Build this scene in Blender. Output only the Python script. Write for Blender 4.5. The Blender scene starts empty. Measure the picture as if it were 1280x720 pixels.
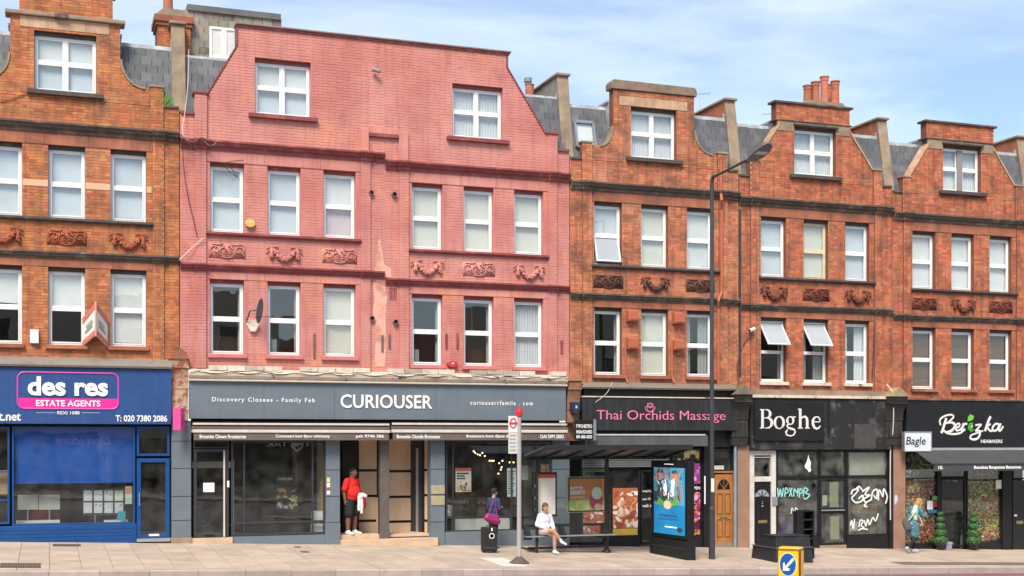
import bpy, bmesh, math, random
from mathutils import Vector, Matrix, Euler
random.seed(7)
R = math.radians
sc = bpy.context.scene
COL = sc.collection

# ------------------------------------------------------------------ camera, sky, sun, exposure
EYE = 2.55; DIST = 34.5; YAW = R(19.6); FPX = 1626.0; HORIZON = 550.0
cam_d = bpy.data.cameras.new('camera'); cam = bpy.data.objects.new('camera', cam_d); COL.objects.link(cam)
cam.location = (0, -DIST, EYE); cam.rotation_euler = (R(90), 0, -YAW)
cam_d.sensor_width = 36.0; cam_d.lens = FPX/1280*36.0
cam_d.shift_y = (HORIZON-360)/1280.0
cam_d.clip_start = 0.1; cam_d.clip_end = 3000
sc.camera = cam
SUN_EL, SUN_AZ = R(50), R(212)          # azimuth clockwise from +Y (the facade side): behind the camera, a little left
world = bpy.data.worlds.new('World'); sc.world = world; world.use_nodes = True
wn = world.node_tree; wn.nodes.clear()
def _n(t, typ, **kw):
    n = t.nodes.new(typ)
    for k, v in kw.items(): setattr(n, k, v)
    return n
sky = _n(wn, 'ShaderNodeTexSky', sky_type='NISHITA', sun_disc=False)
sky.sun_elevation = SUN_EL; sky.sun_rotation = SUN_AZ; sky.air_density = 1.0; sky.dust_density = 0.8; sky.ozone_density = 2.6
tc = _n(wn, 'ShaderNodeTexCoord'); mp = _n(wn, 'ShaderNodeMapping')
mp.inputs['Rotation'].default_value = (R(8), R(-24), R(10)); mp.inputs['Scale'].default_value = (1.6, 3.2, 8.0)
wn.links.new(tc.outputs['Generated'], mp.inputs['Vector'])
nz = _n(wn, 'ShaderNodeTexNoise'); nz.inputs['Scale'].default_value = 1.7; nz.inputs['Detail'].default_value = 7; nz.inputs['Roughness'].default_value = .55; nz.inputs['Distortion'].default_value = .5
wn.links.new(mp.outputs[0], nz.inputs['Vector'])
rp = _n(wn, 'ShaderNodeValToRGB'); rp.color_ramp.elements[0].position = .40; rp.color_ramp.elements[0].color = (.07,.07,.07,1)
rp.color_ramp.elements[1].position = .80; rp.color_ramp.elements[1].color = (.58,.58,.58,1)
wn.links.new(nz.outputs[0], rp.inputs[0])
mxs = _n(wn, 'ShaderNodeMix', data_type='RGBA'); mxs.inputs['B'].default_value = (7.6, 7.9, 8.3, 1)
wn.links.new(rp.outputs[0], mxs.inputs['Factor']); wn.links.new(sky.outputs[0], mxs.inputs['A'])
bg = _n(wn, 'ShaderNodeBackground'); bg.inputs['Strength'].default_value = 0.095
wo = _n(wn, 'ShaderNodeOutputWorld')
wn.links.new(mxs.outputs['Result'], bg.inputs['Color']); wn.links.new(bg.outputs[0], wo.inputs[0])
sun_d = bpy.data.lights.new('sun', 'SUN'); sun = bpy.data.objects.new('sun', sun_d); COL.objects.link(sun)
sun_d.energy = 2.6; sun_d.angle = R(24); sun_d.color = (1, .91, .78)
sun.rotation_euler = (R(90)-SUN_EL, 0, math.pi-SUN_AZ); sun.location = (-10, -20, 30)
vs = sc.view_settings; vs.view_transform = 'Standard'; vs.look = 'None'; vs.gamma = 1.0; vs.use_curve_mapping = False
vs.exposure = 1.0

# ------------------------------------------------------------------ measuring: a photo point on the plane Y -> world X, Z
_c, _s = math.cos(YAW), math.sin(YAW)
def at(px, py, Y=0.0):
    u = (px-640)/FPX; k = (DIST+Y)/(_c-u*_s)
    return (_s+u*_c)*k, (HORIZON-py)/FPX*k+EYE
def rect(x0, y0, x1, y1, Y=0.0):
    X0 = at(x0, 0, Y)[0]; X1 = at(x1, 0, Y)[0]; xm = (x0+x1)/2
    return X0, X1, at(xm, y1, Y)[1], at(xm, y0, Y)[1]
SLOPE = -0.0346; FALL = 0.02
def gz(X, Y=0.0):                      # the pavement's height: the street runs downhill, the footway falls to the kerb
    return SLOPE*X + (FALL*Y if Y < 0 else 0)
def kerb_y(X): return -6.28+.046*X

# ------------------------------------------------------------------ mesh builder
ORG = {}
class MB:
    def __init__(s): s.v=[]; s.f=[]; s.m=[]; s.mi=0
    def face(s, idx): s.f.append(idx); s.m.append(s.mi)
    def quad(s, a, b, c, d):
        n=len(s.v); s.v += [a,b,c,d]; s.face((n,n+1,n+2,n+3))
    def box(s, x0,x1,y0,y1,z0,z1, skip=''):
        if x0>x1: x0,x1=x1,x0
        if y0>y1: y0,y1=y1,y0
        if z0>z1: z0,z1=z1,z0
        n=len(s.v)
        s.v += [(x0,y0,z0),(x1,y0,z0),(x1,y1,z0),(x0,y1,z0),(x0,y0,z1),(x1,y0,z1),(x1,y1,z1),(x0,y1,z1)]
        for k,q in (('b',(0,3,2,1)),('t',(4,5,6,7)),('f',(0,1,5,4)),('r',(1,2,6,5)),('k',(2,3,7,6)),('l',(3,0,4,7))):
            if k not in skip: s.face(tuple(n+i for i in q))
        return s
    def obox(s, c, sx, sy, sz, rot):             # box with rotation matrix about its centre
        n=len(s.v)
        for (i,j,k) in ((-1,-1,-1),(1,-1,-1),(1,1,-1),(-1,1,-1),(-1,-1,1),(1,-1,1),(1,1,1),(-1,1,1)):
            p = rot @ Vector((i*sx/2,j*sy/2,k*sz/2)); s.v.append((c[0]+p.x,c[1]+p.y,c[2]+p.z))
        for q in ((0,3,2,1),(4,5,6,7),(0,1,5,4),(1,2,6,5),(2,3,7,6),(3,0,4,7)): s.face(tuple(n+i for i in q))
        return s
    def prism(s, poly, axis, lo, hi):
        n=len(s.v); k=len(poly)
        mk = {'y':lambda a,b,t:(a,t,b), 'x':lambda a,b,t:(t,a,b), 'z':lambda a,b,t:(a,b,t)}[axis]
        s.v += [mk(a,b,lo) for a,b in poly]+[mk(a,b,hi) for a,b in poly]
        s.face(tuple(n+i for i in range(k))); s.face(tuple(n+k+i for i in reversed(range(k))))
        for i in range(k): j=(i+1)%k; s.face((n+i,n+k+i,n+k+j,n+j))
        return s
    def tube(s, pts, r, n=8, caps=True, squash=None, closed=False):
        pts=[Vector(p) for p in pts]; m=len(pts)
        rs = list(r) if isinstance(r,(list,tuple)) else [r]*m
        b=len(s.v); up=Vector((0,0,1)); pt=None; nrm=None
        for i,p in enumerate(pts):
            if closed: t=(pts[(i+1)%m]-pts[i-1])
            else: t=(pts[min(i+1,m-1)]-pts[max(i-1,0)])
            t = t.normalized() if t.length>1e-9 else Vector((0,0,1))
            if nrm is None:
                ref = Vector((0,0,1)) if abs(t.z)<.9 else Vector((1,0,0))
                nrm = ref.cross(t).normalized()
            else:
                nrm = nrm - t*nrm.dot(t)
                nrm = nrm.normalized() if nrm.length>1e-6 else Vector((1,0,0)).cross(t).normalized()
            bi = t.cross(nrm)
            for k in range(n):
                a=2*math.pi*k/n; q=(nrm*math.cos(a)+bi*math.sin(a))*rs[i]
                if squash: q=Vector((q.x,q.y*squash,q.z))
                s.v.append(tuple(p+q))
        for i in range(m if closed else m-1):
            for k in range(n):
                i2=(i+1)%m
                s.face((b+i*n+k, b+i*n+(k+1)%n, b+i2*n+(k+1)%n, b+i2*n+k))
        if caps and not closed:
            s.face(tuple(b+k for k in reversed(range(n)))); s.face(tuple(b+(m-1)*n+k for k in range(n)))
        return s
    def lathe(s, prof, c=(0,0,0), n=16, axis='z'):
        b=len(s.v); m=len(prof)
        for r,z in prof:
            for k in range(n):
                a=2*math.pi*k/n; x,y=r*math.cos(a),r*math.sin(a)
                p={'z':(x,y,z),'y':(x,z,y),'x':(z,x,y)}[axis]
                s.v.append((c[0]+p[0],c[1]+p[1],c[2]+p[2]))
        for i in range(m-1):
            for k in range(n): s.face((b+i*n+k,b+i*n+(k+1)%n,b+(i+1)*n+(k+1)%n,b+(i+1)*n+k))
        s.face(tuple(b+k for k in reversed(range(n)))); s.face(tuple(b+(m-1)*n+k for k in range(n)))
        return s
    def ell(s, c, r, n=12, m=8, rot=None):
        rx,ry,rz = r if isinstance(r,(tuple,list)) else (r,r,r)
        b=len(s.v); rot = rot or Matrix.Identity(3)
        def P(x,y,z):
            p=rot@Vector((x*rx,y*ry,z*rz)); return (c[0]+p.x,c[1]+p.y,c[2]+p.z)
        s.v.append(P(0,0,1))
        for i in range(1,m):
            t=math.pi*i/m
            for k in range(n):
                a=2*math.pi*k/n; s.v.append(P(math.sin(t)*math.cos(a),math.sin(t)*math.sin(a),math.cos(t)))
        s.v.append(P(0,0,-1)); e=len(s.v)-1
        for k in range(n): s.face((b,b+1+k,b+1+(k+1)%n)); 
        for i in range(m-2):
            for k in range(n):
                p=b+1+i*n; s.face((p+k,p+n+k,p+n+(k+1)%n,p+(k+1)%n))
        p=b+1+(m-2)*n
        for k in range(n): s.face((e,p+(k+1)%n,p+k))
        return s
    def cap(s, a, b, ra, rb, n=12):              # tapered capsule
        a=Vector(a); b=Vector(b); d=(b-a); L=d.length
        d = d/L if L>1e-6 else Vector((0,0,1))
        pts=[]; rs=[]
        for t in (-90,-60,-30): pts.append(a+d*ra*math.sin(R(t))); rs.append(max(ra*math.cos(R(t)),ra*.02))
        pts += [a,b]; rs += [ra,rb]
        for t in (30,60,90): pts.append(b+d*rb*math.sin(R(t))); rs.append(max(rb*math.cos(R(t)),rb*.02))
        return s.tube(pts,rs,n)
    def mesh(s, name, mats, org=(0,0,0), smooth=False):
        me=bpy.data.meshes.new(name)
        ox,oy,oz=org
        me.from_pydata([(x-ox,y-oy,z-oz) for x,y,z in s.v],[],s.f)
        for m in (mats if isinstance(mats,(list,tuple)) else [mats]): me.materials.append(m)
        if any(s.m): me.polygons.foreach_set('material_index', s.m)
        if smooth: me.polygons.foreach_set('use_smooth',[True]*len(s.f))
        me.update(); return me
    def build(s, name, mats, parent=None, smooth=False, bevel=0, loc=None, auto=False):
        org = ORG.get(parent.name,(0,0,0)) if parent else (loc or (0,0,0))
        me=s.mesh(name,mats,org,smooth)
        bm=bmesh.new(); bm.from_mesh(me); bmesh.ops.recalc_face_normals(bm, faces=bm.faces); bm.to_mesh(me); bm.free()
        o=bpy.data.objects.new(name,me); COL.objects.link(o)
        if parent: o.parent=parent; ORG[o.name]=org
        else: o.location=org; ORG[o.name]=org
        if bevel:
            b=o.modifiers.new('bevel','BEVEL'); b.width=bevel; b.segments=2; b.limit_method='ANGLE'
        return o
def thing(name, loc, label, cat, group=None, rz=0):
    o=bpy.data.objects.new(name,None); COL.objects.link(o); o.location=loc; o.empty_display_size=.2
    o['label']=label; o['category']=cat
    if group: o['group']=group
    ORG[o.name]=tuple(loc) if rz==0 else (0,0,0)
    o.rotation_euler=(0,0,rz)
    return o
def tag(o, label=None, cat=None, group=None, kind=None):
    for k,v in (('label',label),('category',cat),('group',group),('kind',kind)):
        if v: o[k]=v
    return o
def link_copy(o, parent, loc=None, rot=None):
    c=o.copy(); COL.objects.link(c); c.parent=parent
    if loc is not None: c.location=loc
    if rot is not None: c.rotation_euler=rot
    return c

# ------------------------------------------------------------------ materials
MATS={}
def mat(name, col, rough=.75, var=.12, vscale=3.0, fine=0, bump=0, bscale=40, spec=.4, metal=0, isl=0, objr=0, hue=0,
        soot=0, sootscale=.8, sootcol=(.03,.028,.025), streak=0, patches=None, emit=0, coat=0):
    if name in MATS: return MATS[name]
    m=bpy.data.materials.new(name); m.use_nodes=True; t=m.node_tree; N=t.nodes; Lk=t.links
    b=N['Principled BSDF']; b.inputs['Roughness'].default_value=rough; b.inputs['Specular IOR Level'].default_value=spec; b.inputs['Metallic'].default_value=metal
    if coat: b.inputs['Coat Weight'].default_value=coat; b.inputs['Coat Roughness'].default_value=.15
    geo=_n(t,'ShaderNodeNewGeometry'); pos=geo.outputs['Position']
    def noise(scale, detail=4, sx=(1,1,1), rgh=.6):
        mpn=_n(t,'ShaderNodeMapping'); mpn.inputs['Scale'].default_value=sx; Lk.new(pos,mpn.inputs['Vector'])
        n=_n(t,'ShaderNodeTexNoise'); n.inputs['Scale'].default_value=scale; n.inputs['Detail'].default_value=detail; n.inputs['Roughness'].default_value=rgh
        Lk.new(mpn.outputs[0],n.inputs['Vector']); return n.outputs[0]
    def ramp(src,a,b2,ca=(0,0,0,1),cb=(1,1,1,1)):
        r=_n(t,'ShaderNodeValToRGB'); e=r.color_ramp.elements; e[0].position=a; e[1].position=b2; e[0].color=ca; e[1].color=cb
        Lk.new(src,r.inputs[0]); return r.outputs[0]
    def mix(fac,A,B,mode='MIX'):
        x=_n(t,'ShaderNodeMix',data_type='RGBA',blend_type=mode)
        for sock,val in (('Factor',fac),('A',A),('B',B)):
            i = x.inputs[0] if sock=='Factor' else x.inputs[sock]
            if hasattr(val,'is_linked') or hasattr(val,'links'): Lk.new(val,i)
            else: i.default_value = val if sock=='Factor' else (tuple(val)+(1,))[:4]
        return x.outputs['Result']
    cur=None
    c0=tuple(col)
    rgb=_n(t,'ShaderNodeRGB'); rgb.outputs[0].default_value=c0+(1,); cur=rgb.outputs[0]
    def hsv(cur, fac, dv, dh=0, ds=0):
        h=_n(t,'ShaderNodeHueSaturation'); Lk.new(cur,h.inputs['Color'])
        mr=_n(t,'ShaderNodeMapRange'); mr.inputs['To Min'].default_value=1-dv; mr.inputs['To Max'].default_value=1+dv; Lk.new(fac,mr.inputs['Value']); Lk.new(mr.outputs[0],h.inputs['Value'])
        if dh:
            mh=_n(t,'ShaderNodeMapRange'); mh.inputs['To Min'].default_value=.5-dh; mh.inputs['To Max'].default_value=.5+dh
            ml=_n(t,'ShaderNodeMath',operation='FRACT'); mm=_n(t,'ShaderNodeMath',operation='MULTIPLY'); mm.inputs[1].default_value=7.31
            Lk.new(fac,mm.inputs[0]); Lk.new(mm.outputs[0],ml.inputs[0]); Lk.new(ml.outputs[0],mh.inputs['Value']); Lk.new(mh.outputs[0],h.inputs['Hue'])
        return h.outputs['Color']
    if isl: cur=hsv(cur,geo.outputs['Random Per Island'],isl,hue)
    if objr:
        oi=_n(t,'ShaderNodeObjectInfo'); cur=hsv(cur,oi.outputs['Random'],objr,hue)
    if var: cur=hsv(cur,ramp(noise(vscale,5),.25,.75),var)
    if patches:
        for (pc,psc,lo,hi,amt) in patches:
            f=ramp(noise(psc,5),lo,hi,(0,0,0,1),(amt,amt,amt,1)); cur=mix(f,cur,pc)
    if streak: cur=mix(ramp(noise(2.2,4,(3.5,3.5,.22)),.48,.78,(0,0,0,1),(streak,)*3+(1,)),cur,sootcol)
    if soot: cur=mix(ramp(noise(sootscale,6),.46,.72,(0,0,0,1),(soot,)*3+(1,)),cur,sootcol)
    if fine: cur=hsv(cur,noise(60,3),fine)
    Lk.new(cur,b.inputs['Base Color'])
    if emit: Lk.new(cur,b.inputs['Emission Color']); b.inputs['Emission Strength'].default_value=emit
    if bump:
        bp=_n(t,'ShaderNodeBump'); bp.inputs['Strength'].default_value=bump; bp.inputs['Distance'].default_value=.01
        Lk.new(noise(bscale,4),bp.inputs['Height']); Lk.new(bp.outputs[0],b.inputs['Normal'])
    MATS[name]=m; return m
def glass(name, ior=1.55, tint=(.93,.95,.95), rough=0.0, dirt=0.0):
    if name in MATS: return MATS[name]
    m=bpy.data.materials.new(name); m.use_nodes=True; t=m.node_tree; t.nodes.clear(); Lk=t.links
    o=_n(t,'ShaderNodeOutputMaterial'); tr=_n(t,'ShaderNodeBsdfTransparent'); tr.inputs[0].default_value=tint+(1,)
    gl=_n(t,'ShaderNodeBsdfGlossy'); gl.inputs['Roughness'].default_value=rough
    lw=_n(t,'ShaderNodeLayerWeight'); lw.inputs['Blend'].default_value=.5
    f0=((ior-1)/(ior+1))**2
    pw=_n(t,'ShaderNodeMath',operation='POWER'); Lk.new(lw.outputs['Facing'],pw.inputs[0]); pw.inputs[1].default_value=5
    fr=_n(t,'ShaderNodeMath',operation='MULTIPLY_ADD'); Lk.new(pw.outputs[0],fr.inputs[0]); fr.inputs[1].default_value=1-f0; fr.inputs[2].default_value=f0
    geo=_n(t,'ShaderNodeNewGeometry'); n=_n(t,'ShaderNodeTexNoise'); n.inputs['Scale'].default_value=1.3; Lk.new(geo.outputs['Position'],n.inputs['Vector'])
    bp=_n(t,'ShaderNodeBump'); bp.inputs['Strength'].default_value=.03; bp.inputs['Distance'].default_value=.05; Lk.new(n.outputs[0],bp.inputs['Height'])
    Lk.new(bp.outputs[0],gl.inputs['Normal'])
    mx=_n(t,'ShaderNodeMixShader'); Lk.new(fr.outputs[0],mx.inputs[0]); Lk.new(tr.outputs[0],mx.inputs[1]); Lk.new(gl.outputs[0],mx.inputs[2])
    out=mx.outputs[0]
    if dirt:
        df=_n(t,'ShaderNodeBsdfDiffuse'); df.inputs[0].default_value=(.55,.55,.5,1)
        n2=_n(t,'ShaderNodeTexNoise'); n2.inputs['Scale'].default_value=3; n2.inputs['Detail'].default_value=6; Lk.new(geo.outputs['Position'],n2.inputs['Vector'])
        r=_n(t,'ShaderNodeMapRange'); r.inputs['From Min'].default_value=.3; r.inputs['From Max'].default_value=.8; r.inputs['To Max'].default_value=dirt; Lk.new(n2.outputs[0],r.inputs['Value'])
        m2=_n(t,'ShaderNodeMixShader'); Lk.new(r.outputs[0],m2.inputs[0]); Lk.new(out,m2.inputs[1]); Lk.new(df.outputs[0],m2.inputs[2]); out=m2.outputs[0]
    Lk.new(out,o.inputs[0]); MATS[name]=m; return m
def print_mat(name, cols, scale=6, seed=0, emit=0, rough=.5):     # flat print: blotches of colour like a poster photograph
    if name in MATS: return MATS[name]
    m=bpy.data.materials.new(name); m.use_nodes=True; t=m.node_tree; Lk=t.links; b=t.nodes['Principled BSDF']; b.inputs['Roughness'].default_value=rough
    geo=_n(t,'ShaderNodeNewGeometry'); mp_=_n(t,'ShaderNodeMapping'); mp_.inputs['Location'].default_value=(seed*3.7,seed*1.3,seed*2.1); Lk.new(geo.outputs['Position'],mp_.inputs['Vector'])
    n=_n(t,'ShaderNodeTexNoise'); n.inputs['Scale'].default_value=scale; n.inputs['Detail'].default_value=3; n.inputs['Distortion'].default_value=1.2; Lk.new(mp_.outputs[0],n.inputs['Vector'])
    r=_n(t,'ShaderNodeValToRGB'); r.color_ramp.interpolation='EASE'
    e=r.color_ramp.elements; k=len(cols)
    while len(e)<k: e.new(.5)
    for i,c in enumerate(cols): e[i].position=.28+.44*i/(k-1); e[i].color=tuple(c)+(1,)
    Lk.new(n.outputs[0],r.inputs[0]); Lk.new(r.outputs[0],b.inputs['Base Color'])
    if emit: Lk.new(r.outputs[0],b.inputs['Emission Color']); b.inputs['Emission Strength'].default_value=emit
    MATS[name]=m; return m

# ------------------------------------------------------------------ lettering
def text_mesh(body, bold=0.0, extrude=.5, shear=0, spacing=1.0, smallcaps=False):
    cu=bpy.data.curves.new('lettering','FONT'); cu.body=body; cu.size=1; cu.resolution_u=3; cu.extrude=0; cu.offset=bold; cu.shear=shear; cu.space_character=spacing
    o=bpy.data.objects.new('lettering',cu); COL.objects.link(o)
    dg=bpy.context.evaluated_depsgraph_get(); me=bpy.data.meshes.new_from_object(o.evaluated_get(dg))
    vs_=[v.co.copy() for v in me.vertices]; fs=[tuple(p.vertices) for p in me.polygons]
    bpy.data.objects.remove(o); bpy.data.curves.remove(cu); bpy.data.meshes.remove(me)
    return vs_,fs
def lettering(body, X0,X1,Z0,Z1,Y, m, parent, bold=0.0, shear=0, spacing=1.0, th=.008, mirror=False, xmap=None, name='lettering'):
    vs_,fs=text_mesh(body,bold,0,shear,spacing)
    xs=[v.x for v in vs_]; ys=[v.y for v in vs_]; a,b=min(xs),max(xs); c,d=min(ys),max(ys)
    mb=MB(); n=len(vs_)
    def P(v,yy):
        u=(v.x-a)/(b-a); u=1-u if mirror else u
        return (X0+u*(X1-X0), yy, Z0+(v.y-c)/(d-c)*(Z1-Z0))
    # front faces + a rim so that the letters stand proud
    mb.v=[P(v,Y-th) for v in vs_]+[P(v,Y) for v in vs_]
    ec={}
    for f in fs:
        mb.face(f)
        for i in range(len(f)):
            e=(f[i],f[(i+1)%len(f)]); ec[frozenset(e)]=None if frozenset(e) in ec else e
    for e in ec.values():
        if e: mb.face((e[0],e[1],e[1]+n,e[0]+n))
    if xmap: mb.v=[xmap(*p) for p in mb.v]
    org=ORG.get(parent.name,(0,0,0)) if parent else (0,0,0)
    if (Z1-Z0)*48>3.6 and name=='lettering':                 # big signs: every letter is a piece of its own
        par=list(range(len(mb.v)))
        def find(i):
            while par[i]!=i: par[i]=par[par[i]]; i=par[i]
            return i
        for f in mb.f:
            for j in f[1:]: par[find(j)]=find(f[0])
        grp={}
        for f in mb.f: grp.setdefault(find(f[0]),[]).append(f)
        spans=[]
        for k,fl in grp.items():
            xs_=[mb.v[i][0] for f in fl for i in f]; spans.append([min(xs_),max(xs_),fl])
        spans.sort(key=lambda q:q[0]); out=[]
        for sp in spans:
            if out and sp[0]<out[-1][1]-.3*(sp[1]-sp[0]) : out[-1][1]=max(out[-1][1],sp[1]); out[-1][2]=out[-1][2]+sp[2]
            else: out.append(sp)
        for _,_,fl in out:
            mm=MB(); idx={}
            for f in fl:
                for i in f:
                    if i not in idx: idx[i]=len(mm.v); mm.v.append(mb.v[i])
                mm.face(tuple(idx[i] for i in f))
            me=mm.mesh('letter',m,org); o=bpy.data.objects.new('letter',me); COL.objects.link(o); o.parent=parent; ORG[o.name]=org
        return o
    me=mb.mesh(name,m,org); o=bpy.data.objects.new(name,me); COL.objects.link(o); o.parent=parent; ORG[o.name]=org
    return o
def pletter(body, x0,y0,x1,y1,Y, m, parent, **kw):
    X0,X1,Z0,Z1=rect(x0,y0,x1,y1,Y); return lettering(body,X0,X1,Z0,Z1,Y,m,parent,**kw)
def arc(cx,cz,rx,rz,a0,a1,n=10):
    return [(cx+rx*math.cos(R(a0+(a1-a0)*i/n)), cz+rz*math.sin(R(a0+(a1-a0)*i/n))) for i in range(n+1)]
def smooth_pts(p, k=4):                                   # Catmull-Rom through 2-D points
    out=[]
    for i in range(len(p)-1):
        a=p[max(i-1,0)]; b=p[i]; c=p[i+1]; d=p[min(i+2,len(p)-1)]
        for j in range(k):
            t=j/k
            out.append(tuple(.5*((2*b[q])+(-a[q]+c[q])*t+(2*a[q]-5*b[q]+4*c[q]-d[q])*t*t+(-a[q]+3*b[q]-3*c[q]+d[q])*t**3) for q in range(2)))
    out.append(tuple(p[-1])); return out
def strokes(lines, X0,Z0,sx,sz,Y,m,parent,name='lettering',flat=.25):
    mb=MB()
    for pts,w in lines:
        P=[(X0+x*sx,Y,Z0+z*sz) for x,z in pts]
        rr=[ (w[min(int(i*len(w)/len(P)),len(w)-1)] if isinstance(w,(list,tuple)) else w)*sz for i in range(len(P))]
        mb.tube(P,rr,6,True,squash=flat)
    return mb.build(name,m,parent,smooth=False)
# ------------------------------------------------------------------ palette
m_brick_o = mat('orange_brick',(.50,.165,.060),.85,.18,1.2,isl=.24,hue=.012,bump=.3,bscale=90,soot=.70,sootscale=1.7,sootcol=(.12,.055,.034),streak=.70,patches=[((.60,.30,.15),1.3,.54,.74,.6)],fine=.10)
m_brick_r = mat('red_brick',(.50,.165,.078),.85,.20,1.2,isl=.24,hue=.012,bump=.3,bscale=90,soot=.85,sootscale=1.7,sootcol=(.10,.048,.034),streak=.8,patches=[((.62,.31,.19),1.1,.52,.72,.65)],fine=.10)
m_brick_d = mat('dark_red_brick',(.48,.140,.066),.85,.20,1.2,isl=.24,hue=.012,bump=.3,bscale=90,soot=.80,sootscale=1.9,sootcol=(.09,.042,.03),streak=.8,patches=[((.60,.25,.14),1.3,.52,.72,.65)],fine=.10)
m_mortar = mat('mortar',(.40,.26,.17),.95,.2,2,bump=.3,soot=.5,sootcol=(.1,.07,.05))
m_reveal = mat('shaded_brick_reveal',(.22,.075,.042),.9,.25,6,bump=.4,soot=.4,sootcol=(.08,.04,.03))  # brick darkened for the reveals: recess shade put into its colour
m_terra = mat('terracotta_block',(.38,.135,.075),.8,.18,2.5,bump=.3,soot=.75,sootscale=1.6,sootcol=(.075,.045,.035),objr=.14,streak=.35)
m_stone_c = mat('cream_stone',(.52,.33,.21),.85,.2,3,bump=.3,soot=.55,sootscale=2.5,sootcol=(.14,.10,.07),objr=.1,streak=.4)
m_cornice = mat('sooty_stone',(.10,.075,.06),.85,.35,2.5,bump=.5,bscale=25,patches=[((.30,.20,.14),3.0,.52,.70,.75)],streak=.3)
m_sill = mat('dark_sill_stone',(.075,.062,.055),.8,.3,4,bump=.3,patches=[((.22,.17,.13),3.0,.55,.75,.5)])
m_pink = mat('pink_masonry_paint',(.535,.188,.158),.62,.16,1.0,isl=.035,bump=.4,bscale=45,spec=.3,
   patches=[((.61,.28,.235),.5,.38,.66,.9),((.72,.30,.16),.8,.54,.70,.65),((.42,.13,.125),2.3,.60,.74,.5)],streak=.55,sootcol=(.33,.12,.105),fine=.08)
m_pink_m = mat('pink_paint_joint',(.50,.165,.15),.6,.14,1.1,bump=.3,patches=[((.60,.26,.23),.5,.40,.68,.85)])
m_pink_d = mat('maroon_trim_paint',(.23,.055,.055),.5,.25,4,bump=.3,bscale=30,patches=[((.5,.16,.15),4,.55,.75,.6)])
m_pink_t = mat('pink_trim_paint',(.54,.185,.17),.5,.12,3,bump=.3,patches=[((.36,.09,.085),3.2,.52,.75,.5)])
m_plaster = mat('bare_plaster',(.70,.40,.32),.9,.15,6,bump=.4,patches=[((.62,.17,.15),5,.55,.7,.9)])
m_upvc = mat('white_window_frame',(.80,.80,.78),.35,.04,4,spec=.5,streak=.1,sootcol=(.45,.44,.40))
m_oldw = mat('cream_painted_timber',(.66,.58,.40),.6,.15,6,streak=.3,sootcol=(.3,.25,.18))
m_gasket = mat('window_gasket',(.05,.05,.05),.6,0)
m_glass = glass('window_glass',1.78)
m_pale_pane = mat('pale_grey_pane',(.38,.41,.42),.12,.05,3,spec=.7)  # even pale grey, opaque tone for the tilted panes
m_shopglass = glass('shop_glass',1.75,(.90,.92,.91),0,0.04)
m_dirtyglass = glass('dirty_glass',1.7,(.82,.84,.80),0,0.20)
m_bl_white = mat('white_blind',(.80,.80,.77),.9,.09,1.6)
m_bl_cream = mat('cream_blind',(.76,.74,.64),.9,.05,1.2)
m_bl_blue = mat('pale_blue_blind',(.68,.72,.74),.9,.10,1.6)
m_bl_pink = mat('pale_pink_blind',(.70,.58,.58),.9,.05,1.2)
m_net = mat('net_curtain',(.70,.71,.72),.95,.08,2)
m_curt = mat('grey_green_curtain',(.40,.42,.38),.95,.15,2)
m_slatw = mat('timber_blind_slat',(.20,.115,.075),.7,.1,3,isl=.15)
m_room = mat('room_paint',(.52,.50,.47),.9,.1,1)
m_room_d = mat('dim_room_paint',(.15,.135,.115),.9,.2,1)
m_slate = mat('roof_slate',(.115,.12,.127),.6,.2,3,objr=.22,hue=.02,bump=.3,bscale=30,spec=.4,patches=[((.22,.22,.22),6,.62,.8,.35)])
m_slate_o = mat('weathered_slate',(.24,.215,.18),.8,.25,4,objr=.4,hue=.04,bump=.5,bscale=20,patches=[((.30,.27,.18),5,.5,.7,.6)])
m_underlay = mat('roof_underlay',(.05,.05,.055),.9,.1)
m_lead = mat('lead_flashing',(.33,.35,.37),.55,.18,4,bump=.3,patches=[((.6,.62,.63),3,.5,.7,.6)],streak=.3,sootcol=(.12,.12,.12))
m_cement = mat('cement_render',(.30,.225,.155),.95,.25,3,bump=.6,bscale=30,soot=.6,sootscale=2,sootcol=(.10,.085,.065),patches=[((.42,.30,.20),4,.55,.7,.6)])
m_pot = mat('clay_chimney_pot',(.45,.15,.085),.8,.2,5,bump=.3,objr=.15,soot=.4,sootscale=3)
m_black = mat('black_paint',(.011,.011,.012),.5,.3,3,spec=.35,bump=.15,patches=[((.045,.044,.042),5,.6,.8,.5)])
m_blackgloss = mat('black_gloss',(.012,.012,.013),.25,.2,3,spec=.5)
m_grey = mat('slate_grey_paint',(.135,.165,.19),.5,.10,2,spec=.4,streak=.2,sootcol=(.20,.22,.23),bump=.08)
m_greyd = mat('dark_grey_aluminium',(.035,.039,.045),.4,.15,3,spec=.5)
m_blue = mat('royal_blue_paint',(.022,.068,.21),.45,.15,2,spec=.4,streak=.18,sootcol=(.08,.14,.28))
m_bluefr = mat('blue_shop_frame',(.006,.062,.22),.35,.12,3,spec=.5)
m_bluebl = mat('blue_roller_blind',(.008,.105,.49),.8,.18,.9)
m_pinksign = mat('magenta_sign',(.72,.03,.28),.4,.03,3)
m_white = mat('white_letter',(.82,.82,.80),.45,.02,3)
m_offw = mat('offwhite_letter',(.72,.68,.64),.5,.06,8)
m_creampeel = mat('peeling_cream_paint',(.66,.56,.44),.8,.15,5,bump=.5,bscale=25,patches=[((.12,.09,.07),3.2,.60,.66,.9),((.40,.28,.18),2.0,.55,.75,.6)],streak=.25)
m_wood = mat('varnished_oak',(.42,.17,.045),.45,.2,6,spec=.5,bump=.2,streak=.3,sootcol=(.16,.06,.02))
m_brown = mat('brown_pilaster_paint',(.33,.185,.125),.75,.15,2,bump=.3,soot=.4,sootscale=2.5,sootcol=(.12,.08,.06))
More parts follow.
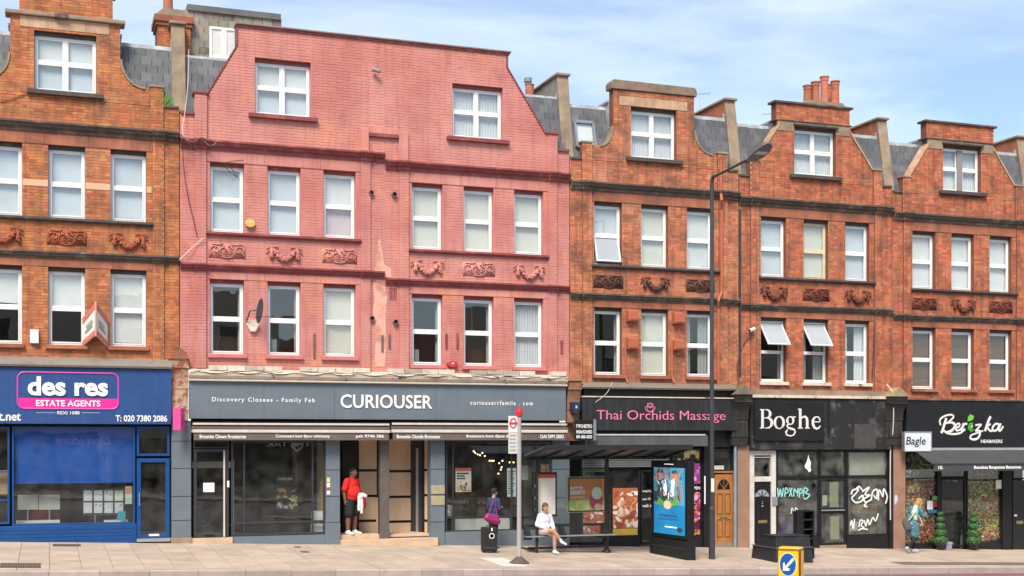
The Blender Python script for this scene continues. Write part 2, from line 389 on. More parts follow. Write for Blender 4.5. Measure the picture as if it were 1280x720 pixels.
m_ply = mat('plywood_board',(.60,.44,.29),.8,.14,1.5,streak=.22,sootcol=(.40,.27,.16),objr=.06)
m_stepstone = mat('sandstone_step',(.56,.40,.27),.85,.14,3,bump=.3,soot=.2,sootscale=4,sootcol=(.2,.15,.1))
m_steel = mat('brushed_steel',(.55,.55,.55),.35,.08,6,metal=.8)
m_grimy = mat('grimy_black_board',(.018,.017,.016),.7,.3,3,bump=.3,patches=[((.14,.13,.125),1.6,.52,.72,.8),((.34,.33,.32),4.5,.64,.74,.6)])
m_awn = mat('awning_fabric',(.125,.105,.095),.9,.12,2,streak=.2,sootcol=(.2,.18,.17))
m_awncase = mat('awning_cassette',(.62,.53,.46),.5,.1,3,streak=.3,sootcol=(.25,.2,.16))
m_awnblack = mat('black_awning_fabric',(.055,.055,.06),.85,.15,2)
m_cable = mat('black_cable',(.03,.03,.03),.6,.1)
m_wire_w = mat('white_cable',(.6,.57,.52),.6,.1)
m_green = mat('young_leaf',(.12,.30,.03),.6,.2,6)

# ------------------------------------------------------------------ masonry
def intervals(span, holes, z):
    out=[span]
    for (a,b,c,d) in holes:
        if c-1e-6 <= z <= d+1e-6:
            n=[]
            for (p,q) in out:
                if b<=p or a>=q: n.append((p,q)); continue
                if a>p: n.append((p,a))
                if b<q: n.append((b,q))
            out=n
    return out
def masonry(root, parent, zb, zt, outline, holes, mbrick, mmortar, mrev, y=0.0, thick=.30, seed=1, datum=None, name='wall', proud=.006):
    """a wall of real bricks over a mortar backing; outline(z) gives (x0,x1) or None"""
    rnd=random.Random(seed); H=.075; datum=zb if datum is None else datum
    brk={zb,zt}
    for h in holes: brk |= {z for z in h[2:4] if zb<z<zt}
    k=math.ceil((zb-datum)/H)
    while datum+k*H<zt: brk.add(round(datum+k*H,5)); k+=1
    brk=sorted(brk)
    back=MB(); br=MB()
    for za,zc in zip(brk,brk[1:]):
        if zc-za<.004: continue
        zm=(za+zc)/2; sp=outline(zm)
        if not sp: continue
        row=int(math.floor((zm-datum)/H+1e-6))
        za2=za+.005; zc2=zc-.005
        for (p,q) in intervals(sp,holes,zm):
            if q-p<.01: continue
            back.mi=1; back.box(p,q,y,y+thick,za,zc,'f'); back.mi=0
            back.quad((p,y,za),(q,y,za),(q,y,zc),(p,y,zc))
            if zc2-za2<.012: continue
            U=.3375; x=p-(p%U)-U+(U/2 if row%2 else 0); hd=0
            while x<q:
                w=.1025 if hd else .215
                a=max(x,p+.004); b=min(x+w,q-.004)
                if b-a>.03:
                    dz=rnd.uniform(-.0015,.0015); pr=proud+rnd.uniform(-.0025,.003)
                    br.box(a,b,y-pr,y+.001,za2+dz,zc2+dz,'k')
                x+=w+.010; hd=1-hd
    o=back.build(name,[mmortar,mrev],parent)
    b=br.build('brick_courses',mbrick,o); b['kind']='stuff'
    return o
def prof_run(mb, prof, x0, x1): mb.prism(prof,'x',x0,x1)
CORN_U=[(.06,0),(-.20,-.01),(-.205,-.06),(-.165,-.085),(-.14,-.14),(-.075,-.175),(-.06,-.25),(.06,-.25)]
CORN_M=[(.06,0),(-.15,-.008),(-.155,-.05),(-.12,-.07),(-.10,-.12),(-.05,-.15),(-.045,-.19),(.06,-.19)]
def run_profile(mb, prof, z, x0, x1, dy=0): mb.prism([(a+dy,b+z) for a,b in prof],'x',x0,x1)

# carved ornaments, built once and shared
def swag_mesh(m):
    mb=MB(); rnd=random.Random(3)
    P=[(-.30+.6*t/14, .10-.27*math.sin(math.pi*t/14)) for t in range(15)]
    mb.tube([(x,-.045,z) for x,z in P],[.035+.04*math.sin(math.pi*i/14) for i in range(15)],8)
    for i,(x,z) in enumerate(P[1:-1]):
        for _ in range(4):
            r=rnd.uniform(.022,.038); mb.ell((x+rnd.uniform(-.04,.04),-.075-rnd.uniform(0,.03),z+rnd.uniform(-.05,.045)),r,6,5)
    for sg in (-1,1):
        mb.tube([(sg*.33,-.04,.14),(sg*.34,-.05,.02),(sg*.35,-.06,-.08),(sg*.355,-.05,-.16)],[.025,.045,.06,.03],8)
        for _ in range(7): mb.ell((sg*.345+rnd.uniform(-.04,.04),-.085,rnd.uniform(-.15,.02)),rnd.uniform(.02,.032),6,5)
        mb.tube([(sg*.33,-.03,.13),(sg*.42,-.035,.15),(sg*.47,-.03,.09)],.014,5)
        mb.tube([(sg*.33,-.03,.13),(sg*.41,-.035,.06),(sg*.48,-.03,-.02)],.014,5)
        mb.tube([(sg*.33,-.03,.13),(sg*.24,-.035,.18),(sg*.16,-.03,.14)],.016,5)
        mb.ell((sg*.33,-.045,.13),.035,6,5)
    return mb.mesh('swag',m,smooth=True)
def panel_mesh(m):
    mb=MB(); rnd=random.Random(5)
    mb.box(-.475,.475,-.008,.01,-.20,.18)
    for sg in (-1,1):
        sp=[(sg*(.30+(.14-.011*i)*math.cos(i*.55)), -.025, -.01+(.15-.0125*i)*math.sin(i*.55)) for i in range(12)]
        mb.tube(sp,.016,5)
        mb.tube([(sg*.02,-.025,-.14),(sg*.12,-.03,-.15),(sg*.20,-.03,-.08),(sg*.17,-.03,.04),(sg*.08,-.03,.08)],.016,5)
        mb.tube([(sg*.45,-.02,-.18),(sg*.40,-.03,-.06),(sg*.46,-.02,.10)],.013,5)
        mb.tube([(sg*.10,-.02,.17),(sg*.22,-.03,.15),(sg*.40,-.02,.16)],.012,5)
        for _ in range(12): mb.ell((sg*rnd.uniform(.05,.45),-.022,rnd.uniform(-.17,.15)),rnd.uniform(.012,.024),6,4)
    for _ in range(10): mb.ell((rnd.uniform(-.09,.09),-.03,rnd.uniform(-.08,.12)),rnd.uniform(.018,.03),6,4)
    mb.tube([(-.16,-.025,-.17),(0,-.03,-.19),(.16,-.025,-.17)],.016,5)
    return mb.mesh('scroll',m,smooth=True)
ORN={}
def ornament(root, kind, x, z, m):
    key=(kind,m.name)
    if key not in ORN: ORN[key]=(swag_mesh if kind=='S' else panel_mesh)(m)
    nm='carved_swag' if kind=='S' else 'carved_scroll_panel'
    o=bpy.data.objects.new(nm,ORN[key]); COL.objects.link(o); o.parent=root
    g=ORG[root.name]; o.location=(x-g[0],-.004-g[1],z-g[2]); return o

# ------------------------------------------------------------------ windows
def wavy_curtain(mb, x0,x1,y,z0,z1,amp=.02,pitch=.09,split=None):
    n=max(8,int((x1-x0)/pitch*6)); b=len(mb.v)
    for i in range(n+1):
        x=x0+(x1-x0)*i/n; yy=y+amp*math.sin((x-x0)/pitch*2*math.pi)*(1+.3*math.sin(i*1.7))
        mb.v += [(x,yy,z0),(x,yy*1.0,z1)]
    for i in range(n): mb.face((b+2*i,b+2*i+2,b+2*i+3,b+2*i+1))
def sash_ring(mb, x0,x1,z0,z1,w,y0,y1):
    mb.box(x0,x0+w,y0,y1,z0,z1); mb.box(x1-w,x1,y0,y1,z0,z1)
    mb.box(x0+w,x1-w,y0,y1,z0,z0+w); mb.box(x0+w,x1-w,y0,y1,z1-w,z1)
WR=random.Random(77)
def window(root, xc, w, z0, z1, spec='W', yf=.155, cols=1, rail=.5, fm=None, sill=None, sillm=None, head=None, mull=None):
    fm=fm or m_upvc; x0,x1=xc-w/2,xc+w/2; F=.055; zhd=z1; z1=z1-.085
    mb=MB(); sash_ring(mb,x0+.004,x1-.004,z0+.004,z1-.004,F,yf,yf+.07)
    zr=z0+(z1-z0)*rail
    mb.box(x0+F,x1-F,yf+.003,yf+.066,zr-.03,zr+.03)
    if cols==2:
        if mull: mb2=MB(); mb2.box(xc-.10,xc+.10,yf-.05,yf+.067,z0+F,z1-F)
        else: mb.box(xc-.035,xc+.035,yf+.002,yf+.067,z0+F,z1-F)
    win=mb.build('window',fm,root,bevel=.006)
    MB().box(x0+.003,x1-.003,yf-.06,yf+.05,z1-.002,zhd-.003).build('shaded_window_head',head or m_sill,win)  # dark painted head strip, with the deep reveal's shadow put into its colour
    if cols==2 and mull: mb2.build('stone_mullion',mull,win,bevel=.01)
    spans=[(x0+F,x1-F)] if cols==1 else [(x0+F,xc-.035),(xc+.035,x1-F)]
    if mull: spans=[(x0+F,xc-.1),(xc+.1,x1-F)]
    opening = spec[1:] if spec[0] in 'OT' else ''
    kind = opening if opening else spec
    for (a,b) in spans:
        for (c,d,nm) in ((z0+F,zr-.03,'lower'),(zr+.03,z1-F,'upper')):
            s=MB(); sash_ring(s,a+.002,b-.002,c+.002,d-.002,.035,yf-.012 if nm=='lower' else yf+.012,yf+.05)
            g=MB(); g.box(a+.037,b-.037,yf+.020,yf+.026,c+.037,d-.037); ta,tb=WR.gauss(0,.006),WR.gauss(0,.006)
            g.v=[(x,y+(x-(a+b)/2)*ta+(z-(c+d)/2)*tb,z) for x,y,z in g.v]
            tilt=(spec[0]=='O' and nm=='lower') or (spec[0]=='T' and nm=='upper')
            if tilt:                                     # a top-hung sash swung outwards
                so=s.build('sash',fm,win); go=g.build('pane',m_pale_pane,win)
                ang=R(-38 if spec[0]=='T' else -17)
                org=Vector(ORG[root.name]); piv=Vector(((a+b)/2,yf-.02,d))-org
                M=Matrix.Translation(piv)@Matrix.Rotation(ang,4,'X')@Matrix.Translation(-piv)
                so.data.transform(M); go.data.transform(M)
            else:
                s.build('sash',fm,win,bevel=.004); g.build('pane',m_glass,win)
    yb=yf+.10
    def flat(nm,m,a,b,c,d,y=yb): MB().prism([(a,c+WR.uniform(0,.05)),(b,c+WR.uniform(0,.05)),(b,d),(a,d)],'y',y+WR.uniform(0,.015),y+.02).build(nm,m,win)
    bm={'W':m_bl_white,'K':m_bl_cream,'B':m_bl_blue}.get(kind[0])
    if bm: flat('roller_blind',bm,x0+.03,x1-.03,z0+.05+(0.03 if len(kind)<2 or kind[1]=='!' else (z1-z0)*float(kind[1:])),z1-.02)
    if kind[0]=='Q': flat('roller_blind',m_bl_white,x0+.03,x1-.03,zr,z1-.02); flat('roller_blind',m_bl_pink,x0+.03,x1-.03,z0+.05,zr-.005,yb+.01)
    if kind[0]=='R': flat('roller_blind',m_bl_white,x0+.03,x1-.03,zr,z1-.02); flat('sky_tinted_net',m_bl_blue,x0+.03,x1-.03,z0+.05,zr-.005,yb+.01)  # lower net tinted pale blue: the mirrored sky is put into its colour
    if kind[0] in 'NC':
        cb=MB(); 
        if kind[0]=='N': wavy_curtain(cb,x0+.02,x1-.02,yb+.03,z0+.03,z1-.02,.012,.08)
        else: wavy_curtain(cb,x0+.02,x0+w*.30,yb+.05,z0+.03,z1-.02,.025,.10); wavy_curtain(cb,x1-w*.42,x1-.02,yb+.05,z0+.03,z1-.02,.025,.10)
        cb.build('curtain',m_net if kind[0]=='N' or kind[-1]=='w' else m_curt,win,smooth=True)
    if kind[0]=='V':
        vb=MB(); z=z0+.06
        while z<z1-.04: vb.obox((xc,yb+.02,z),w-.08,.045,.003,Matrix.Rotation(R(55),3,'X')); z+=.038
        vb.build('venetian_blind',m_slatw,win)['kind']='stuff'
    if kind[0]=='D':
        cb=MB(); wavy_curtain(cb,x0+.02,x0+w*.16,yb+.06,z0+.03,z1-.02,.02,.07); wavy_curtain(cb,x1-w*.14,x1-.02,yb+.06,z0+.03,z1-.02,.02,.07); cb.build('curtain',m_curt,win,smooth=True)
    if kind[0]=='D' and len(kind)>1:                    # some clutter behind the glass
        rnd=random.Random(int(xc*100)); cb=MB()
        if kind[1]=='1': cb.box(x0+.08,x0+.30,yb+.1,yb+.25,z0,z0+.45); cb.build('stacked_boxes',mat('pale_carton',(.35,.38,.36),.8),win)
        if kind[1]=='2': cb.box(x0+.05,x1-.05,yb+.2,yb+.24,z0,z0+.5); cb.build('chair_back',mat('dark_timber',(.06,.035,.025),.6),win)
    if sill:
        sm=sillm or m_sill
        MB().box(x0-sill[0],x1+sill[0],-sill[1],yf+.01,z0-sill[2],z0+.004).build('window_sill',sm,win,bevel=.012)
    return win

def bay(root, L, W, C, outline, mb_, mm_, mr_, g2, g1, gg, orn, terra, corn, cornm, sillm, ornm, seed, zb=None, gable_top=3.3, lintel_m=None, skip_left=False):
    """one house bay above its shop: walls of brick with openings, windows, cornices, ornaments"""
    zb = C-5.93 if zb is None else zb
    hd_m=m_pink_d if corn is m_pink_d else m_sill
    wx=[L+1.205,L+2.695,L+4.185]; ww=.88; gx=L+2.665; gw=1.48
    z2=(C-2.36,C-.55); z1=(C-5.55,C-3.60); zg=(C+.79,C+2.28)
    holes=[(x-ww/2,x+ww/2)+z2 for x in wx]+[(x-ww/2,x+ww/2)+z1 for x in wx]+[(gx-gw/2,gx+gw/2)+zg]
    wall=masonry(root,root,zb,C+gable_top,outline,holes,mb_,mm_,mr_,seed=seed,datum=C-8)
    for i,x in enumerate(wx):
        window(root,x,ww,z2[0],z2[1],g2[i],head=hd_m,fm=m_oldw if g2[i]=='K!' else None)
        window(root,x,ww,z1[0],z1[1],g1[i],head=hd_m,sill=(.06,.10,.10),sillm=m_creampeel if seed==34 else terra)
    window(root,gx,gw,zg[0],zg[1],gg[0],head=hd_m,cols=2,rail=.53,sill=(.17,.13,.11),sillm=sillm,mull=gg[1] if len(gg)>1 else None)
    # smooth blocks over the windows
    for (zt,zl) in ((C-.245,C-.545),(C-3.385,C-3.595)):
        xs=[L+.67,wx[0]-.52,wx[0]+.52,wx[1]-.52,wx[1]+.52,wx[2]-.52,wx[2]+.52,L+W-.67]
        for a,b in zip(xs,xs[1:]):
            if b-a>.05: MB().box(a+.003,b-.003,-.022,.0,zl,zt).build('lintel_block',lintel_m or terra,root,bevel=.004)
    # cornices with the breaks round the pilasters
    for prof,z in ((CORN_U,C),(CORN_M,C-3.21)):
        c=MB(); c_=[L+.02,L+.36,L+.68,L+W-.68,L+W-.36,L+W-.02]
        for k,(a,b) in enumerate(zip(c_,c_[1:])): run_profile(c,prof,z,a,b,-.07 if k in (1,3) else 0)
        c.build('cornice',corn if z==C else cornm,root)
    s=MB(); s.prism([(.05,C-2.37),(-.11,C-2.375),(-.115,C-2.43),(-.07,C-2.47),(.05,C-2.47)],'x',L+.66,L+W-.66); s.build('sill_course',sillm,root)
    for i,x in enumerate(wx): ornament(root,orn[i],x,C-2.845,ornm)
    # pilasters
    for a in (L+.40,L+W-.67):
        for (p,q) in ((zb,C-3.40),(C-3.21,C-.25)):
            masonry(root,root,p,q,lambda z,a=a:(a,a+.27),[],mb_,mm_,mb_ if False else mr_,y=-.055,thick=.055,seed=seed+9,datum=C-8,name='pilaster')
    return wall
def interior(root, L, W, zs, depth=4.0, m=None, y0=.31, thin=False):
    mb=MB()
    for (a,b) in zs: mb.box(L+.12,L+W-.12,y0,depth,a,b,'f')
    o=mb.build('interior',m or m_room,root); return o
SLATE={}
def slate_field(root, roof, X0, X1, za, zb_, ya, yb, m, exp=.23, wid=.285, seed=0, xr=None):
    """separate slates up the steep slope from (ya,za) to (yb,zb_)"""
    key=(m.name,wid,exp)
    if key not in SLATE:
        SLATE[key]=MB().box(-wid/2+.006,wid/2-.006,-.034,.0,-.01,exp+.05).mesh('slate',m)
    d=Vector((0,yb-ya,zb_-za)); Ls=d.length; th=math.atan2(yb-ya,zb_-za); g=ORG[root.name]; rnd=random.Random(seed)
    n=int(Ls/exp); k=0
    for r in range(n):
        t=(r*exp)/Ls; x=X0+(wid/2 if r%2 else 0)
        while x-wid/2<X1-.05:
            if xr is None or xr(x,za+t*(zb_-za)):
                o=bpy.data.objects.new('slate',SLATE[key]); COL.objects.link(o); o.parent=roof
                jit=rnd.uniform(-.006,.006)
                o.location=(x-g[0], ya+t*(yb-ya)-.012-g[1], za+t*(zb_-za)+jit-g[2]); o.rotation_euler=(-th+R(4.0)+rnd.uniform(-.01,.01),0,rnd.uniform(-.008,.008)); k+=1
            x+=wid
    return k
def mansard(root, L, W, C, seed=0, cuts=(1.42,3.93), zt=2.32, back=9.0):
    ya,yb=.17,.60; za,zb_=C+.62,C+zt
    rf=MB()
    for a,b in ((L+.05,L+1.42),(L+3.93,L+W-.05)): rf.prism([(ya,za),(yb,zb_),(back,zb_-.02),(back,za)],'x',a,b)
    roof=rf.build('roof',m_underlay,root)
    slate_field(root,roof,L+.2,L+cuts[0],za,zb_,ya,yb,m_slate,seed=seed)
    slate_field(root,roof,L+cuts[1],L+W-.12,za,zb_,ya,yb,m_slate,seed=seed+1)
    fl=MB(); fl.prism([(yb-.07,zb_-.14),(yb-.03,zb_+.03),(yb+.4,zb_+.05),(yb+.4,zb_)],'x',L+.15,L+W-.15); fl.build('ridge_flashing',m_lead,roof)
    gt=MB(); gt.box(L+.12,L+W-.12,.0,.20,C+.60,C+.655); gt.build('parapet_gutter',m_lead,roof)
    return roof
def party_wall(root, X, C, mside, top=3.0, w=.32, coping=True, z0=.55):
    p=MB(); prof=[(.12,C+z0),(.56,C+top),(2.6,C+top),(2.6,C+z0)]
    p.prism(prof,'x',X-w/2,X+w/2); o=p.build('party_wall',mside,root)
    f=MB(); f.prism([(.085,C+z0),(.525,C+top),(.56,C+top),(.12,C+z0)],'x',X-w/2-.012,X+w/2+.012); f.build('rendered_face',m_cement,o)
    if coping: MB().box(X-w/2-.06,X+w/2+.06,.44,2.65,C+top+.002,C+top+.075).build('coping_stone',m_cement,o,bevel=.015)
    l=MB(); l.prism([(.16,C+.66),(.57,C+2.30),(.57,C+2.62),(.66,C+2.62),(.66,C+2.3),(.30,C+.66)],'x',X-w/2-.016,X-w/2-.002); l.build('flashing',m_lead,o)
    return o
# ------------------------------------------------------------------ ground, road, pavement
g=MB(); g.prism([(-300,-.0346*-300-.9),(300,.0346*-300-.9),(300,.0346*-300-1.4),(-300,-.0346*-300-1.4)],'y',-300,300)
tag(g.build('ground',mat('earth',(.10,.09,.075),.95)),kind='structure')
m_asph=mat('road_asphalt',(.155,.135,.135),.85,.15,1.2,fine=.2,bump=.5,bscale=120,patches=[((.20,.165,.165),.7,.45,.7,.7)])
KX0,KX1=-7.0,40.0
rd=MB()
def rz(X,Y): return SLOPE*X-.13-.15+(.012*(Y+6.3))     # road surface, cambered away from the kerb
rdv=[(-60,-31.5),(80,-31.5),(80,kerb_y(80)+.05),(-60,kerb_y(-60)+.05)]
n=len(rd.v); rd.v+=[(x,y,SLOPE*x-.275) for x,y in rdv]; rd.face((0,1,2,3))
tag(rd.build('road',m_asph),kind='structure')
ml=MB(); m_redline=mat('worn_red_line',(.40,.085,.07),.8,.25,3,patches=[((.2,.17,.165),6,.45,.6,.8)])
for off in (.28,.48):
    n=len(ml.v); ml.v+=[(x,kerb_y(x)-off-d,SLOPE*x-.271) for x,d in ((-20,.10),(45,.10),(45,0),(-20,0))]; ml.face((n,n+1,n+2,n+3))
tag(ml.build('red_route_line',m_redline),kind='structure')
lm=MB(); m_lane=mat('worn_white_line',(.55,.53,.50),.8,.2,4,patches=[((.2,.17,.165),7,.5,.65,.8)])
for k in range(16):
    x=-10+k*4; n=len(lm.v); lm.v+=[(a,-13.2+b,SLOPE*a-.271) for a,b in ((x,0),(x+2,0),(x+2,.1),(x,.1))]; lm.face((n,n+1,n+2,n+3))
tag(lm.build('lane_marking',m_lane),kind='structure')
pb=MB(); n=0
pb.v=[(-16,.6,gz(-16)-.012),(-16,kerb_y(-16)+.14,gz(-16,kerb_y(-16))-.012),(42,kerb_y(42)+.14,gz(42,kerb_y(42))-.012),(42,.6,gz(42)-.012),(-16,0,gz(-16)-.012),(42,0,gz(42)-.012)]
pb.face((1,2,5,4)); pb.face((4,5,3,0))
pave=pb.build('pavement',mat('pavement_joint',(.20,.155,.125),.95,.2,5)); pave['kind']='structure'
m_flag=mat('sandstone_paving',(.455,.365,.285),.85,.12,1.5,objr=.10,hue=.008,fine=.10,bump=.3,bscale=60,soot=.40,sootscale=1.3,sootcol=(.25,.195,.155),patches=[((.58,.46,.37),2.5,.55,.75,.5),((.14,.11,.09),26,.70,.74,.5)])
m_flag2=mat('pale_new_slab',(.66,.58,.51),.85,.08,1.5,fine=.08,bump=.2)
m_kerb=mat('granite_kerb',(.42,.34,.30),.8,.15,2,objr=.10,fine=.25,bump=.3,bscale=80,soot=.3,sootscale=3,sootcol=(.18,.15,.13))
rnd=random.Random(11); rowd=[.95,.95,.98,.92,.95,1.0,.95]; FLAGW=.638; stuff=MB(); nflag=0
for ci in range(-25,65):
    xa=ci*FLAGW+.02
    off=.0 if ci%2 else .47
    y=.02-0.0; first=True; j=0
    ys=[.02]; yy=.02-(off if off else .95)
    while yy>kerb_y(xa)+.40: ys.append(yy); yy-=.95
    ys.append(kerb_y(xa+.3)+.165)
    for a,b in zip(ys,ys[1:]):
        inview = -1.9<xa<30.5 and nflag<298
        dz=rnd.uniform(-.003,.003)
        mbx=MB() if inview else stuff
        x1=xa+FLAGW-.010; a2,b2=a-.004,b+.005
        n=len(mbx.v)
        top=[(xa,a2),(x1,a2),(x1,b2),(xa,b2)]
        mbx.v+=[(x,yv,gz(x,yv)+dz) for x,yv in top]+[(x,yv,gz(x,yv)-.05) for x,yv in top]
        for q in ((0,1,2,3),(0,4,5,1),(1,5,6,2),(2,6,7,3),(3,7,4,0)): mbx.face(tuple(n+i for i in q))
        if inview:
            special = (abs(xa-10.3)<.35 and b<-3.6 and a>-5.2)
            o=mbx.build('paving_slab',m_flag2 if special else m_flag,pave); nflag+=1
o=stuff.build('paving_slab_field',m_flag,pave); o['kind']='stuff'
kx=-16.0; kerb=None; krb=MB(); krb.v=[]; 
kroot=bpy.data.objects.new('kerb',None); COL.objects.link(kroot); kroot['kind']='structure'; ORG['kerb']=(0,0,0)
while kx<42:
    x0,x1=kx+.004,kx+.996; mbk=MB(); n=0
    y0,y1=kerb_y(x0),kerb_y(x1); h=rnd.uniform(-.002,.004)
    mbk.v=[(x0,y0+.15,gz(x0,y0)+h),(x1,y1+.15,gz(x1,y1)+h),(x1,y1+.02,gz(x1,y1)+h),(x0,y0+.02,gz(x0,y0)+h),
           (x1,y1,gz(x1,y1)-.02),(x0,y0,gz(x0,y0)-.02),(x1,y1,gz(x1,y1)-.30),(x0,y0,gz(x0,y0)-.30),(x0,y0+.15,gz(x0,y0)-.3),(x1,y1+.15,gz(x1,y1)-.3)]
    for q in ((0,1,2,3),(3,2,4,5),(5,4,6,7),(0,3,5,7,8),(1,9,6,4,2)): mbk.face(q)
    mbk.build('kerb_stone',m_kerb,kroot); kx+=1.0
fp=MB(); fp.prism([(-60,SLOPE*-60-.13),(80,SLOPE*80-.13),(80,SLOPE*80-.6),(-60,SLOPE*-60-.6)],'y',-60,-31.4)
tag(fp.build('far_pavement',m_flag),kind='structure')
# cellar grates and covers in the paving
m_iron=mat('cast_iron',(.09,.065,.05),.7,.25,8,bump=.4)
def ground_plate(nm,x0,y0,x1,y1,label,cat,m=m_iron,bars=True,group=None):
    def G(px,py):
        u=(px-640)/FPX; v=(HORIZON-py)/FPX; a=v-SLOPE*(_s+u*_c)-FALL*(_c-u*_s); k=(-EYE-FALL*DIST)/a
        return k*(_s+u*_c), k*(_c-u*_s)-DIST
    A=G(x0,y0); B=G(x1,y1); X0,X1=min(A[0],B[0]),max(A[0],B[0])
    X0=G(x0,(y0+y1)/2)[0]; X1=G(x1,(y0+y1)/2)[0]; Ya,Yb=B[1],A[1]
    t=thing(nm,((X0+X1)/2,(Ya+Yb)/2,gz((X0+X1)/2,(Ya+Yb)/2)),label,cat,group)
    f=MB(); q=[(X0,Ya),(X1,Ya),(X1,Yb),(X0,Yb)]; n=0
    f.v=[(x,y,gz(x,y)+.006) for x,y in q]; f.face((0,1,2,3)); f.build('plate',m,t)
    if bars:
        b=MB(); x=X0+.03
        while x<X1-.02: 
            n=len(b.v); b.v+=[(xx,yy,gz(xx,yy)+.013) for xx,yy in ((x,Ya+.02),(x+.02,Ya+.02),(x+.02,Yb-.02),(x,Yb-.02))]; b.face((n,n+1,n+2,n+3)); x+=.05
        b.build('grate_bars',mat('worn_iron',(.19,.15,.12),.6,.2,8),t)['kind']='stuff'
    return t
ground_plate('cellar_grate',66,680.0,101,683.0,'narrow iron cellar grate against the blue estate agency','grate',group='cellar grates in the paving')
ground_plate('cellar_grate',0,704,51,710,'long dark iron grate in the paving near the kerb','grate',group='cellar grates in the paving')
ground_plate('access_cover',368,683.2,376,684.6,'small metal stopcock cover nearest the grey shopfront','cover',bars=False)
ground_plate('access_cover',376,689.2,386,690.8,'small metal stopcock cover in middle of pavement before grey shop','cover',bars=False)
ground_plate('dark_strip',1122,702.6,1290,706.4,'dark flat strip along the kerb before the flower shop','patch',m=mat('dark_brown_strip',(.16,.125,.105),.9,.2,3),bars=False)  # flat dark brown strip laid on the paving
# ------------------------------------------------------------------ the terrace
LL=[-2.27,3.18,8.605,14.03,19.50,24.96,30.42,35.85]
CC=[c+EYE for c in (7.93,7.79,7.61,7.43,7.31,7.17,7.02)]
def strip_coping(pts, t, y0, y1, mb):
    for (a,b) in zip(pts,pts[1:]):
        d=Vector((b[0]-a[0],b[1]-a[1])); d.normalize(); n=Vector((-d.y,d.x))*t
        mb.prism([a,b,(b[0]+n.x,b[1]+n.y),(a[0]+n.x,a[1]+n.y)],'y',y0,y1)
def dutch(L,W,C,top):
    def f(z):
        d=z-C
        if d<.62: return (L+.01,L+W-.01)
        if d<1.04: return (L+.41,L+W-.45)
        if d<1.66:
            s=math.sqrt(max(0,1-((1.66-d)/.62)**2)); a=L+.95+.42*s
        else: a=L+1.37
        if d<1.74:
            s=math.sqrt(max(0,1-((1.74-d)/.70)**2)); b=L+4.59-.61*s
        else: b=L+3.98
        return (a,b) if d<top else None
    left=[(L+.95+.42*math.cos(R(t)), C+1.66-.62*math.sin(R(t))) for t in range(90,-1,-10)]
    right=[(L+4.59-.61*math.cos(R(t)), C+1.74-.70*math.sin(R(t))) for t in range(0,91,10)]
    return f,left,right
def trap(L,W,C):
    def f(z):
        d=z-C
        if d<.62: return (L+.01,L+W-.01)
        if d<1.10: return (L+.41,L+W-.45)
        if d<2.29: t=(d-1.10)/1.19; return (L+.64+.79*t, L+4.70-.86*t)
        if d<2.42: return (L+1.36,L+3.86)
        if d<2.93: return (L+1.30,L+3.90)
        return None
    return f,[(L+.62,C+1.10),(L+1.43,C+2.29)],[(L+3.84,C+2.29),(L+4.72,C+1.10)]
def dormer(root,L,C,x0=1.36,x1=3.99,zt=2.42):
    d=MB(); d.box(L+x0,L+x0+.05,.305,3.2,C+.62,C+zt); d.box(L+x1-.05,L+x1,.305,3.2,C+.62,C+zt); d.box(L+x0-.05,L+x1+.05,.305,3.25,C+zt,C+zt+.06)
    d.box(L+x0,L+x1,3.2,3.25,C+.62,C+zt)
    o=d.build('dormer',m_lead,root); return o
def piers(root,L,W,C,mb_,seed,top=1.10,capm=None):
    for a in (L+.37,L+W-.72):
        masonry(root,root,C,C+top,lambda z,a=a:(a,a+.31),[],mb_,m_mortar,m_reveal,y=-.06,thick=.36,seed=seed,datum=C-8,name='parapet_pier')
        MB().box(a-.03,a+.34,-.09,.33,C+top,C+top+.06).build('pier_cap',capm or m_cement,root,bevel=.012)
    for a,b in ((L+.02,L+.37),(L+W-.41,L+W-.02)): MB().box(a,b,-.05,.34,C+.62,C+.67).build('parapet_coping',m_cornice,root)
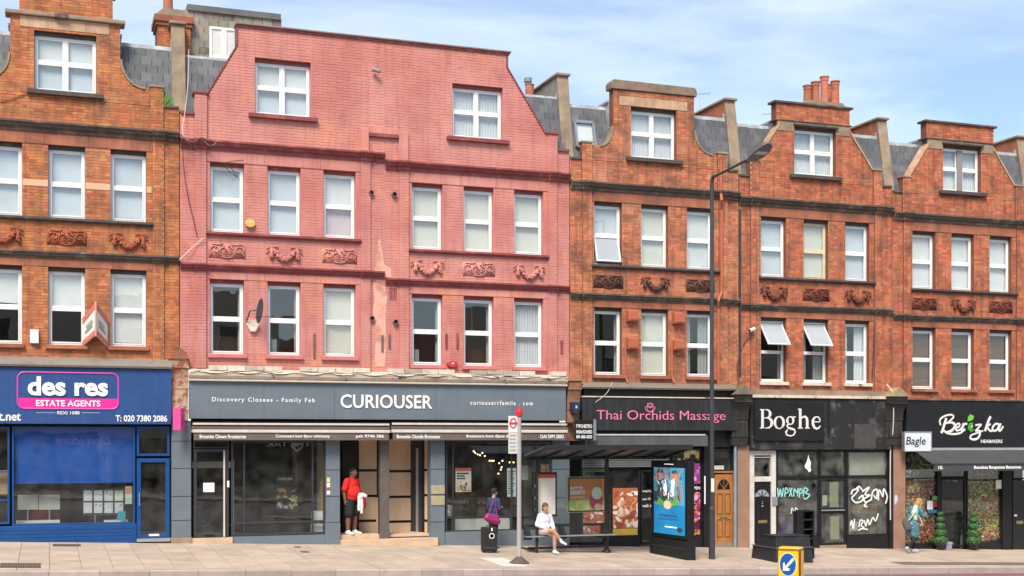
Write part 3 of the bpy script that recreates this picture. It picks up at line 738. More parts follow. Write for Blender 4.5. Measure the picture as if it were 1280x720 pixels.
def brick_house(i, label, kind, mb_, g2, g1, gg, orn, ornm):
    L,W,C=(LL[i],LL[i+1]-LL[i],CC[i]) if i>=0 else (LL[0]-5.45,5.45,CC[0]+.17)
    root=thing('terrace_house',(L+W/2,0,gz(L+W/2)),label,'house','brick houses of the terrace')
    if kind=='dutch': f,l,r=dutch(L,W,C,2.62 if i==0 else 2.74); gt=3.0
    else: f,l,r=trap(L,W,C); gt=2.93
    bay(root,L,W,C,f,mb_,m_mortar,m_reveal,g2,g1,gg,orn,m_terra,m_cornice,m_cornice,m_sill,ornm,seed=30+i,gable_top=gt)
    for q in (l,r): cp=MB(); strip_coping(q,.05,-.035,.335,cp); cp.build('gable_coping',m_stone_c if kind=='trap' else m_cement,root)
    if i==0:
        MB().box(L+1.25,L+4.10,-.11,.36,C+2.62,C+2.72).build('gable_ledge',m_cement,root,bevel=.02)
        masonry(root,root,C+2.72,C+3.32,lambda z:(L+1.58,L+3.80),[],mb_,m_mortar,m_reveal,seed=4,datum=C-8,name='gable_block')
        MB().box(L+1.50,L+3.88,-.06,.36,C+3.32,C+3.42).build('gable_cap',m_cement,root,bevel=.02)
        for a,b in ((1.60,2.25),(2.25,3.15),(3.15,3.72)): MB().box(L+a+.003,L+b-.003,-.02,.0,C+2.34,C+2.61).build('lintel_block',m_stone_c,root,bevel=.004)
        MB().box(L+2.4,L+2.72,-.15,.0,C+2.60,C+2.74).build('keystone',m_cornice,root,bevel=.02)
        for (a,b) in ((.68,.76),(1.66,2.25),(3.14,3.74),(4.63,4.75)):
            MB().box(L+a,L+b,-.014,.0,C-1.60,C-1.44).build('cream_band',mat('cream_band_stone',(.66,.42,.26),.85,.12,3,soot=.2,sootscale=3),root)
    elif kind=='dutch':
        c=MB(); c.prism([(L+1.28,C+2.74),(L+4.05,C+2.74),(L+4.05,C+2.90),(L+3.98,C+2.99),(L+1.36,C+3.01),(L+1.28,C+2.92)],'y',-.06,.36); c.build('gable_coping_top',mat('mossy_coping',(.22,.155,.115),.95,.3,4,bump=.6,bscale=30,patches=[((.12,.10,.07),3,.5,.7,.8)]),root,bevel=.015)
        for a,b in ((1.55,1.90),(1.90,2.62),(2.62,3.33),(3.33,3.75)): MB().box(L+a+.003,L+b-.003,-.02,.0,C+2.29,C+2.55).build('lintel_block',m_stone_c,root,bevel=.004)
    else:
        MB().box(L+1.20,L+4.0,-.07,.36,C+2.93,C+3.0).build('gable_cap',m_cornice,root,bevel=.015)
        MB().box(L+1.24,L+3.96,-.05,.345,C+2.40,C+2.44).build('gable_ledge',m_cornice,root,bevel=.01)
        for a,b in ((1.33,1.92),(1.92,3.41),(3.41,3.89)): MB().box(L+a+.002,L+b-.002,-.022,.05,C+(2.10 if a!=1.92 else 2.29),C+2.40).build('lintel_block',m_cement,root,bevel=.004)
        MB().box(L+1.88,L+3.46,-.10,.0,C+2.285,C+2.33).build('hood_mould',m_sill,root)
    piers(root,L,W,C,mb_,50+i)
    mansard(root,L,W,C,seed=i)
    dormer(root,L,C)
    return root
H={}
H[0]=brick_house(0,'orange brick house with curved gable above the blue estate agency','dutch',m_brick_o,['B','B','B'],['W.52','W.48','W'],['R'],'SPS',mat('carved_terracotta',(.36,.10,.045),.8,.25,6,bump=.3,soot=.4,sootscale=5))
H[3]=brick_house(3,'brick house with curved mossy gable above the massage shop','dutch',m_brick_r,['OB','K','W'],['D','K','C'],['N'],'PSP',mat('sooty_carving',(.115,.05,.032),.8,.3,6,bump=.3))
H[4]=brick_house(4,'brick house with chimney pots and stepped gable above the graffitied black shop','trap',m_brick_d,['B','K!','B'],['TD','TC','Cw'],['N'],'SPS',mat('dark_red_carving',(.17,.05,.03),.8,.3,6,bump=.3))
H[5]=brick_house(5,'brick house with square topped gable above the flower window shop','trap',m_brick_d,['W','W','W'],['V','V','V'],['N',mat('grey_mullion',(.25,.23,.21),.8)],'PSP',MATS['dark_red_carving'])
H[6]=brick_house(6,'house at the far downhill end of terrace, only its slate roof edge showing','trap',m_brick_d,['W','W','W'],['D','D','D'],['N'],'SPS',MATS['dark_red_carving'])
HU=brick_house(-1,'orange brick house at the uphill end of terrace, cut off by the picture edge','dutch',m_brick_o,['W','B','W'],['D','W','D'],['N'],'PSP',MATS['carved_terracotta'])
interior_u=True
# the pink house: two bays under one merged gable
PL=LL[1]; PR=LL[3]; PT=10.87+EYE
H[1]=thing('pink_terrace_house',((PL+PR)/2,0,gz((PL+PR)/2)),'pink painted brick house with wide merged gable above the grey shopfront','house')
root=H[1]; C1,C2=CC[1],CC[2]; P2=LL[2]
def out1(z):
    d=z-C1
    if d<.63: return (PL+.01,P2)
    if d<1.18: return (PL+.42,P2)
    if d<2.55: return (3.90+.77*(d-1.18)/1.37,P2)
    return (4.67,P2) if z<PT else None
def out2(z):
    d=z-C2
    if d<.62: return (P2,PR-.01)
    if d<1.07: return (P2,PR-.43)
    if d<2.85: return (P2,13.28-1.16*(d-1.07)/1.78)
    return (P2,12.12) if z<PT else None
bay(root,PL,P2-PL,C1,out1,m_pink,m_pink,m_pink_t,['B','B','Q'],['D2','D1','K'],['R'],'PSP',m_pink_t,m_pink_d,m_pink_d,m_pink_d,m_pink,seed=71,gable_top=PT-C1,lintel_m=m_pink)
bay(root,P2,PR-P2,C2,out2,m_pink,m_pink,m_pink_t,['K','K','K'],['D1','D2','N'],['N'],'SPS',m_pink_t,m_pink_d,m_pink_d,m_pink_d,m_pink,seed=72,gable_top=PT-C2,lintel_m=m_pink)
MB().box(4.60,12.24,-.09,.36,PT,PT+.05).build('parapet_coping',mat('weathered_coping',(.24,.15,.13),.9,.3,3,bump=.4),root,bevel=.015)
MB().box(4.62,12.20,-.05,.34,PT-.05,PT-.002).build('parapet_fillet',m_pink_d,root)
for q in ([(3.88,C1+1.18),(4.66,C1+2.55),(4.66,PT-.06)],[(12.13,PT-.06),(12.13,C2+2.85),(13.29,C2+1.07)]): cp=MB(); strip_coping(q,.035,-.03,.335,cp); cp.build('gable_coping',m_pink_d,root)
for a,C,tp in ((PL+.38,C1,1.18),(PR-.70,C2,1.07)):
    masonry(root,root,C,C+tp,lambda z,a=a:(a,a+.31),[],m_pink,m_pink,m_pink,y=-.06,thick=.36,seed=81,datum=C-8,name='parapet_pier')
    MB().box(a-.04,a+.35,-.10,.33,C+tp,C+tp+.07).build('pier_cap',m_pink_d,root,bevel=.012)
MB().box(PL+.02,PL+.37,-.06,.34,C1+.63,C1+.70).build('parapet_coping',m_pink_d,root); MB().box(PR-.38,PR-.02,-.06,.34,C2+.62,C2+.69).build('parapet_coping',m_pink_d,root)
# the strip between the two bays
X0,X1,Z0,Z1=rect(463,161,498,201,-.05)
for (pa,pb,ya,yb) in ((451,461,161,196),(498.5,510.5,165,206)):
    Xa_,Xb_,Za_,Zb_=rect(pa,ya,pb,yb,-.05); MB().box(Xa_,Xb_,-.075,.0,Za_,Zb_).build('raised_pilaster',m_pink,root,bevel=.01)
Xa_,Xb_,Za_,Zb_=rect(461.1,160,498.4,167.5,-.05); MB().box(Xa_,Xb_,-.065,.0,Za_,Zb_).build('raised_lintel',m_pink,root,bevel=.01)
Xa_,Xb_,Za_,Zb_=rect(461.5,168,498,172,-.05); MB().box(Xa_,Xb_,-.10,.0,Za_,Zb_).build('panel_hood',m_pink_d,root,bevel=.01)
m_scar=mat('patchy_bare_plaster',(.72,.38,.29),.9,.12,2,bump=.4,patches=[((.60,.24,.20),2.5,.55,.75,.7)])
_t=m_scar.node_tree; _b=_t.nodes['Principled BSDF']; _ge=_n(_t,'ShaderNodeNewGeometry'); _no=_n(_t,'ShaderNodeTexNoise'); _no.inputs['Scale'].default_value=2.2; _no.inputs['Detail'].default_value=6; _t.links.new(_ge.outputs['Position'],_no.inputs['Vector'])
_mr=_n(_t,'ShaderNodeMapRange'); _mr.inputs['From Min'].default_value=.22; _mr.inputs['From Max'].default_value=.50; _t.links.new(_no.outputs[0],_mr.inputs['Value']); _t.links.new(_mr.outputs[0],_b.inputs['Alpha'])
def stain(pts,nm='plaster_scar',Y=-.0125,m=None):
    P=[at(x,y,Y) for x,y in pts]; MB().prism(P,'y',Y,Y+.004).build(nm,m or m_scar,root)
stain([(468,345),(470,332),(471,318),(473,300),(476,299),(478,315),(480,330),(489,336),(489,347)])
stain([(466,352),(481,358),(484,372),(482,395),(483,430),(481,458),(468,458),(470,420),(466,395),(468,372)])
for (px,py) in ((464,241),(493,243),(465,398),(494.5,402.5)):
    X,Z=at(px,py,-.06); f=MB(); f.lathe([(.075,0),(.075,-.10),(.055,-.10),(.055,-.02)],(X,0,Z),12,'y'); o=f.build('flue_pipe',mat('flue_metal',(.16,.13,.12),.5,.2,5),root); 
    MB().lathe([(.054,-.030),(.054,-.022)],(X,0,Z),12,'y').build('flue_mouth',m_cable,o)
for (px,py,w,h) in ((455,356,10,9),(487,364,5,14)):
    for k in range(5): 
        X,Z=at(px+k*1.9,py,-.02); MB().box(X,X+.022,-.016,0,Z-.14-.1*(w==5),Z+.10).build('air_vent_slot',m_pink_d,root)
for (px,y0,y1) in ((393,417,448),(558,417,436),(572,417,436),(478,419,440),(487,418,436),(702,426,442)):
    X,Za=at(px,y1,-.02); Zb=at(px,y0,-.02)[1]; MB().box(X-.03,X+.03,-.035,0,Za,Zb).build('wall_tie_plate',m_pink_d if px>500 else mat('rusty_plate',(.16,.10,.08),.8,.3,8),root)
# roofs, party walls, chimneys of the pink house
mr=MB()
for a,b,C in ((PL+.05,PL+1.42,C1),(PR-1.95,PR-.05,C2)): mr.prism([(.17,C+.64),(.60,C+2.30),(9,C+2.28),(9,C+.64)],'x',a,b)
roof=mr.build('roof',m_underlay,root)
slate_field(root,roof,PL+.2,PL+1.45,C1+.64,C1+2.28,.17,.60,m_slate,seed=5); slate_field(root,roof,PR-1.9,PR-.12,C2+.64,C2+2.28,.17,.60,m_slate,seed=6)
for a,b,C in ((PL+.15,PL+1.5,C1),(PR-1.9,PR-.15,C2)): MB().prism([(.53,C+2.16),(.57,C+2.33),(1.0,C+2.35),(1.0,C+2.30)],'x',a,b).build('ridge_flashing',m_lead,roof)
UX0,UX1=at(236,0,1.2)[0],at(348,0,1.2)[0]; UZ1=at(290,20,1.2)[1]
ub=MB(); ub.box(UX0,UX1,1.2,5,C1+2.2,UZ1); up=ub.build('upper_dormer',m_underlay,root)
wx0,wx1,wz0,wz1=rect(261,37,297,76,1.2)
slate_field(root,up,UX0,UX1,C1+2.30,UZ1+.02,1.19,1.195,m_slate_o,exp=.195,wid=.26,seed=9)
MB().box(UX0-.05,UX1+.05,1.08,5.05,UZ1,UZ1+.16).build('roof_edge',mat('grey_felt',(.13,.13,.125),.9,.2,3),up)
sw=MB(); sash_ring(sw,wx0,wx1,wz0,wz1,.06,1.02,1.19); sw.box((wx0+wx1)/2-.07,(wx0+wx1)/2+.07,1.025,1.185,wz0,wz1); so=sw.build('shuttered_window',m_upvc,root)
sl=MB(); z=wz0+.07
while z<wz1-.06: sl.box(wx0+.06,(wx0+wx1)/2-.07,1.05,1.08,z,z+.022); sl.box((wx0+wx1)/2+.07,wx1-.06,1.05,1.08,z,z+.022); z+=.03
sl.build('shutter_slats',m_upvc,so)['kind']='stuff'
for i in (1,3,4,5,6):
    party_wall(H[0] if i==1 else (H[1] if i==3 else H[i-1]), LL[i], CC[i] if i!=1 else CC[0]-.05, m_slate_o if i==3 else mb_ if False else m_brick_plain if False else mat('brick_flank',(.33,.115,.06),.9,.25,5,bump=.5,bscale=20,soot=.5), top=3.12 if i==3 else 3.0)
party_wall(H[0],LL[0],CC[0],MATS['brick_flank'])
def chimney(root,X0,X1,Y0,Y1,z0,z1,pots,mbk):
    c=MB(); c.box(X0,X1,Y0,Y1,z0,z1-.28); c.box(X0-.05,X1+.05,Y0-.05,Y1+.05,z1-.28,z1-.18); c.box(X0-.09,X1+.09,Y0-.09,Y1+.09,z1-.18,z1)
    ch=masonry(root,root,z0,z1-.28,lambda z:(X0,X1),[],mbk,m_mortar,m_reveal,y=Y0,thick=Y1-Y0,seed=5,name='chimney')
    MB().box(X0-.05,X1+.05,Y0-.05,Y1+.05,z1-.279,z1-.18).build('corbel',MATS['brick_flank'],ch,bevel=.01); MB().box(X0-.09,X1+.09,Y0-.09,Y1+.09,z1-.179,z1).build('corbel',MATS['brick_flank'],ch,bevel=.01)
    MB().prism([(X0-.06,z1),(X1+.06,z1),(X1-.15,z1+.18),(X0+.15,z1+.18)],'y',Y0-.04,Y1+.04).build('flaunching',m_cement,ch)
    for (x,y,zt,r) in pots:
        p=MB(); p.lathe([(r*1.05,z1+.0),(r,z1+.3),(r*.94,zt-.16),(r*1.04,zt-.14),(r*1.05,zt-.06),(r*1.2,zt-.03),(r*1.2,zt),(r*.8,zt),(r*.8,zt-.1)],(x,y,0),16); p.build('chimney_pot',m_pot,ch,smooth=False)
    return ch
Yc=2.2; cx0=at(1003,0,Yc)[0]; cx1=at(1057,0,Yc)[0]; cz=at(1030,134,Yc)[1]
chimney(H[4],cx0,cx1,Yc,Yc+1.2,CC[4]+2.3,cz,[(at(px,0,Yc+dy)[0],Yc+dy,at(px,py,Yc+dy)[1],.135) for px,py,dy in ((1009.5,107,.3),(1019.5,102.5,.3),(1030.5,96,.3),(1036.5,106,.9),(1044,101.5,.3))],m_brick_d)
Yc=1.0; cx0=at(197,0,Yc)[0]; cx1=at(238,0,Yc)[0]; cz=at(215,20,Yc)[1]
ch=chimney(H[0],cx0,cx1,Yc,Yc+.9,CC[0]+2.2,cz,[(at(210,0,Yc+.4)[0],Yc+.4,cz+.95,.13)],m_brick_o)
X,Z=at(662,106,2.0); MB().lathe([(.13,Z-.4),(.13,Z-.02),(.15,Z),(.10,Z+.02)],(X,2,0),12).build('chimney_pot',m_pot,roof)
X,Z=at(658,0,2.4)[0],at(660,97,2.4)[1]; 
p=MB(); X=at(660,0,2.4)[0]; p.lathe([(.085,Z-.7),(.085,Z-.15),(.12,Z-.14),(.12,Z-.02),(.05,Z)],(X,2.4,0),12); p.build('vent_cowl',mat('galvanised',(.25,.26,.27),.5,.2,6,metal=.5),roof)
# roof window of the massage house
rx0,rx1,rz0,rz1=rect(717,153,740,187,.4)
rw=MB(); th=math.atan2(.43,1.68); cxm=(rx0+rx1)/2; czm=(rz0+rz1)/2; cym=.17+.43*(czm-(CC[3]+.62))/1.70-.11
rot=Matrix.Rotation(-th,3,'X')
def rbox(dx,dz,sx,sz,dy,sy): 
    o=rot@Vector((dx,dy,dz)); rw.obox((cxm+o.x,cym+o.y,czm+o.z),sx,sy,sz,rot)
w_,h_=rx1-rx0,(rz1-rz0)
for a,b,c,d in ((-w_/2,0,.07,h_),(w_/2,0,.07,h_),(0,h_/2,w_,.09),(0,-h_/2,w_,.07)): rbox(a,b,c,d,0,.12)
ro=rw.build('roof_window',mat('grey_roof_window',(.20,.22,.25),.5,.1),H[3])
rw=MB(); rbox(0,0,w_-.07,h_-.08,-.02,.01); rw.build('pane',m_glass,ro); rw=MB(); rbox(0,0,w_-.07,h_-.08,.03,.01); rw.build('roller_blind',m_bl_white,ro)
interior(HU,LL[0]-5.45,5.45,[(CC[0]+.17-5.85,CC[0]+.17-3.0),(CC[0]+.17-2.9,CC[0]+.47)])
MB().box(LL[0]-5.44,LL[0]-.01,.0,.30,-.2,CC[0]+.17-5.93).build('ground_floor_wall',m_brown,HU)
# dim rooms behind the windows
for i in (0,3,4,5,6):
    L=LL[i]; W=LL[i+1]-L; C=CC[i]
    interior(H[i],L,W,[(C-5.85,C-3.0),(C-2.9,C+.3)])
interior(H[1],PL,P2-PL,[(C1-5.85,C1-3.0),(C1-2.9,C1+.3)]); interior(H[1],P2,PR-P2,[(C2-5.85,C2-3.0),(C2-2.9,C2+.3)]); interior(H[1],4.7,3.85,[(C1+.5,C1+2.5)],2.5); interior(H[1],8.65,3.4,[(C2+.5,C2+2.6)],2.5)
# ------------------------------------------------------------------ shopfronts (all parts of their house)
def pbox(root,nm,x0,y0,x1,y1,Yf,Yb,m,bevel=0,parent=None):
    X0,X1,Z0,Z1=rect(x0,y0,x1,y1,Yf); return MB().box(X0,X1,Yf,Yb,Z0,Z1).build(nm,m,parent or root,bevel=bevel)
def glazed(root,nm,x0,y0,x1,y1,Y,m,fw=.05,vs_=(),hs_=(),gm=None,depth=.08,hw=None):
    """framed glazing; vs_/hs_ are photo positions of mullions and transoms; every pane is a piece of its own"""
    X0,X1,Z0,Z1=rect(x0,y0,x1,y1,Y); xm=(x0+x1)/2
    f=MB(); sash_ring(f,X0,X1,Z0,Z1,fw,Y,Y+depth); mw=fw*.75; hw=hw or mw
    V=sorted(at(v,0,Y)[0] for v in vs_); Hh=sorted(at(xm,h,Y)[1] for h in hs_)
    for v in V: f.box(v-mw/2,v+mw/2,Y+.004,Y+depth-.006,Z0+fw,Z1-fw)
    for h in Hh: f.box(X0+fw,X1-fw,Y+.008,Y+depth-.012,h-hw/2,h+hw/2)
    o=f.build(nm,m,root,bevel=.004)
    ex=[X0+fw*.8]+V+[X1-fw*.8]; ez=[Z0+fw*.8]+Hh+[Z1-fw*.8]
    for a,b in zip(ex,ex[1:]):
        for c,d in zip(ez,ez[1:]): MB().box(a,b,Y+depth*.5,Y+depth*.5+.006,c,d).build('pane',gm or m_shopglass,o)
    return o
def shop_shell(root,X0,X1,ztop,zhead,m=None,depth=5.0,y0=.34):
    """header wall above the shop window and the dim shop behind it"""
    MB().box(X0+.01,X1-.01,.0,.30,zhead,ztop).build('shop_header',m_black,root)
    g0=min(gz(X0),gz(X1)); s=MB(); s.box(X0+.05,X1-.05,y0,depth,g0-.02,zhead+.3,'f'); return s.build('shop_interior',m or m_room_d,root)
def poster(root,nm,x0,y0,x1,y1,Y,m,frame=None,parent=None,fw=.03):
    X0,X1,Z0,Z1=rect(x0,y0,x1,y1,Y); o=MB().box(X0,X1,Y,Y+.01,Z0,Z1).build(nm,m,parent or root)
    if frame: f=MB(); sash_ring(f,X0-fw,X1+fw,Z0-fw,Z1+fw,fw,Y-.012,Y+.012); f.build('frame',frame,o)
    return o
def collage(parent,x0,y0,x1,y1,Y,cols,n,seed,smin=.04,smax=.16):
    """a printed picture: overlapping flat patches of colour, each a hair in front of the last"""
    X0,X1,Z0,Z1=rect(x0,y0,x1,y1,Y); rn=random.Random(seed); mb=MB(); W_,H_=X1-X0,Z1-Z0
    for k in range(n):
        mb.mi=rn.randrange(len(cols)); s1=rn.uniform(smin,smax)*max(W_,H_); s2=s1*rn.uniform(.25,.8); a=rn.uniform(0,3.14); cx,cz=rn.uniform(X0,X1),rn.uniform(Z0,Z1); y=Y-.001-.0003*k; m=9; p=[]
        for i in range(m):
            t_=2*math.pi*i/m; u,v=s1*math.cos(t_)*rn.uniform(.8,1.1),s2*math.sin(t_)*rn.uniform(.8,1.1)
            p.append((min(max(cx+u*math.cos(a)-v*math.sin(a),X0),X1),y,min(max(cz+u*math.sin(a)+v*math.cos(a),Z0),Z1)))
        b0=len(mb.v); mb.v+=p; mb.face(tuple(range(b0,b0+m)))
    o=mb.build('printed_picture',[mat('ink_%03d_%03d_%03d'%tuple(int(c*999) for c in col),col,.5,.12,9) for col in cols],parent); o['kind']='stuff'; return o
def base_z(X): return gz(X)+.002
# ---- blue estate agency
r=H[0]; Yf=-.26
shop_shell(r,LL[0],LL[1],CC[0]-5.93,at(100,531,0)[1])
X0=LL[0]+.1; X1=at(214,0,Yf)[0]; Z0=at(107,530,Yf)[1]; Z1=at(107,459.5,Yf)[1]
fa=MB().box(X0,X1,Yf,0,Z0,Z1).build('shop_fascia',m_blue,r,bevel=.01)
MB().prism([(.0,Z1+.003),(-.34,Z1+.003),(-.36,Z1+.05),(-.28,Z1+.16),(-.10,Z1+.24),(0,Z1+.26)],'x',X0-.05,X1+.02).build('shop_cornice',mat('leaded_cornice',(.24,.20,.17),.8,.3,3,bump=.4,soot=.5,sootscale=3),r)
Yl=Yf-.004
def ring2d(x0,x1,z0,z1,rad,n=6):
    p=[]
    for cx,cz,a in ((x1-rad,z1-rad,0),(x0+rad,z1-rad,90),(x0+rad,z0+rad,180),(x1-rad,z0+rad,270)):
        p+=[(cx+rad*math.cos(R(a+90*i/n)),cz+rad*math.sin(R(a+90*i/n))) for i in range(n+1)]
    return p
a0,a1,b0,b1=rect(22,466,148,511,Yl)
o=MB(); pp=ring2d(a0,a1,b0,b1,.16); o.tube([(x,Yl,z) for x,z in pp],.022,6,closed=True); o.build('sign_border',mat('magenta_tube',(.55,.06,.36),.4,.05),fa)
zmid=at(85,498,Yl)[1]; q=[p for p in pp if p[1]<zmid-.02]
MB().prism([(a0,zmid)]+[p for p in pp if p[1]<=b0+.17]+[(a1,zmid)],'y',Yl-.004,Yl+.003).build('sign_band',m_pinksign,fa)
pletter('des res',34.5,471,135,495,Yl,m_white,fa,bold=.035,th=.03)
pletter('ESTATE AGENTS',45,500.3,125.5,508,Yl-.006,m_white,fa,bold=.02)
pletter('REXI 1088',71.5,514,99.5,518,Yl,m_white,fa,bold=.01)
for xa,xb in ((45,69),(102,125)): pbox(r,'sign_rule',xa,515.6,xb,516.2,Yl,Yl+.004,mat('pale_blue_line',(.35,.42,.55),.5,0),parent=fa)
pletter('T: 020 7380 2086',144.5,519,209,527,Yl,m_white,fa,bold=.02)
pletter('et.net',-8,516.5,26,526,Yl,m_white,fa,bold=.02)
pz=lambda x:at(x,0,0)[0]
wn_=glazed(r,'shop_window',15,533,169,656,-.03,m_bluefr,.045)
glazed(r,'shop_window',-60,533,12,656,-.03,m_bluefr,.05,hs_=(590,626))
MB().box(at(-60,0)[0],at(170.5,0)[0],-.06,.2,gz(2),at(60,657,-.06)[1]).build('stall_riser',m_bluefr,r,bevel=.01)
for k in range(4): pbox(r,'riser_board',-20,659+k*4.4,168,662.3+k*4.4,-.068,-.058,m_bluefr)
pbox(r,'roller_blind',18,534,167,604,.10,.105,m_bluebl)
pletter('Don Idure',70,545,138,556,.098,mat('faint_violet_print',(.16,.15,.62),.8,0),r,mirror=True,shear=.25,th=.002,name='blind_lettering')
dr=glazed(r,'shop_door',171,573,212,673,-.03,m_bluefr,.10,gm=m_shopglass); glazed(r,'door_transom',171,533,212,570,-.03,m_bluefr,.06)
pbox(r,'door_handle',173.6,616,174.8,632,-.09,-.06,m_steel,parent=dr); pbox(r,'letter_plate',186,667.5,199,670,-.04,-.025,m_white,parent=dr)
pbox(r,'door_step',171,673.2,213,677,-.10,.3,mat('lead_step',(.3,.3,.29),.6,.2),parent=dr)
pbox(r,'carved_display_panel',-30,588,11,618,.16,.2,m_stone_c)
for xa,xb in ((22,47.5),(48.5,75)):
    b=pbox(r,'display_board',xa,618.5,xb,637,.55,.58,mat('cream_board',(.66,.66,.55),.7,.05)); pbox(r,'board_leg',(xa+xb)/2-.8,637,(xa+xb)/2+.8,652,.56,.58,m_steel,parent=b)
pbox(r,'low_display_shelf',20,651,75,654,.35,.7,m_white)
pbox(r,'red_seat_back',40,636,74,650,1.0,1.1,mat('red_vinyl',(.35,.02,.02),.5))
rk=pbox(r,'property_rack',103,611,156,644,.32,.33,mat('smoky_perspex',(.06,.07,.08),.3))
m_card=mat('property_card_white',(.68,.70,.72),.5,.03)
for ci in range(4):
    for ri in range(2): pbox(r,'property_card',104.5+ci*13,613+ri*15.3,115+ci*13,626+ri*15.3,.31,.315,m_card,parent=rk); collage(rk,105.3+ci*13,614.5+ri*15.3,114.2+ci*13,619.5+ri*15.3,.309,[(.25,.30,.34),(.45,.36,.28),(.10,.12,.13),(.55,.58,.60)],12,ci*7+ri)
pbox(r,'rack_leg',118,644,119.4,653,.32,.34,m_steel,parent=rk); pbox(r,'rack_leg',146,644,147.4,653,.32,.34,m_steel,parent=rk)
pbox(r,'teal_leaflet',147.5,639,157,650,.15,.155,mat('teal_card',(.02,.38,.42),.6)); pbox(r,'green_leaflet',156.5,608,165,630,.06,.065,mat('pale_green_card',(.45,.62,.45),.6)); pbox(r,'red_leaflet',157,609,164.5,617,.052,.056,mat('coral_card',(.65,.2,.15),.6))
pbox(r,'low_display_shelf',130,650,160,654,.3,.5,m_white)
# ---- pilasters and brackets between the shops
def corbel(root,x0,x1,y0,y1,m,capm,Y=-.30,nm='console_bracket'):
    X0,X1,Z0,Z1=rect(x0,y0,x1,y1,Y); h=Z1-Z0
    c=MB(); c.prism([(0,Z0),(Y*.35,Z0),(Y*.42,Z0+.12*h),(Y*.40,Z0+.40*h),(Y*.55,Z0+.58*h),(Y*.90,Z0+.74*h),(Y,Z0+.80*h),(Y,Z0+.84*h),(0,Z0+.84*h)],'x',X0,X1)
    o=c.build(nm,m,root,bevel=.008)
    for t in (.14,.44,.72): MB().box(X0-.012,X1+.012,Y*(.45 if t<.5 else .93)-.012,-.001,Z0+t*h,Z0+t*h+.035).build('bracket_moulding',m,o,bevel=.006)
    g_=MB(); g_.prism([(X0-.03,Z0+.842*h),(X1+.03,Z0+.842*h),((X0+X1)/2,Z1)],'y',Y-.05,.0); g_.build('bracket_gablet',capm,o)
    for sx in (0,): 
        for k in range(3): xx=X0+(X1-X0)*(k+.5)/3; MB().box(xx-.02,xx+.02,Y*.44-.01,Y*.3,Z0+.18*h,Z0+.38*h).build('bracket_flute',m,o)
    return o
r=H[1]
X0,X1,Z0,Z1=rect(214.5,526,239,668,-.06)
MB().box(X0,X1,-.06,.30,gz(X0)+.14,Z1).build('shop_pilaster',m_grey,r,bevel=.01); MB().box(X0-.02,X1+.02,-.09,.3,gz(X0)-.02,gz(X0)+.138).build('pilaster_plinth',m_cement,r,bevel=.01)
for yy in (551,585,620,650): pbox(r,'panel_joint',214.2,yy,239.3,yy+.8,-.064,-.05,m_greyd)
corbel(r,213,236,434,526,mat('flaking_cream_terracotta',(.50,.33,.24),.85,.3,8,bump=.5,patches=[((.30,.10,.05),6,.48,.56,.9)]),m_terra,-.26)
# ---- grey shopfront under the pink house
Yf=-.24; zh=at(470,548,0)[1]
shop_shell(r,LL[1]+.3,at(424,0)[0],CC[2]-5.93,at(300,545,0)[1]); shop_shell(r,at(540,0)[0],LL[3]-.3,CC[2]-5.93,at(620,545,0)[1])
MB().box(at(424,0)[0],at(540,0)[0],.01,.30,at(470,549,0)[1],CC[2]-5.93).build('shop_header',m_black,r)
MB().box(LL[1]+.05,LL[2],.0,.29,CC[2]-5.93,CC[1]-5.93).build('shop_header',m_pink_m,r)
X0,X1=at(237,0,Yf)[0],at(707.5,0,Yf)[0]; Z0=at(470,524.5,Yf)[1]; Z1=at(470,480,Yf)[1]
fa=MB().box(X0,X1,Yf,0,Z0,Z1).build('shop_fascia',m_grey,r,bevel=.008)
for px in (330,418,545,640): 
    X=at(px,0,Yf)[0]; MB().box(X-.003,X+.003,Yf-.002,Yf+.002,Z0+.01,Z1-.01).build('panel_joint',m_greyd,fa)
pletter('Discovery Closees - Family Feb',265,497,393.5,504,Yf-.003,m_white,fa,bold=.012,spacing=1.3)
pletter('CURIOUSER',425.5,493.5,540,510.5,Yf-.003,m_white,fa,bold=.014,spacing=1.02,th=.02)
pletter('curiouserrfamile . com',588,501,666,506.5,Yf-.003,m_white,fa,bold=.012,spacing=1.35)
cn=MB(); zc=Z1+.003
cn.prism([(0,zc),(-.30,zc),(-.31,zc+.05),(-.26,zc+.07),(-.36,zc+.15),(-.37,zc+.20),(-.20,zc+.30),(0,zc+.34)],'x',X0-.03,X1+.02)
co=cn.build('shop_cornice',m_creampeel,r)
for k in range(22):
    xa=X0+(X1-X0)*k/22; 
    MB().box(xa+.01,xa+(X1-X0)/22-.01,-.30,-.1,zc+.30+random.uniform(-.02,.015),zc+.42).build('cornice_lead',mat('torn_lead',(.55,.45,.36),.8,.3,6,objr=.35,bump=.5),co) if k%5 else None
w=MB(); w.tube([(X0+(X1-X0)*i/60,-.385+.01*math.sin(i),zc+.22+.025*math.sin(i*1.3)) for i in range(61)],.011,5); w.build('cable',m_cable,co); w=MB(); w.tube([(X0+(X1-X0)*i/60,-.375,zc+.27+.02*math.sin(i*.9+1)) for i in range(61)],.012,5); w.build('cable',m_wire_w,co)
w=MB(); w.tube([(X0,-.32,zc+.025),(X1,-.32,zc+.025)],.018,6); w.build('light_trough',mat('grey_trough',(.45,.43,.40),.5),co)
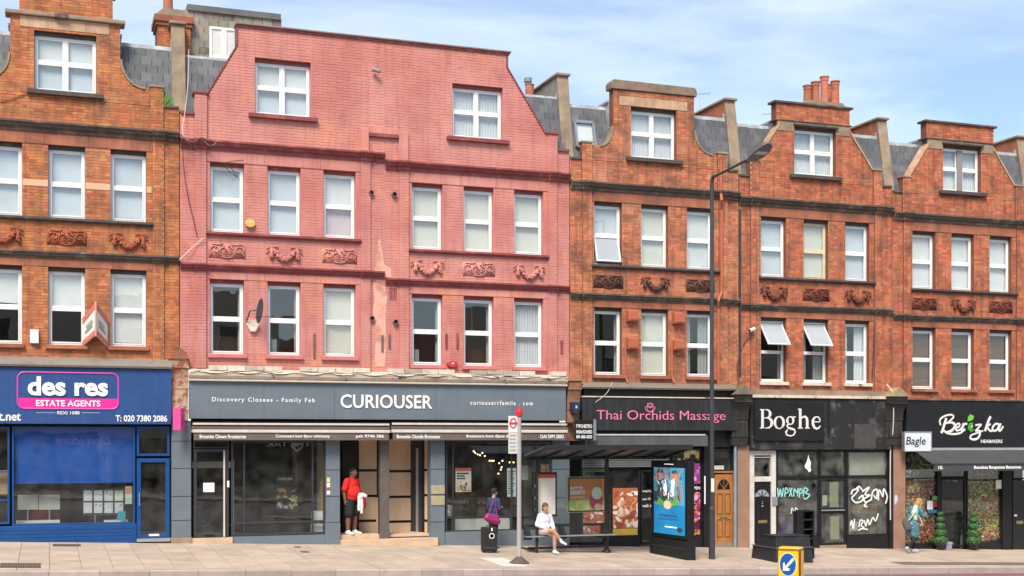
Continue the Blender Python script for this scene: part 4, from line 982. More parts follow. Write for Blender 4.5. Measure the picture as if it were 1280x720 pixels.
# awnings
def awning(x0,x1,texts):
    Ya=-.42; X0,X1=at(x0,0,Ya)[0],at(x1,0,Ya)[0]; xm=(x0+x1)/2; z=lambda y:at(xm,y,Ya)[1]
    a=MB(); a.box(X0,X1,Ya+.02,-.02,z(532.5),z(527.5)); o=a.build('awning',m_black,r)
    MB().box(X0,X1,Ya,-.02,z(531.5),z(529)).build('awning_rail',m_awncase,o,bevel=.008); MB().box(X0-.01,X1+.01,Ya+.03,-.03,z(537),z(532.7)).build('awning_roll',m_awn,o,bevel=.02); MB().box(X0-.01,X1+.01,Ya-.03,-.05,z(541),z(537.2)).build('awning_rail',m_awncase,o,bevel=.012)
    n=24; v=MB()
    for i in range(n): 
        xa=X0+.02+(X1-X0-.04)*i/n; xb=X0+.02+(X1-X0-.04)*(i+1)/n; f=lambda x:Ya+.0+.006*math.sin(x*5)
        v.quad((xa,f(xa),z(550.3)),(xb,f(xb),z(550.3)),(xb,Ya,z(540.5)),(xa,Ya,z(540.5)))
    v.build('valance',m_awn,o)
    for t,p,q in texts: pletter(t,p,543.3,q,548,Ya-.009,m_white,o,bold=.02,th=.004)
awning(241,487,[('Brounite Oinwe Rrostecnte',249.5,307.5),('Commoatre bunt 4ijoor odnichamp',344.5,412),('psh 9746 386',445,480)])
awning(490,709,[('Bonunita Oiunde Bronoune',496,550),('Bonmoura bont dijuse thoe',583,642),('OAI S9M 2003',675,704.5)])
# doors and windows
Yw=.02; al=m_greyd
d=glazed(r,'shop_door',242,561,286,672,Yw,al,.085); glazed(r,'door_transom',242,551,286,560,Yw,al,.03)
pbox(r,'door_pull',279.3,563,281.3,671,Yw-.05,Yw-.02,m_awncase,parent=d); pbox(r,'lock_plate',284,601,286.5,609,Yw-.02,Yw,m_white,parent=d); pbox(r,'door_notice',254,603.5,268,615,Yw+.03,Yw+.035,m_white,parent=d); pbox(r,'letter_plate',256,668,268,670.5,Yw-.01,Yw,m_black,parent=d)
pbox(r,'door_step',238,672.5,291,680.5,-.06,.3,m_stepstone,bevel=.01)
glazed(r,'shop_window',289,551,407,669,Yw,m_greyd,.06,vs_=(305.5,391),hs_=(653,))
pbox(r,'stall_riser',290,669.5,408,682,-.02,.2,m_grey)
pp=poster(r,'framed_menu_poster',345.5,594,372.5,637,.9,mat('menu_dark',(.05,.035,.03),.5),m_black); collage(pp,346,610,372,618,.893,[(.60,.26,.10),(.62,.30,.14),(.08,.07,.06)],14,1); collage(pp,346,619,372,636,.893,[(.36,.34,.12),(.55,.46,.22),(.20,.26,.12),(.62,.55,.40)],34,2,.05,.15); collage(pp,346,628,357,636,.885,[(.10,.22,.40),(.55,.60,.66),(.06,.10,.2)],12,3,.1,.3); pbox(r,'poster_leg',342,640,343.2,668,.95,1.0,m_black,parent=pp); pbox(r,'poster_leg',374,640,375.2,668,.95,1.0,m_black,parent=pp); pletter('CURIOUSER',346.5,597,366,600.5,.885,m_white,pp,bold=.02,th=.003); 
pbox(r,'white_box',392.5,639.5,405,650,.2,.6,m_white); pbox(r,'white_box',392,655,405,667,.2,.6,m_white); pbox(r,'white_door_edge',290,575,292.5,668,.25,.3,m_upvc); pbox(r,'white_ceiling_beam',236,577,290,585,1.5,1.7,m_bl_white)
bike=MB(); bx,bz=at(253,646,1.2)
for dx in (0,.62): bike.tube([(bx+dx+.27*math.cos(R(t)),1.2,bz+.27*math.sin(R(t))) for t in range(0,360,15)],.014,5,closed=True)
bike.tube([(bx,1.2,bz),(bx+.2,1.2,bz+.45),(bx+.55,1.2,bz+.5),(bx+.62,1.2,bz)],.015,5); bike.tube([(bx+.2,1.2,bz+.45),(bx+.3,1.2,bz),(bx+.55,1.2,bz+.5)],.015,5); bike.tube([(bx+.55,1.2,bz+.5),(bx+.52,1.2,bz+.75),(bx+.4,1.2,bz+.8)],.012,5)
tag(bike.build('bicycle',mat('dark_bicycle_paint',(.09,.09,.10),.4),loc=(bx,1.2,gz(bx))),'dark bicycle standing inside the grey shop behind the glazed door','bicycle')
lam=MB()
def pil(x0,x1,joints,nm='shop_pilaster',y1=682):
    X0,X1,Z0,Z1=rect(x0,550,x1,y1,-.05); o=MB().box(X0,X1,-.05,.31,gz((X0+X1)/2)-.03,Z1+.08).build(nm,m_grey,r,bevel=.008)
    for yy in joints: pbox(r,'panel_joint',x0-.2,yy,x1+.2,yy+.8,-.055,-.045,m_greyd,parent=o)
    return o
po=pil(407.5,425,(587,620,653)); pbox(r,'pilaster_base',407,654,425.6,681.5,-.07,.2,m_grey,bevel=.015,parent=po)
for (y0,y1,m) in ((597,603,mat('yellow_sticker',(.65,.55,.15),.6)),(604,609,m_white),(610,613,mat('red_sticker',(.5,.05,.05),.6)),(613.5,618,m_white)): pbox(r,'sticker',408.5,y0,412.5,y1,-.056,-.049,m,parent=po)
po=pil(538.5,556,(586,619,652))
for ya,yb in ((606.5,617.5),(619.5,631.5)): pbox(r,'stone_plaque',539,ya,556,yb,-.075,-.049,mat('brass_plaque',(.36,.31,.20),.6,.2,8),parent=po,bevel=.004)
pil(691,712,(586,622,655))
# recessed lobby
Xl,Xr=at(425.5,0)[0],at(538.5,0)[0]; g0=gz((Xl+Xr)/2)
MB().box(Xl-.02,Xr+.15,-.22,1.6,g0-.05,at(480,674,-.22)[1]).build('entrance_step',m_stepstone,r,bevel=.012)
zl=at(480,674,-.22)[1]; zs2=zl+.115
MB().box(Xl,at(475,0,.1)[0],.08,1.6,zl,zs2).build('entrance_step',m_stepstone,r,bevel=.01); MB().box(at(487,0,.1)[0],Xr,.12,1.6,zl,zs2-.02).build('entrance_step',m_stepstone,r,bevel=.01)
pbox(r,'entrance_mat',487,670.6,536,673.8,.113,.12,m_cable)
MB().box(Xl-.1,Xr+.1,.30,2.0,at(480,549,0)[1],at(480,549,0)[1]+.05).build('lobby_ceiling',m_bl_cream,r)
MB().box(Xl-.4,Xl,.31,1.6,g0,zh).build('lobby_cheek',m_ply,r); 
Xp0,Xp1=at(475,0,.0)[0],at(486.5,0,.0)[0]; MB().box(Xp0,Xp1,-.02,.18,zl,at(480,549,0)[1]).build('lobby_post',mat('dull_zinc',(.13,.115,.10),.55,.25,4,metal=.3),r,bevel=.01)
Yb=1.15
MB().box(Xl-.5,Xr+.6,Yb+.06,Yb+.12,g0,zh+.1).build('lobby_back',m_black,r)
def boards(px0,px1,Y,rows,split=None):
    for ya,yb in zip(rows,rows[1:]):
        xs=[px0]+([split] if split else [])+[px1]
        for a,b in zip(xs,xs[1:]): pbox(r,'plywood_panel',a+.2,ya+1.6,b-.2,yb-1.6,Y,Y+.03,m_ply)
boards(448.5,471,Yb,[545,588,620,651,671]); boards(486,513.5,Yb,[545,589,621,652,671],None)
pbox(r,'lobby_door',428,552,447,671,Yb-.02,Yb+.02,m_blackgloss); pbox(r,'ply_strip',470.5,622,472.5,671,Yb-.03,Yb,m_ply)
# splayed door on the right of the lobby
def splay(px0,Y0,px1,Y1,y0,y1,th,m,nm,root_=r):
    A=at(px0,y0,Y0); B=at(px1,y1,Y1); X0,X1=A[0],B[0]; Zt=at(px0,y0,Y0)[1]; Zb=at(px1,y1,Y1)[1]
    return MB().prism([(X0,Y0),(X1,Y1),(X1+th,Y1+.01),(X0+th,Y0+.01)],'z',Zb,Zt).build(nm,m,root_)
splay(513.5,Yb,527,.75,550,671,.06,m_greyd,'side_door')
pbox(r,'door_edge',520,560,523,666,.86,.88,m_steel)
for ya,yb in zip([549,587.5,619,651,671],[587.5,619,651,671]): splay(528.5,.70,538.6,.33,ya+1.3,yb-1.3,.05,m_ply,'plywood_panel')
splay(527.5,.73,538.8,.34,549,672,.08,m_black,'side_frame')
gr=[ [(.0,.3),(.12,.6),(.25,.4),(.2,.1),(.05,.2),(.3,.5)],[(.35,.2),(.5,.6),(.6,.25),(.45,.2)],[(.65,.3),(.8,.6),(.95,.45),(.8,.2)] ]
X,Z=at(505,603,Yb-.01); strokes([(smooth_pts(q),.04) for q in gr],X,Z,.28,.25,Yb-.008,mat('pale_graffiti',(.6,.55,.5),.6),r,'graffiti_tag')
# right-hand window
glazed(r,'shop_window',557,551,690,664,Yw,m_greyd,.05,vs_=(566.5,640,669),hs_=(646,))
MB().box(at(556,0)[0],at(691,0)[0],-.02,.2,gz(12)-.05,at(620,663.5,-.02)[1]).build('stall_riser',m_grey,r,bevel=.008)
fp_=poster(r,'shop_poster',569.5,585,589,615,.09,mat('ivory_poster',(.62,.57,.48),.6)); collage(fp_,571,602,588,614,.089,[(.30,.16,.07),(.50,.35,.2),(.62,.55,.42),(.12,.08,.06)],26,5); [pbox(r,'poster_text',571,591+k*3.2,586-(k*29%6),592.6+k*3.2,.084,.0885,m_black,parent=fp_) for k in range(3)]; pbox(r,'poster_header',570,585,589,589,.085,.09,mat('rust_red_print',(.45,.12,.08),.6))
po=poster(r,'shop_notice',634,585,645,621,.09,mat('pale_notice',(.66,.72,.76),.6))
for k in range(10): pbox(r,'notice_line',635,589+k*3,644-(k*37%5),590+k*3,.084,.09,m_greyd,parent=po)
poster(r,'shop_notice',646,582,660,600,.5,mat('arched_notice',(.62,.64,.56),.6)); poster(r,'shop_notice',687.5-12,580,687,590,.09,print_mat('dark_leaflet',[(.1,.06,.05),(.3,.1,.08),(.5,.45,.4)],14,9))
pbox(r,'small_poster',556.8,631,566,645,.085,.09,print_mat('leaflet_print',[(.7,.72,.74),(.08,.1,.14),(.6,.62,.64)],16,3))
pbox(r,'white_low_wall',569,648,637,662,.7,.72,m_bl_white); pbox(r,'banquette',575,622,640,646,2.2,2.5,mat('slatted_timber',(.36,.22,.10),.6,.3,8,streak=.8,sootcol=(.10,.05,.02)))
pbox(r,'lit_back_room',655,560,690,660,1.8,1.85,mat('warm_wall',(.42,.38,.28),.9,.1))
m_bulb=mat('warm_bulb',(1,.72,.38),.5,0,emit=3.5)
for i,(px,py) in enumerate(((592,564),(594,566),(597,568),(600,569),(603,566),(612,576),(615,576),(617,576),(624,579),(627,584),(628,576),(626,587),(623,592),(637,578),(642,578),(648,570),(650,582),(606,570))):
    Y=2.0+.05*i; X,Z=at(px,py,Y); t=MB(); t.ell((X,Y,Z),.022,8,6); tag(t.build('pendant_bulb',m_bulb,loc=(X,Y,Z)),'small warm pendant bulb glowing inside the grey shop','bulb','pendant bulbs in the grey shop'); 
for (px,py,w) in ((324,566,1),(355,574,1),(330,593,2),(315,620,2)):
    pass
# mirrored lettering on the left window and heart
pletter('THE YAK',333,552,388,558,Yw+.03,mat('grey_vinyl',(.22,.22,.20),.6),r,mirror=True,th=.002); X,Z=at(370,556,Yw+.03)
strokes([(smooth_pts([(.5,-.1),(.0,.5),(.2,.8),(.5,.6),(.8,.8),(1,.5),(.5,-.1)]),.06)],X-.12,Z-.15,.3,.25,Yw+.028,MATS['grey_vinyl'],r,'heart_outline')
# ---- massage shop
r=H[3]; m_cons=mat('black_console_paint',(.035,.031,.028),.6,.35,4,bump=.4,bscale=25,patches=[((.14,.10,.07),5,.58,.72,.7)])
shop_shell(r,LL[3]+.1,at(921,0)[0],CC[3]-5.93,at(820,559,0)[1])
corbel(r,711,727,462,551,mat('brown_terracotta_console',(.33,.17,.09),.85,.3,6,bump=.4,soot=.5,sootscale=4),mat('rust_gablet',(.36,.15,.075),.85,.25,4),-.26)
X0,X1=at(728,0,-.24)[0],at(921,0,-.24)[0]; z=lambda y,Y=-.24:at(825,y,Y)[1]
fa=MB().box(X0,X1,-.24,0,z(538),z(497.5)).build('shop_fascia',mat('dusty_black_fascia',(.020,.020,.021),.5,.3,2,streak=.5,sootcol=(.07,.07,.068)),r,bevel=.006)
MB().box(X0+.1,X1,-.10,0,z(497),z(487)).build('upper_board',m_black,fa); MB().box(X0,X1,-.27,-.02,z(497.6)+.003,z(496.2)+.003).build('fascia_trim',m_creampeel,fa)
MB().prism([(0,z(487)+.003),(-.26,z(487)+.003),(-.28,z(485)),(-.18,z(481)),(0,z(478))],'x',X0-.02,X1-.02).build('shop_cornice',mat('leaded_cornice_b',(.22,.17,.13),.85,.3,3,bump=.4,soot=.5,sootscale=3),r)
m_neon=mat('pink_sign_letter',(.75,.20,.36),.4,.05)
pletter('Thai Orchids Massage',745.5,513.2,906.5,528.5,-.243,m_neon,fa,bold=-.006,th=.02)
Xo,Zo=at(812.5,510,-.245)
lot=[(smooth_pts([(.5,0),(.2,.25),(.25,.6),(.5,.45),(.75,.6),(.8,.25),(.5,0)]),.035),(smooth_pts([(.5,.45),(.35,.75),(.5,1),(.65,.75),(.5,.45)]),.035),(smooth_pts([(.25,.6),(.0,.55),(.08,.2),(.5,0),(.92,.2),(1,.55),(.75,.6)]),.035),(smooth_pts([(.25,.6),(.2,.9),(.42,.92)]),.035),(smooth_pts([(.75,.6),(.8,.9),(.58,.92)]),.035)]
strokes(lot,Xo-.15,Zo-.12,.30,.27,-.255,m_neon,fa,'orchid_emblem')
bxs=pbox(r,'shutter_box',737,544.5,885,558,-.34,0,mat('grey_shutter_box',(.085,.085,.09),.5,.2,2,streak=.4,sootcol=(.16,.16,.17)),bevel=.01); pbox(r,'shutter_lip',738,542.5,882,544.4,-.36,-.0,mat('pale_lip',(.5,.48,.46),.6,.2),parent=bxs)
for k in range(9): X0_,X1_,a_,b_=rect(727.5,560+k*2.7,836,562.5+k*2.7,-.02); MB().prism([(-.02,a_),(-.045,a_+.01),(-.03,b_-.004),(-.0,b_-.004),(.0,a_)],'x',X0_,X1_).build('shutter_slat',mat('shutter_slat_metal',(.13,.13,.135),.5,.15,3,objr=.1),r)
glazed(r,'shop_window',727,584,800,672,.03,m_black,.05,vs_=(757,))
MB().box(at(727,0)[0],at(800,0)[0],-.01,.2,gz(15)-.05,at(760,671.5,0)[1]).build('stall_riser',m_black,r)
pm=mat('red_brown_print',(.42,.12,.05),.5,.1,5); MC=[(.48,.15,.06),(.66,.50,.40),(.74,.66,.58),(.30,.07,.04),(.58,.28,.14)]; p1=poster(r,'window_print',729,640,756,669,.02,pm); collage(p1,729,640,756,669,.019,MC,45,6); p2=poster(r,'window_print',766,610,797,669,.02,pm); collage(p2,766,614,797,660,.019,MC,60,7); pbox(r,'gold_strip',766,661,797,669,.012,.02,mat('gold_print',(.55,.38,.06),.5),parent=p2); pbox(r,'green_header',728,578,757,590,.012,.02,mat('dark_green_print',(.03,.09,.02),.5))
dd=glazed(r,'shop_door',801,587,836,680,.05,m_black,.07); 
for k,(t,y) in enumerate((('massage & spa',612),('open 10-9',622),('walk in',630))): pletter(t,803,y,815,y+4,.04,m_white,dd,th=.002)
glazed(r,'shop_window',837,560,880,672,.03,m_black,.05,vs_=(857,),hs_=(577,606,614))
pv=poster(r,'window_print',841,563,874,575,.02,mat('yellow_ground',(.62,.45,.08),.5)); collage(pv,841,563,874,575,.019,[(.62,.47,.10),(.02,.02,.02),(.68,.58,.30),(.03,.02,.02)],26,10,.05,.2); pv=poster(r,'window_print',859,579,875,605,.02,mat('violet_ground',(.22,.04,.20),.5)); collage(pv,859,579,875,605,.019,[(.42,.08,.34),(.62,.28,.10),(.66,.45,.55),(.30,.05,.25)],24,8); pv=poster(r,'window_print',859,615,875,669,.02,mat('orchid_ground',(.09,.01,.04),.5)); collage(pv,859,615,875,669,.019,[(.58,.06,.26),(.68,.34,.44),(.06,.01,.03),(.50,.22,.05),(.42,.02,.2)],60,9,.03,.10)
pletter('OPEN',863,608,875,612,.02,m_white,r,bold=.02,th=.003,name='window_lettering')
pbox(r,'stall_riser',837,671,881,684,.0,.2,m_black); pbox(r,'black_post',880,558,887,685,-.06,.3,m_black,bevel=.008)
pbox(r,'sticker',880.4,595,882,630,-.066,-.06,m_white)
# oak door beside it
dw=MB(); X0,X1,Z0,Z1=rect(893.5,593,915.5,678,.06); dw.box(X0,X1,.06,.11,Z0,Z1); do=dw.build('front_door',m_wood,r,bevel=.004)
fm_=MB(); sash_ring(fm_,X0-.11,X1+.06,Z0-.05,Z1+.10,.05,.03,.16); fm_.build('door_frame',m_wood,do)
xm=(X0+X1)/2; W_=X1-X0; HH=Z1-Z0
for (a,b,c,d) in ((.12,.44,.42,.72),(.56,.88,.42,.72),(.12,.44,.08,.34),(.56,.88,.08,.34)):
    fr=MB(); sash_ring(fr,X0+a*W_,X0+b*W_,Z0+c*HH,Z0+d*HH,.018,.045,.062); fr.build('door_panel',mat('dark_oak_moulding',(.20,.075,.02),.5,.2),do)
fl=MB(); fl.prism([(X0+.14*W_,Z0+.78*HH)]+[(xm+.36*W_*math.cos(R(a)),Z0+.78*HH+.15*HH*math.sin(R(a))) for a in range(180,-1,-20)][1:-1]+[(X0+.86*W_,Z0+.78*HH)],'y',.052,.066); fl.build('fan_light',m_blackgloss,do)
for a in (45,90,135): mbx=MB(); mbx.tube([(xm,.048,Z0+.78*HH),(xm+.34*W_*math.cos(R(a)),.048,Z0+.78*HH+.14*HH*math.sin(R(a)))],.008,5); mbx.build('glazing_bar',m_wood,do)
MB().box(X0+.3*W_,X0+.7*W_,.035,.06,Z0+.36*HH,Z0+.39*HH).build('letter_plate',mat('dull_brass',(.35,.27,.12),.4,.2,8,metal=.6),do)
pbox(r,'door_step',888,678,918,685,-.02,.3,m_cement); glazed(r,'door_transom',888,561,917,590,.04,m_black,.05); pbox(r,'number_plate',893,582,905,587,.02,.03,mat('pale_plate',(.55,.48,.40),.6))
MB().box(at(886,0)[0],at(893,0)[0],.02,.3,gz(18.6),at(890,590,0)[1]).build('door_reveal',m_black,r)
pp=MB(); X,_=at(919,0,-.08); pp.tube([(X,-.08,gz(X)),(X,-.08,at(919,556,-.08)[1])],.045,8); pp.build('blue_grey_drainpipe',mat('blue_grey_pipe',(.22,.30,.34),.5,.15,4),r)
corbel(r,921,941,481,557,m_cons,mat('lead_gablet',(.17,.14,.11),.8,.3,4),-.46)
X0,X1,Z0,Z1=rect(922,557,937,685,-.05); MB().box(X0,X1,-.05,.30,gz(X0)-.03,Z1).build('shop_pilaster',m_brown,r,bevel=.008)
# ---- empty black shop
r=H[4]; xe=lambda p,Y=0:at(p,0,Y)[0]
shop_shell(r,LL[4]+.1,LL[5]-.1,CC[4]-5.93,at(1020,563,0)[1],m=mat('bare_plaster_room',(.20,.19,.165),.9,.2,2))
X0,X1=xe(938,-.14),xe(1114,-.14); z=lambda y,Y=-.14:at(1027,y,Y)[1]
fa=MB().box(X0,X1,-.14,0,z(562),z(498)).build('shop_fascia',m_grimy,r,bevel=.006); MB().box(X0,X1,-.20,0,z(498)+.003,z(494.5)).build('fascia_trim',m_creampeel,fa); MB().box(X0+.05,X1-.05,-.10,0,z(494.4),z(488)).build('decayed_cornice',m_cement,fa)
sg=pbox(r,'sign_panel',943.5,502,1030,551,-.20,-.14,m_black,bevel=.008,parent=fa)
sx0,sx1,sz0,sz1=rect(949,511,1026,546,-.205)
def serif_word(parent,X0,X1,Z0,Z1,Y,m):
    # hand-drawn roman letters in a 5.2 x 1.5 box, baseline at .42
    b=.42; T,th=.085,.032; L_=[]
    def st(p,w): L_.append((p,w))
    st([(.22,b+.02),(.22,b+.98)],T); st([(.05,b+.03),(.45,b+.03)],th); st([(.05,b+.97),(.45,b+.97)],th)
    st([(.25,b+.97),(.50,b+.97)]+arc(.50,b+.76,.24,.21,90,-90,8)+[(.25,b+.55)],[th,.05,T,.05,th]); st([(.25,b+.55),(.55,b+.55)]+arc(.55,b+.29,.30,.26,90,-90,8)+[(.25,b+.03)],[th,.05,T,T,.05,th])
    st(arc(1.35,b+.31,.30,.31,90,450,20),[th,.06,T,T,.06,th,th,.06,T,T,.06,th])
    st(arc(2.10,b+.42,.21,.20,90,450,16),[th,.05,.075,.05,th,.05,.075,.05,th]); st([(2.25,b+.55),(2.36,b+.62),(2.46,b+.60)],.035)
    st([(1.98,b+.24),(1.88,b+.15),(1.95,b+.05),(2.15,b+.0),(2.38,b-.05),(2.44,b-.17),(2.34,b-.32),(2.10,b-.38),(1.86,b-.32),(1.80,b-.18),(1.92,b-.05)],[.035,.06,.06,.07,.06,.05,.04,.035,.05,.06,.035])
    st([(2.78,b+.02),(2.78,b+1.03)],T); st([(2.62,b+.03),(2.96,b+.03)],th); st([(2.62,b+1.0),(2.80,b+1.03)],th); st([(2.80,b+.45),(2.93,b+.60),(3.10,b+.63),(3.22,b+.55),(3.26,b+.40),(3.26,b+.02)],[th,.05,.07,T,T,T]); st([(3.12,b+.03),(3.43,b+.03)],th)
    st([(3.66,b+.36),(4.14,b+.36),(4.14,b+.46),(4.05,b+.60),(3.90,b+.63),(3.75,b+.57),(3.65,b+.42),(3.65,b+.25),(3.75,b+.06),(3.93,b+.0),(4.08,b+.05),(4.17,b+.16)],[th,th,.045,.045,.035,.06,T,T,T,.06,.045,th])
    return strokes(L_,X0,Z0,(X1-X0)/4.2,(Z1-Z0)/1.45,Y,m,parent)
serif_word(sg,sx0,sx1,sz0,sz1,-.205,m_offw)
pbox(r,'old_sign_edge',1035.5,501,1037.5,546,-.17,-.14,m_black,parent=fa); pbox(r,'fascia_patch',1068,530,1095,560,-.150,-.14,mat('grey_board_patch',(.055,.053,.05),.7,.3,4),parent=fa)
pd=MB(); sash_ring(pd,xe(937,.0),xe(970,.0),at(953,686,0)[1],at(953,562.5,0)[1],.16,.0,.10); wf=pd.build('white_door_frame',mat('grubby_white_timber',(.62,.58,.52),.7,.2,4,streak=.3,sootcol=(.3,.26,.2)),r)
MB().box(xe(940),xe(967),.01,.09,at(953,602,0)[1],at(953,597,0)[1]).build('door_transom_bar',MATS['grubby_white_timber'],wf)
X0,X1,Z0,Z1=rect(941,602,964,683,.05); do=MB().box(X0,X1,.05,.10,Z0,Z1).build('front_door',m_blackgloss,r,bevel=.004); W_=X1-X0; HH=Z1-Z0; xm=(X0+X1)/2
for (a,b,c,d) in ((.14,.45,.40,.68),(.55,.86,.40,.68),(.14,.45,.07,.33),(.55,.86,.07,.33)): fr=MB(); sash_ring(fr,X0+a*W_,X0+b*W_,Z0+c*HH,Z0+d*HH,.02,.036,.052); fr.build('door_panel',m_black,do)
for k in range(4):
    a0,a1=180-k*45-3,180-(k+1)*45+3; MB().prism([(xm+.1*W_*math.cos(R((a0+a1)/2)),Z0+.76*HH+.03)]+[(xm+.38*W_*math.cos(R(a0+(a1-a0)*i/4)),Z0+.76*HH+.36*W_*math.sin(R(a0+(a1-a0)*i/4))) for i in range(5)],'y',.042,.05).build('fan_light',mat('frosted_pane',(.30,.33,.33),.2,.1,5),do)
MB().box(X0+.28*W_,X0+.76*W_,.03,.05,Z0+.36*HH,Z0+.405*HH).build('letter_plate',MATS['dull_brass'],do); kn=MB(); kn.ell((xm,.03,Z0+.62*HH),.03,8,6); kn.tube([(xm,.03,Z0+.70*HH),(xm,.028,Z0+.65*HH)],.012,6); kn.build('door_knocker',m_steel,do)
glazed(r,'door_transom',941,571,965,597,.04,MATS['grubby_white_timber'],.03,gm=m_dirtyglass)
pbox(r,'intercom_panel',965.5,621,972,632,-.03,.0,m_steel,parent=wf)
glazed(r,'shop_window',971,563,1024,672,.02,m_black,.045,hs_=(596.5,),gm=m_dirtyglass,hw=.10); glazed(r,'shop_window',1058.5,563,1111,670,.02,m_black,.06,hs_=(595.5,),gm=m_dirtyglass,hw=.08)
glazed(r,'door_transom',1024.5,563,1058,596,.02,m_black,.05,gm=m_dirtyglass); d4=glazed(r,'shop_door',1024.5,597,1058,681,.02,m_black,.07,hs_=(638,),gm=m_dirtyglass,hw=.16)
pbox(r,'door_bar',1027,637,1056,638.5,-.03,.0,m_steel,parent=d4)
pbox(r,'door_paper',1037,602,1048,634,.08,.085,print_mat('flyer_print',[(.6,.55,.45),(.35,.45,.3),(.55,.5,.4),(.65,.62,.55)],10,13),parent=d4); pbox(r,'door_paper',1038,645,1049,674,.08,.085,MATS['flyer_print'],parent=d4); pbox(r,'door_paper',1028,619,1034,632,.08,.085,m_bl_cream,parent=d4)
MB().box(xe(970.5),xe(1024.3),.0,.2,gz(21)-.05,at(997,671.5,0)[1]).build('stall_riser',m_black,r); MB().box(xe(1058.8),xe(1111),.0,.2,gz(23.5)-.05,at(1085,669.5,0)[1]).build('stall_riser',m_black,r)
MB().box(xe(1111),xe(1117),-.04,.3,gz(24.5)-.05,at(1114,562,0)[1]).build('black_post',m_black,r)
pbox(r,'door_step',1025,681.5,1058,686,-.03,.3,m_cement)
pbox(r,'white_slatted_blind',1062,566,1108,594,.2,.22,mat('dusty_blind',(.60,.60,.56),.8,.15,1,streak=.0)); pbox(r,'cardboard',1066,630,1096,642,.5,.52,mat('cardboard',(.42,.24,.10),.8,.1)); pbox(r,'grey_low_wall',1062,643,1108,668,.6,.62,mat('dull_render',(.17,.16,.14),.9,.2)); pbox(r,'white_panel',1062,652,1072,664,.3,.32,m_bl_white)
fan=MB(); X,Z=at(983,581,.12); fan.lathe([(.20,0),(.20,-.03),(.16,-.04),(.02,-.04)],(X,.12,Z),20,'y'); fan.build('extractor_fan',m_black,r); pbox(r,'purple_bag',976,646,992,668,.5,.7,mat('violet_plastic',(.17,.12,.32),.5,.2))
X,Z=at(1010,580,.03); MB().prism([(X-.13,Z-.05),(X-.07,Z+.05),(X-.04,Z+.12),(X,Z+.30),(X+.04,Z+.14),(X+.09,Z+.05),(X+.07,Z-.10),(X+.10,Z-.20),(X+.02,Z-.26),(X-.04,Z-.17),(X-.12,Z-.12)],'y',.005,.012).build('torn_paper',m_white,r)
m_gw=mat('white_spray_paint',(.70,.72,.70),.5,.05); m_gt=mat('teal_spray_paint',(.28,.62,.58),.5,.05)
def tagpaint(x0,y0,x1,y1,lines,m,w,Y=.005):
    X0,X1,Z0,Z1=rect(x0,y0,x1,y1,Y); strokes([(smooth_pts(l,5),w) for l in lines],X0,Z0,(X1-X0),(Z1-Z0),Y,m,r,'graffiti_tag',flat=.12)
tagpaint(1064,608,1109,630,[[(.0,.55),(.05,.8),(.2,.85),(.1,.55),(.02,.35),(.12,.1),(.3,.2),(.32,.5),(.2,.3)],[(.3,.7),(.5,.95),(.38,.55),(.52,.5),(.36,.3),(.4,.1),(.55,.25)],[(.55,.2),(.6,.7),(.72,.8),(.7,.3),(.62,.5)],[(.75,.2),(.78,.8),(.88,.4),(.9,.85),(1,.4),(.95,.0)],[(.15,.9),(.22,1.0),(.3,.8)],[(.42,.05),(.36,-.1),(.44,-.15)]],m_gw,.055)
tagpaint(1063,642,1098,663,[[(0,.3),(.05,.6),(.1,.1),(.15,.7)],[(.3,.2),(.35,.6),(.45,.55),(.38,.3),(.5,.15)],[(.5,.6),(.55,.25),(.62,.65),(.68,.3)],[(.7,.35),(.8,.75),(.9,.55),(1.0,1.0)],[(.28,.0),(.4,.1),(.62,.05)]],m_gw,.05)
tagpaint(972,608,1012,624,[[(0,.9),(.03,.2),(.08,.8),(.13,.2),(.18,.9)],[(.22,.2),(.25,.9),(.33,.6),(.24,.45)],[(.36,.9),(.45,.2)],[(.45,.9),(.36,.2)],[(.5,.2),(.52,.8),(.6,.5),(.64,.85),(.62,.2)],[(.68,.1),(.70,.8),(.78,.6),(.72,.4)],[(.80,.2),(.84,.85),(.95,.7),(.86,.5),(1,.3),(.88,.0),(.8,.1)]],m_gt,.06)
tagpaint(989,634,998,643,[[(0,.1),(.1,.9),(.5,.1),(.6,.9),(.9,.6)]],m_gw,.08)
corbel(r,1114,1135,484,557,m_cons,mat('mossy_gablet',(.30,.23,.13),.9,.3,4),-.46)
X0,X1,Z0,Z1=rect(1117,557,1132,686,-.05); MB().box(X0,X1,-.05,.30,gz(X0)-.03,Z1).build('shop_pilaster',m_brown,r,bevel=.008)
pl=[(.08,.1),(.0,.5),(.15,.9),(.25,.5),(.1,.3)]; X,Z=at(1119,632,-.055); strokes([(smooth_pts(pl),.1)],X,Z,.25,.35,-.054,mat('pale_blue_spray',(.45,.55,.65),.6),r,'graffiti_tag')
# ---- flower-window shop
r=H[5]
shop_shell(r,LL[5]+.1,LL[6]-.05,CC[5]-5.93,at(1200,563,0)[1])
X0,X1=xe(1133,-.22),LL[6]-.05; z=lambda y,Y=-.22:at(1210,y,Y)[1]
fa=MB().box(X0,X1,-.22,0,z(561),z(501)).build('shop_fascia',m_black,r,bevel=.006); MB().box(X0,X1,-.26,0,z(501)+.002,z(499)).build('fascia_trim',m_cornice,fa)
m_scr=mat('ivory_letter',(.75,.72,.69),.45,.02)
a0,a1,b0,b1=rect(1174,518,1254,555,-.23)
scr=[]
def sc_(p,w): scr.append((smooth_pts([(x/100,(60-y)/60) for x,y in p],5),w))
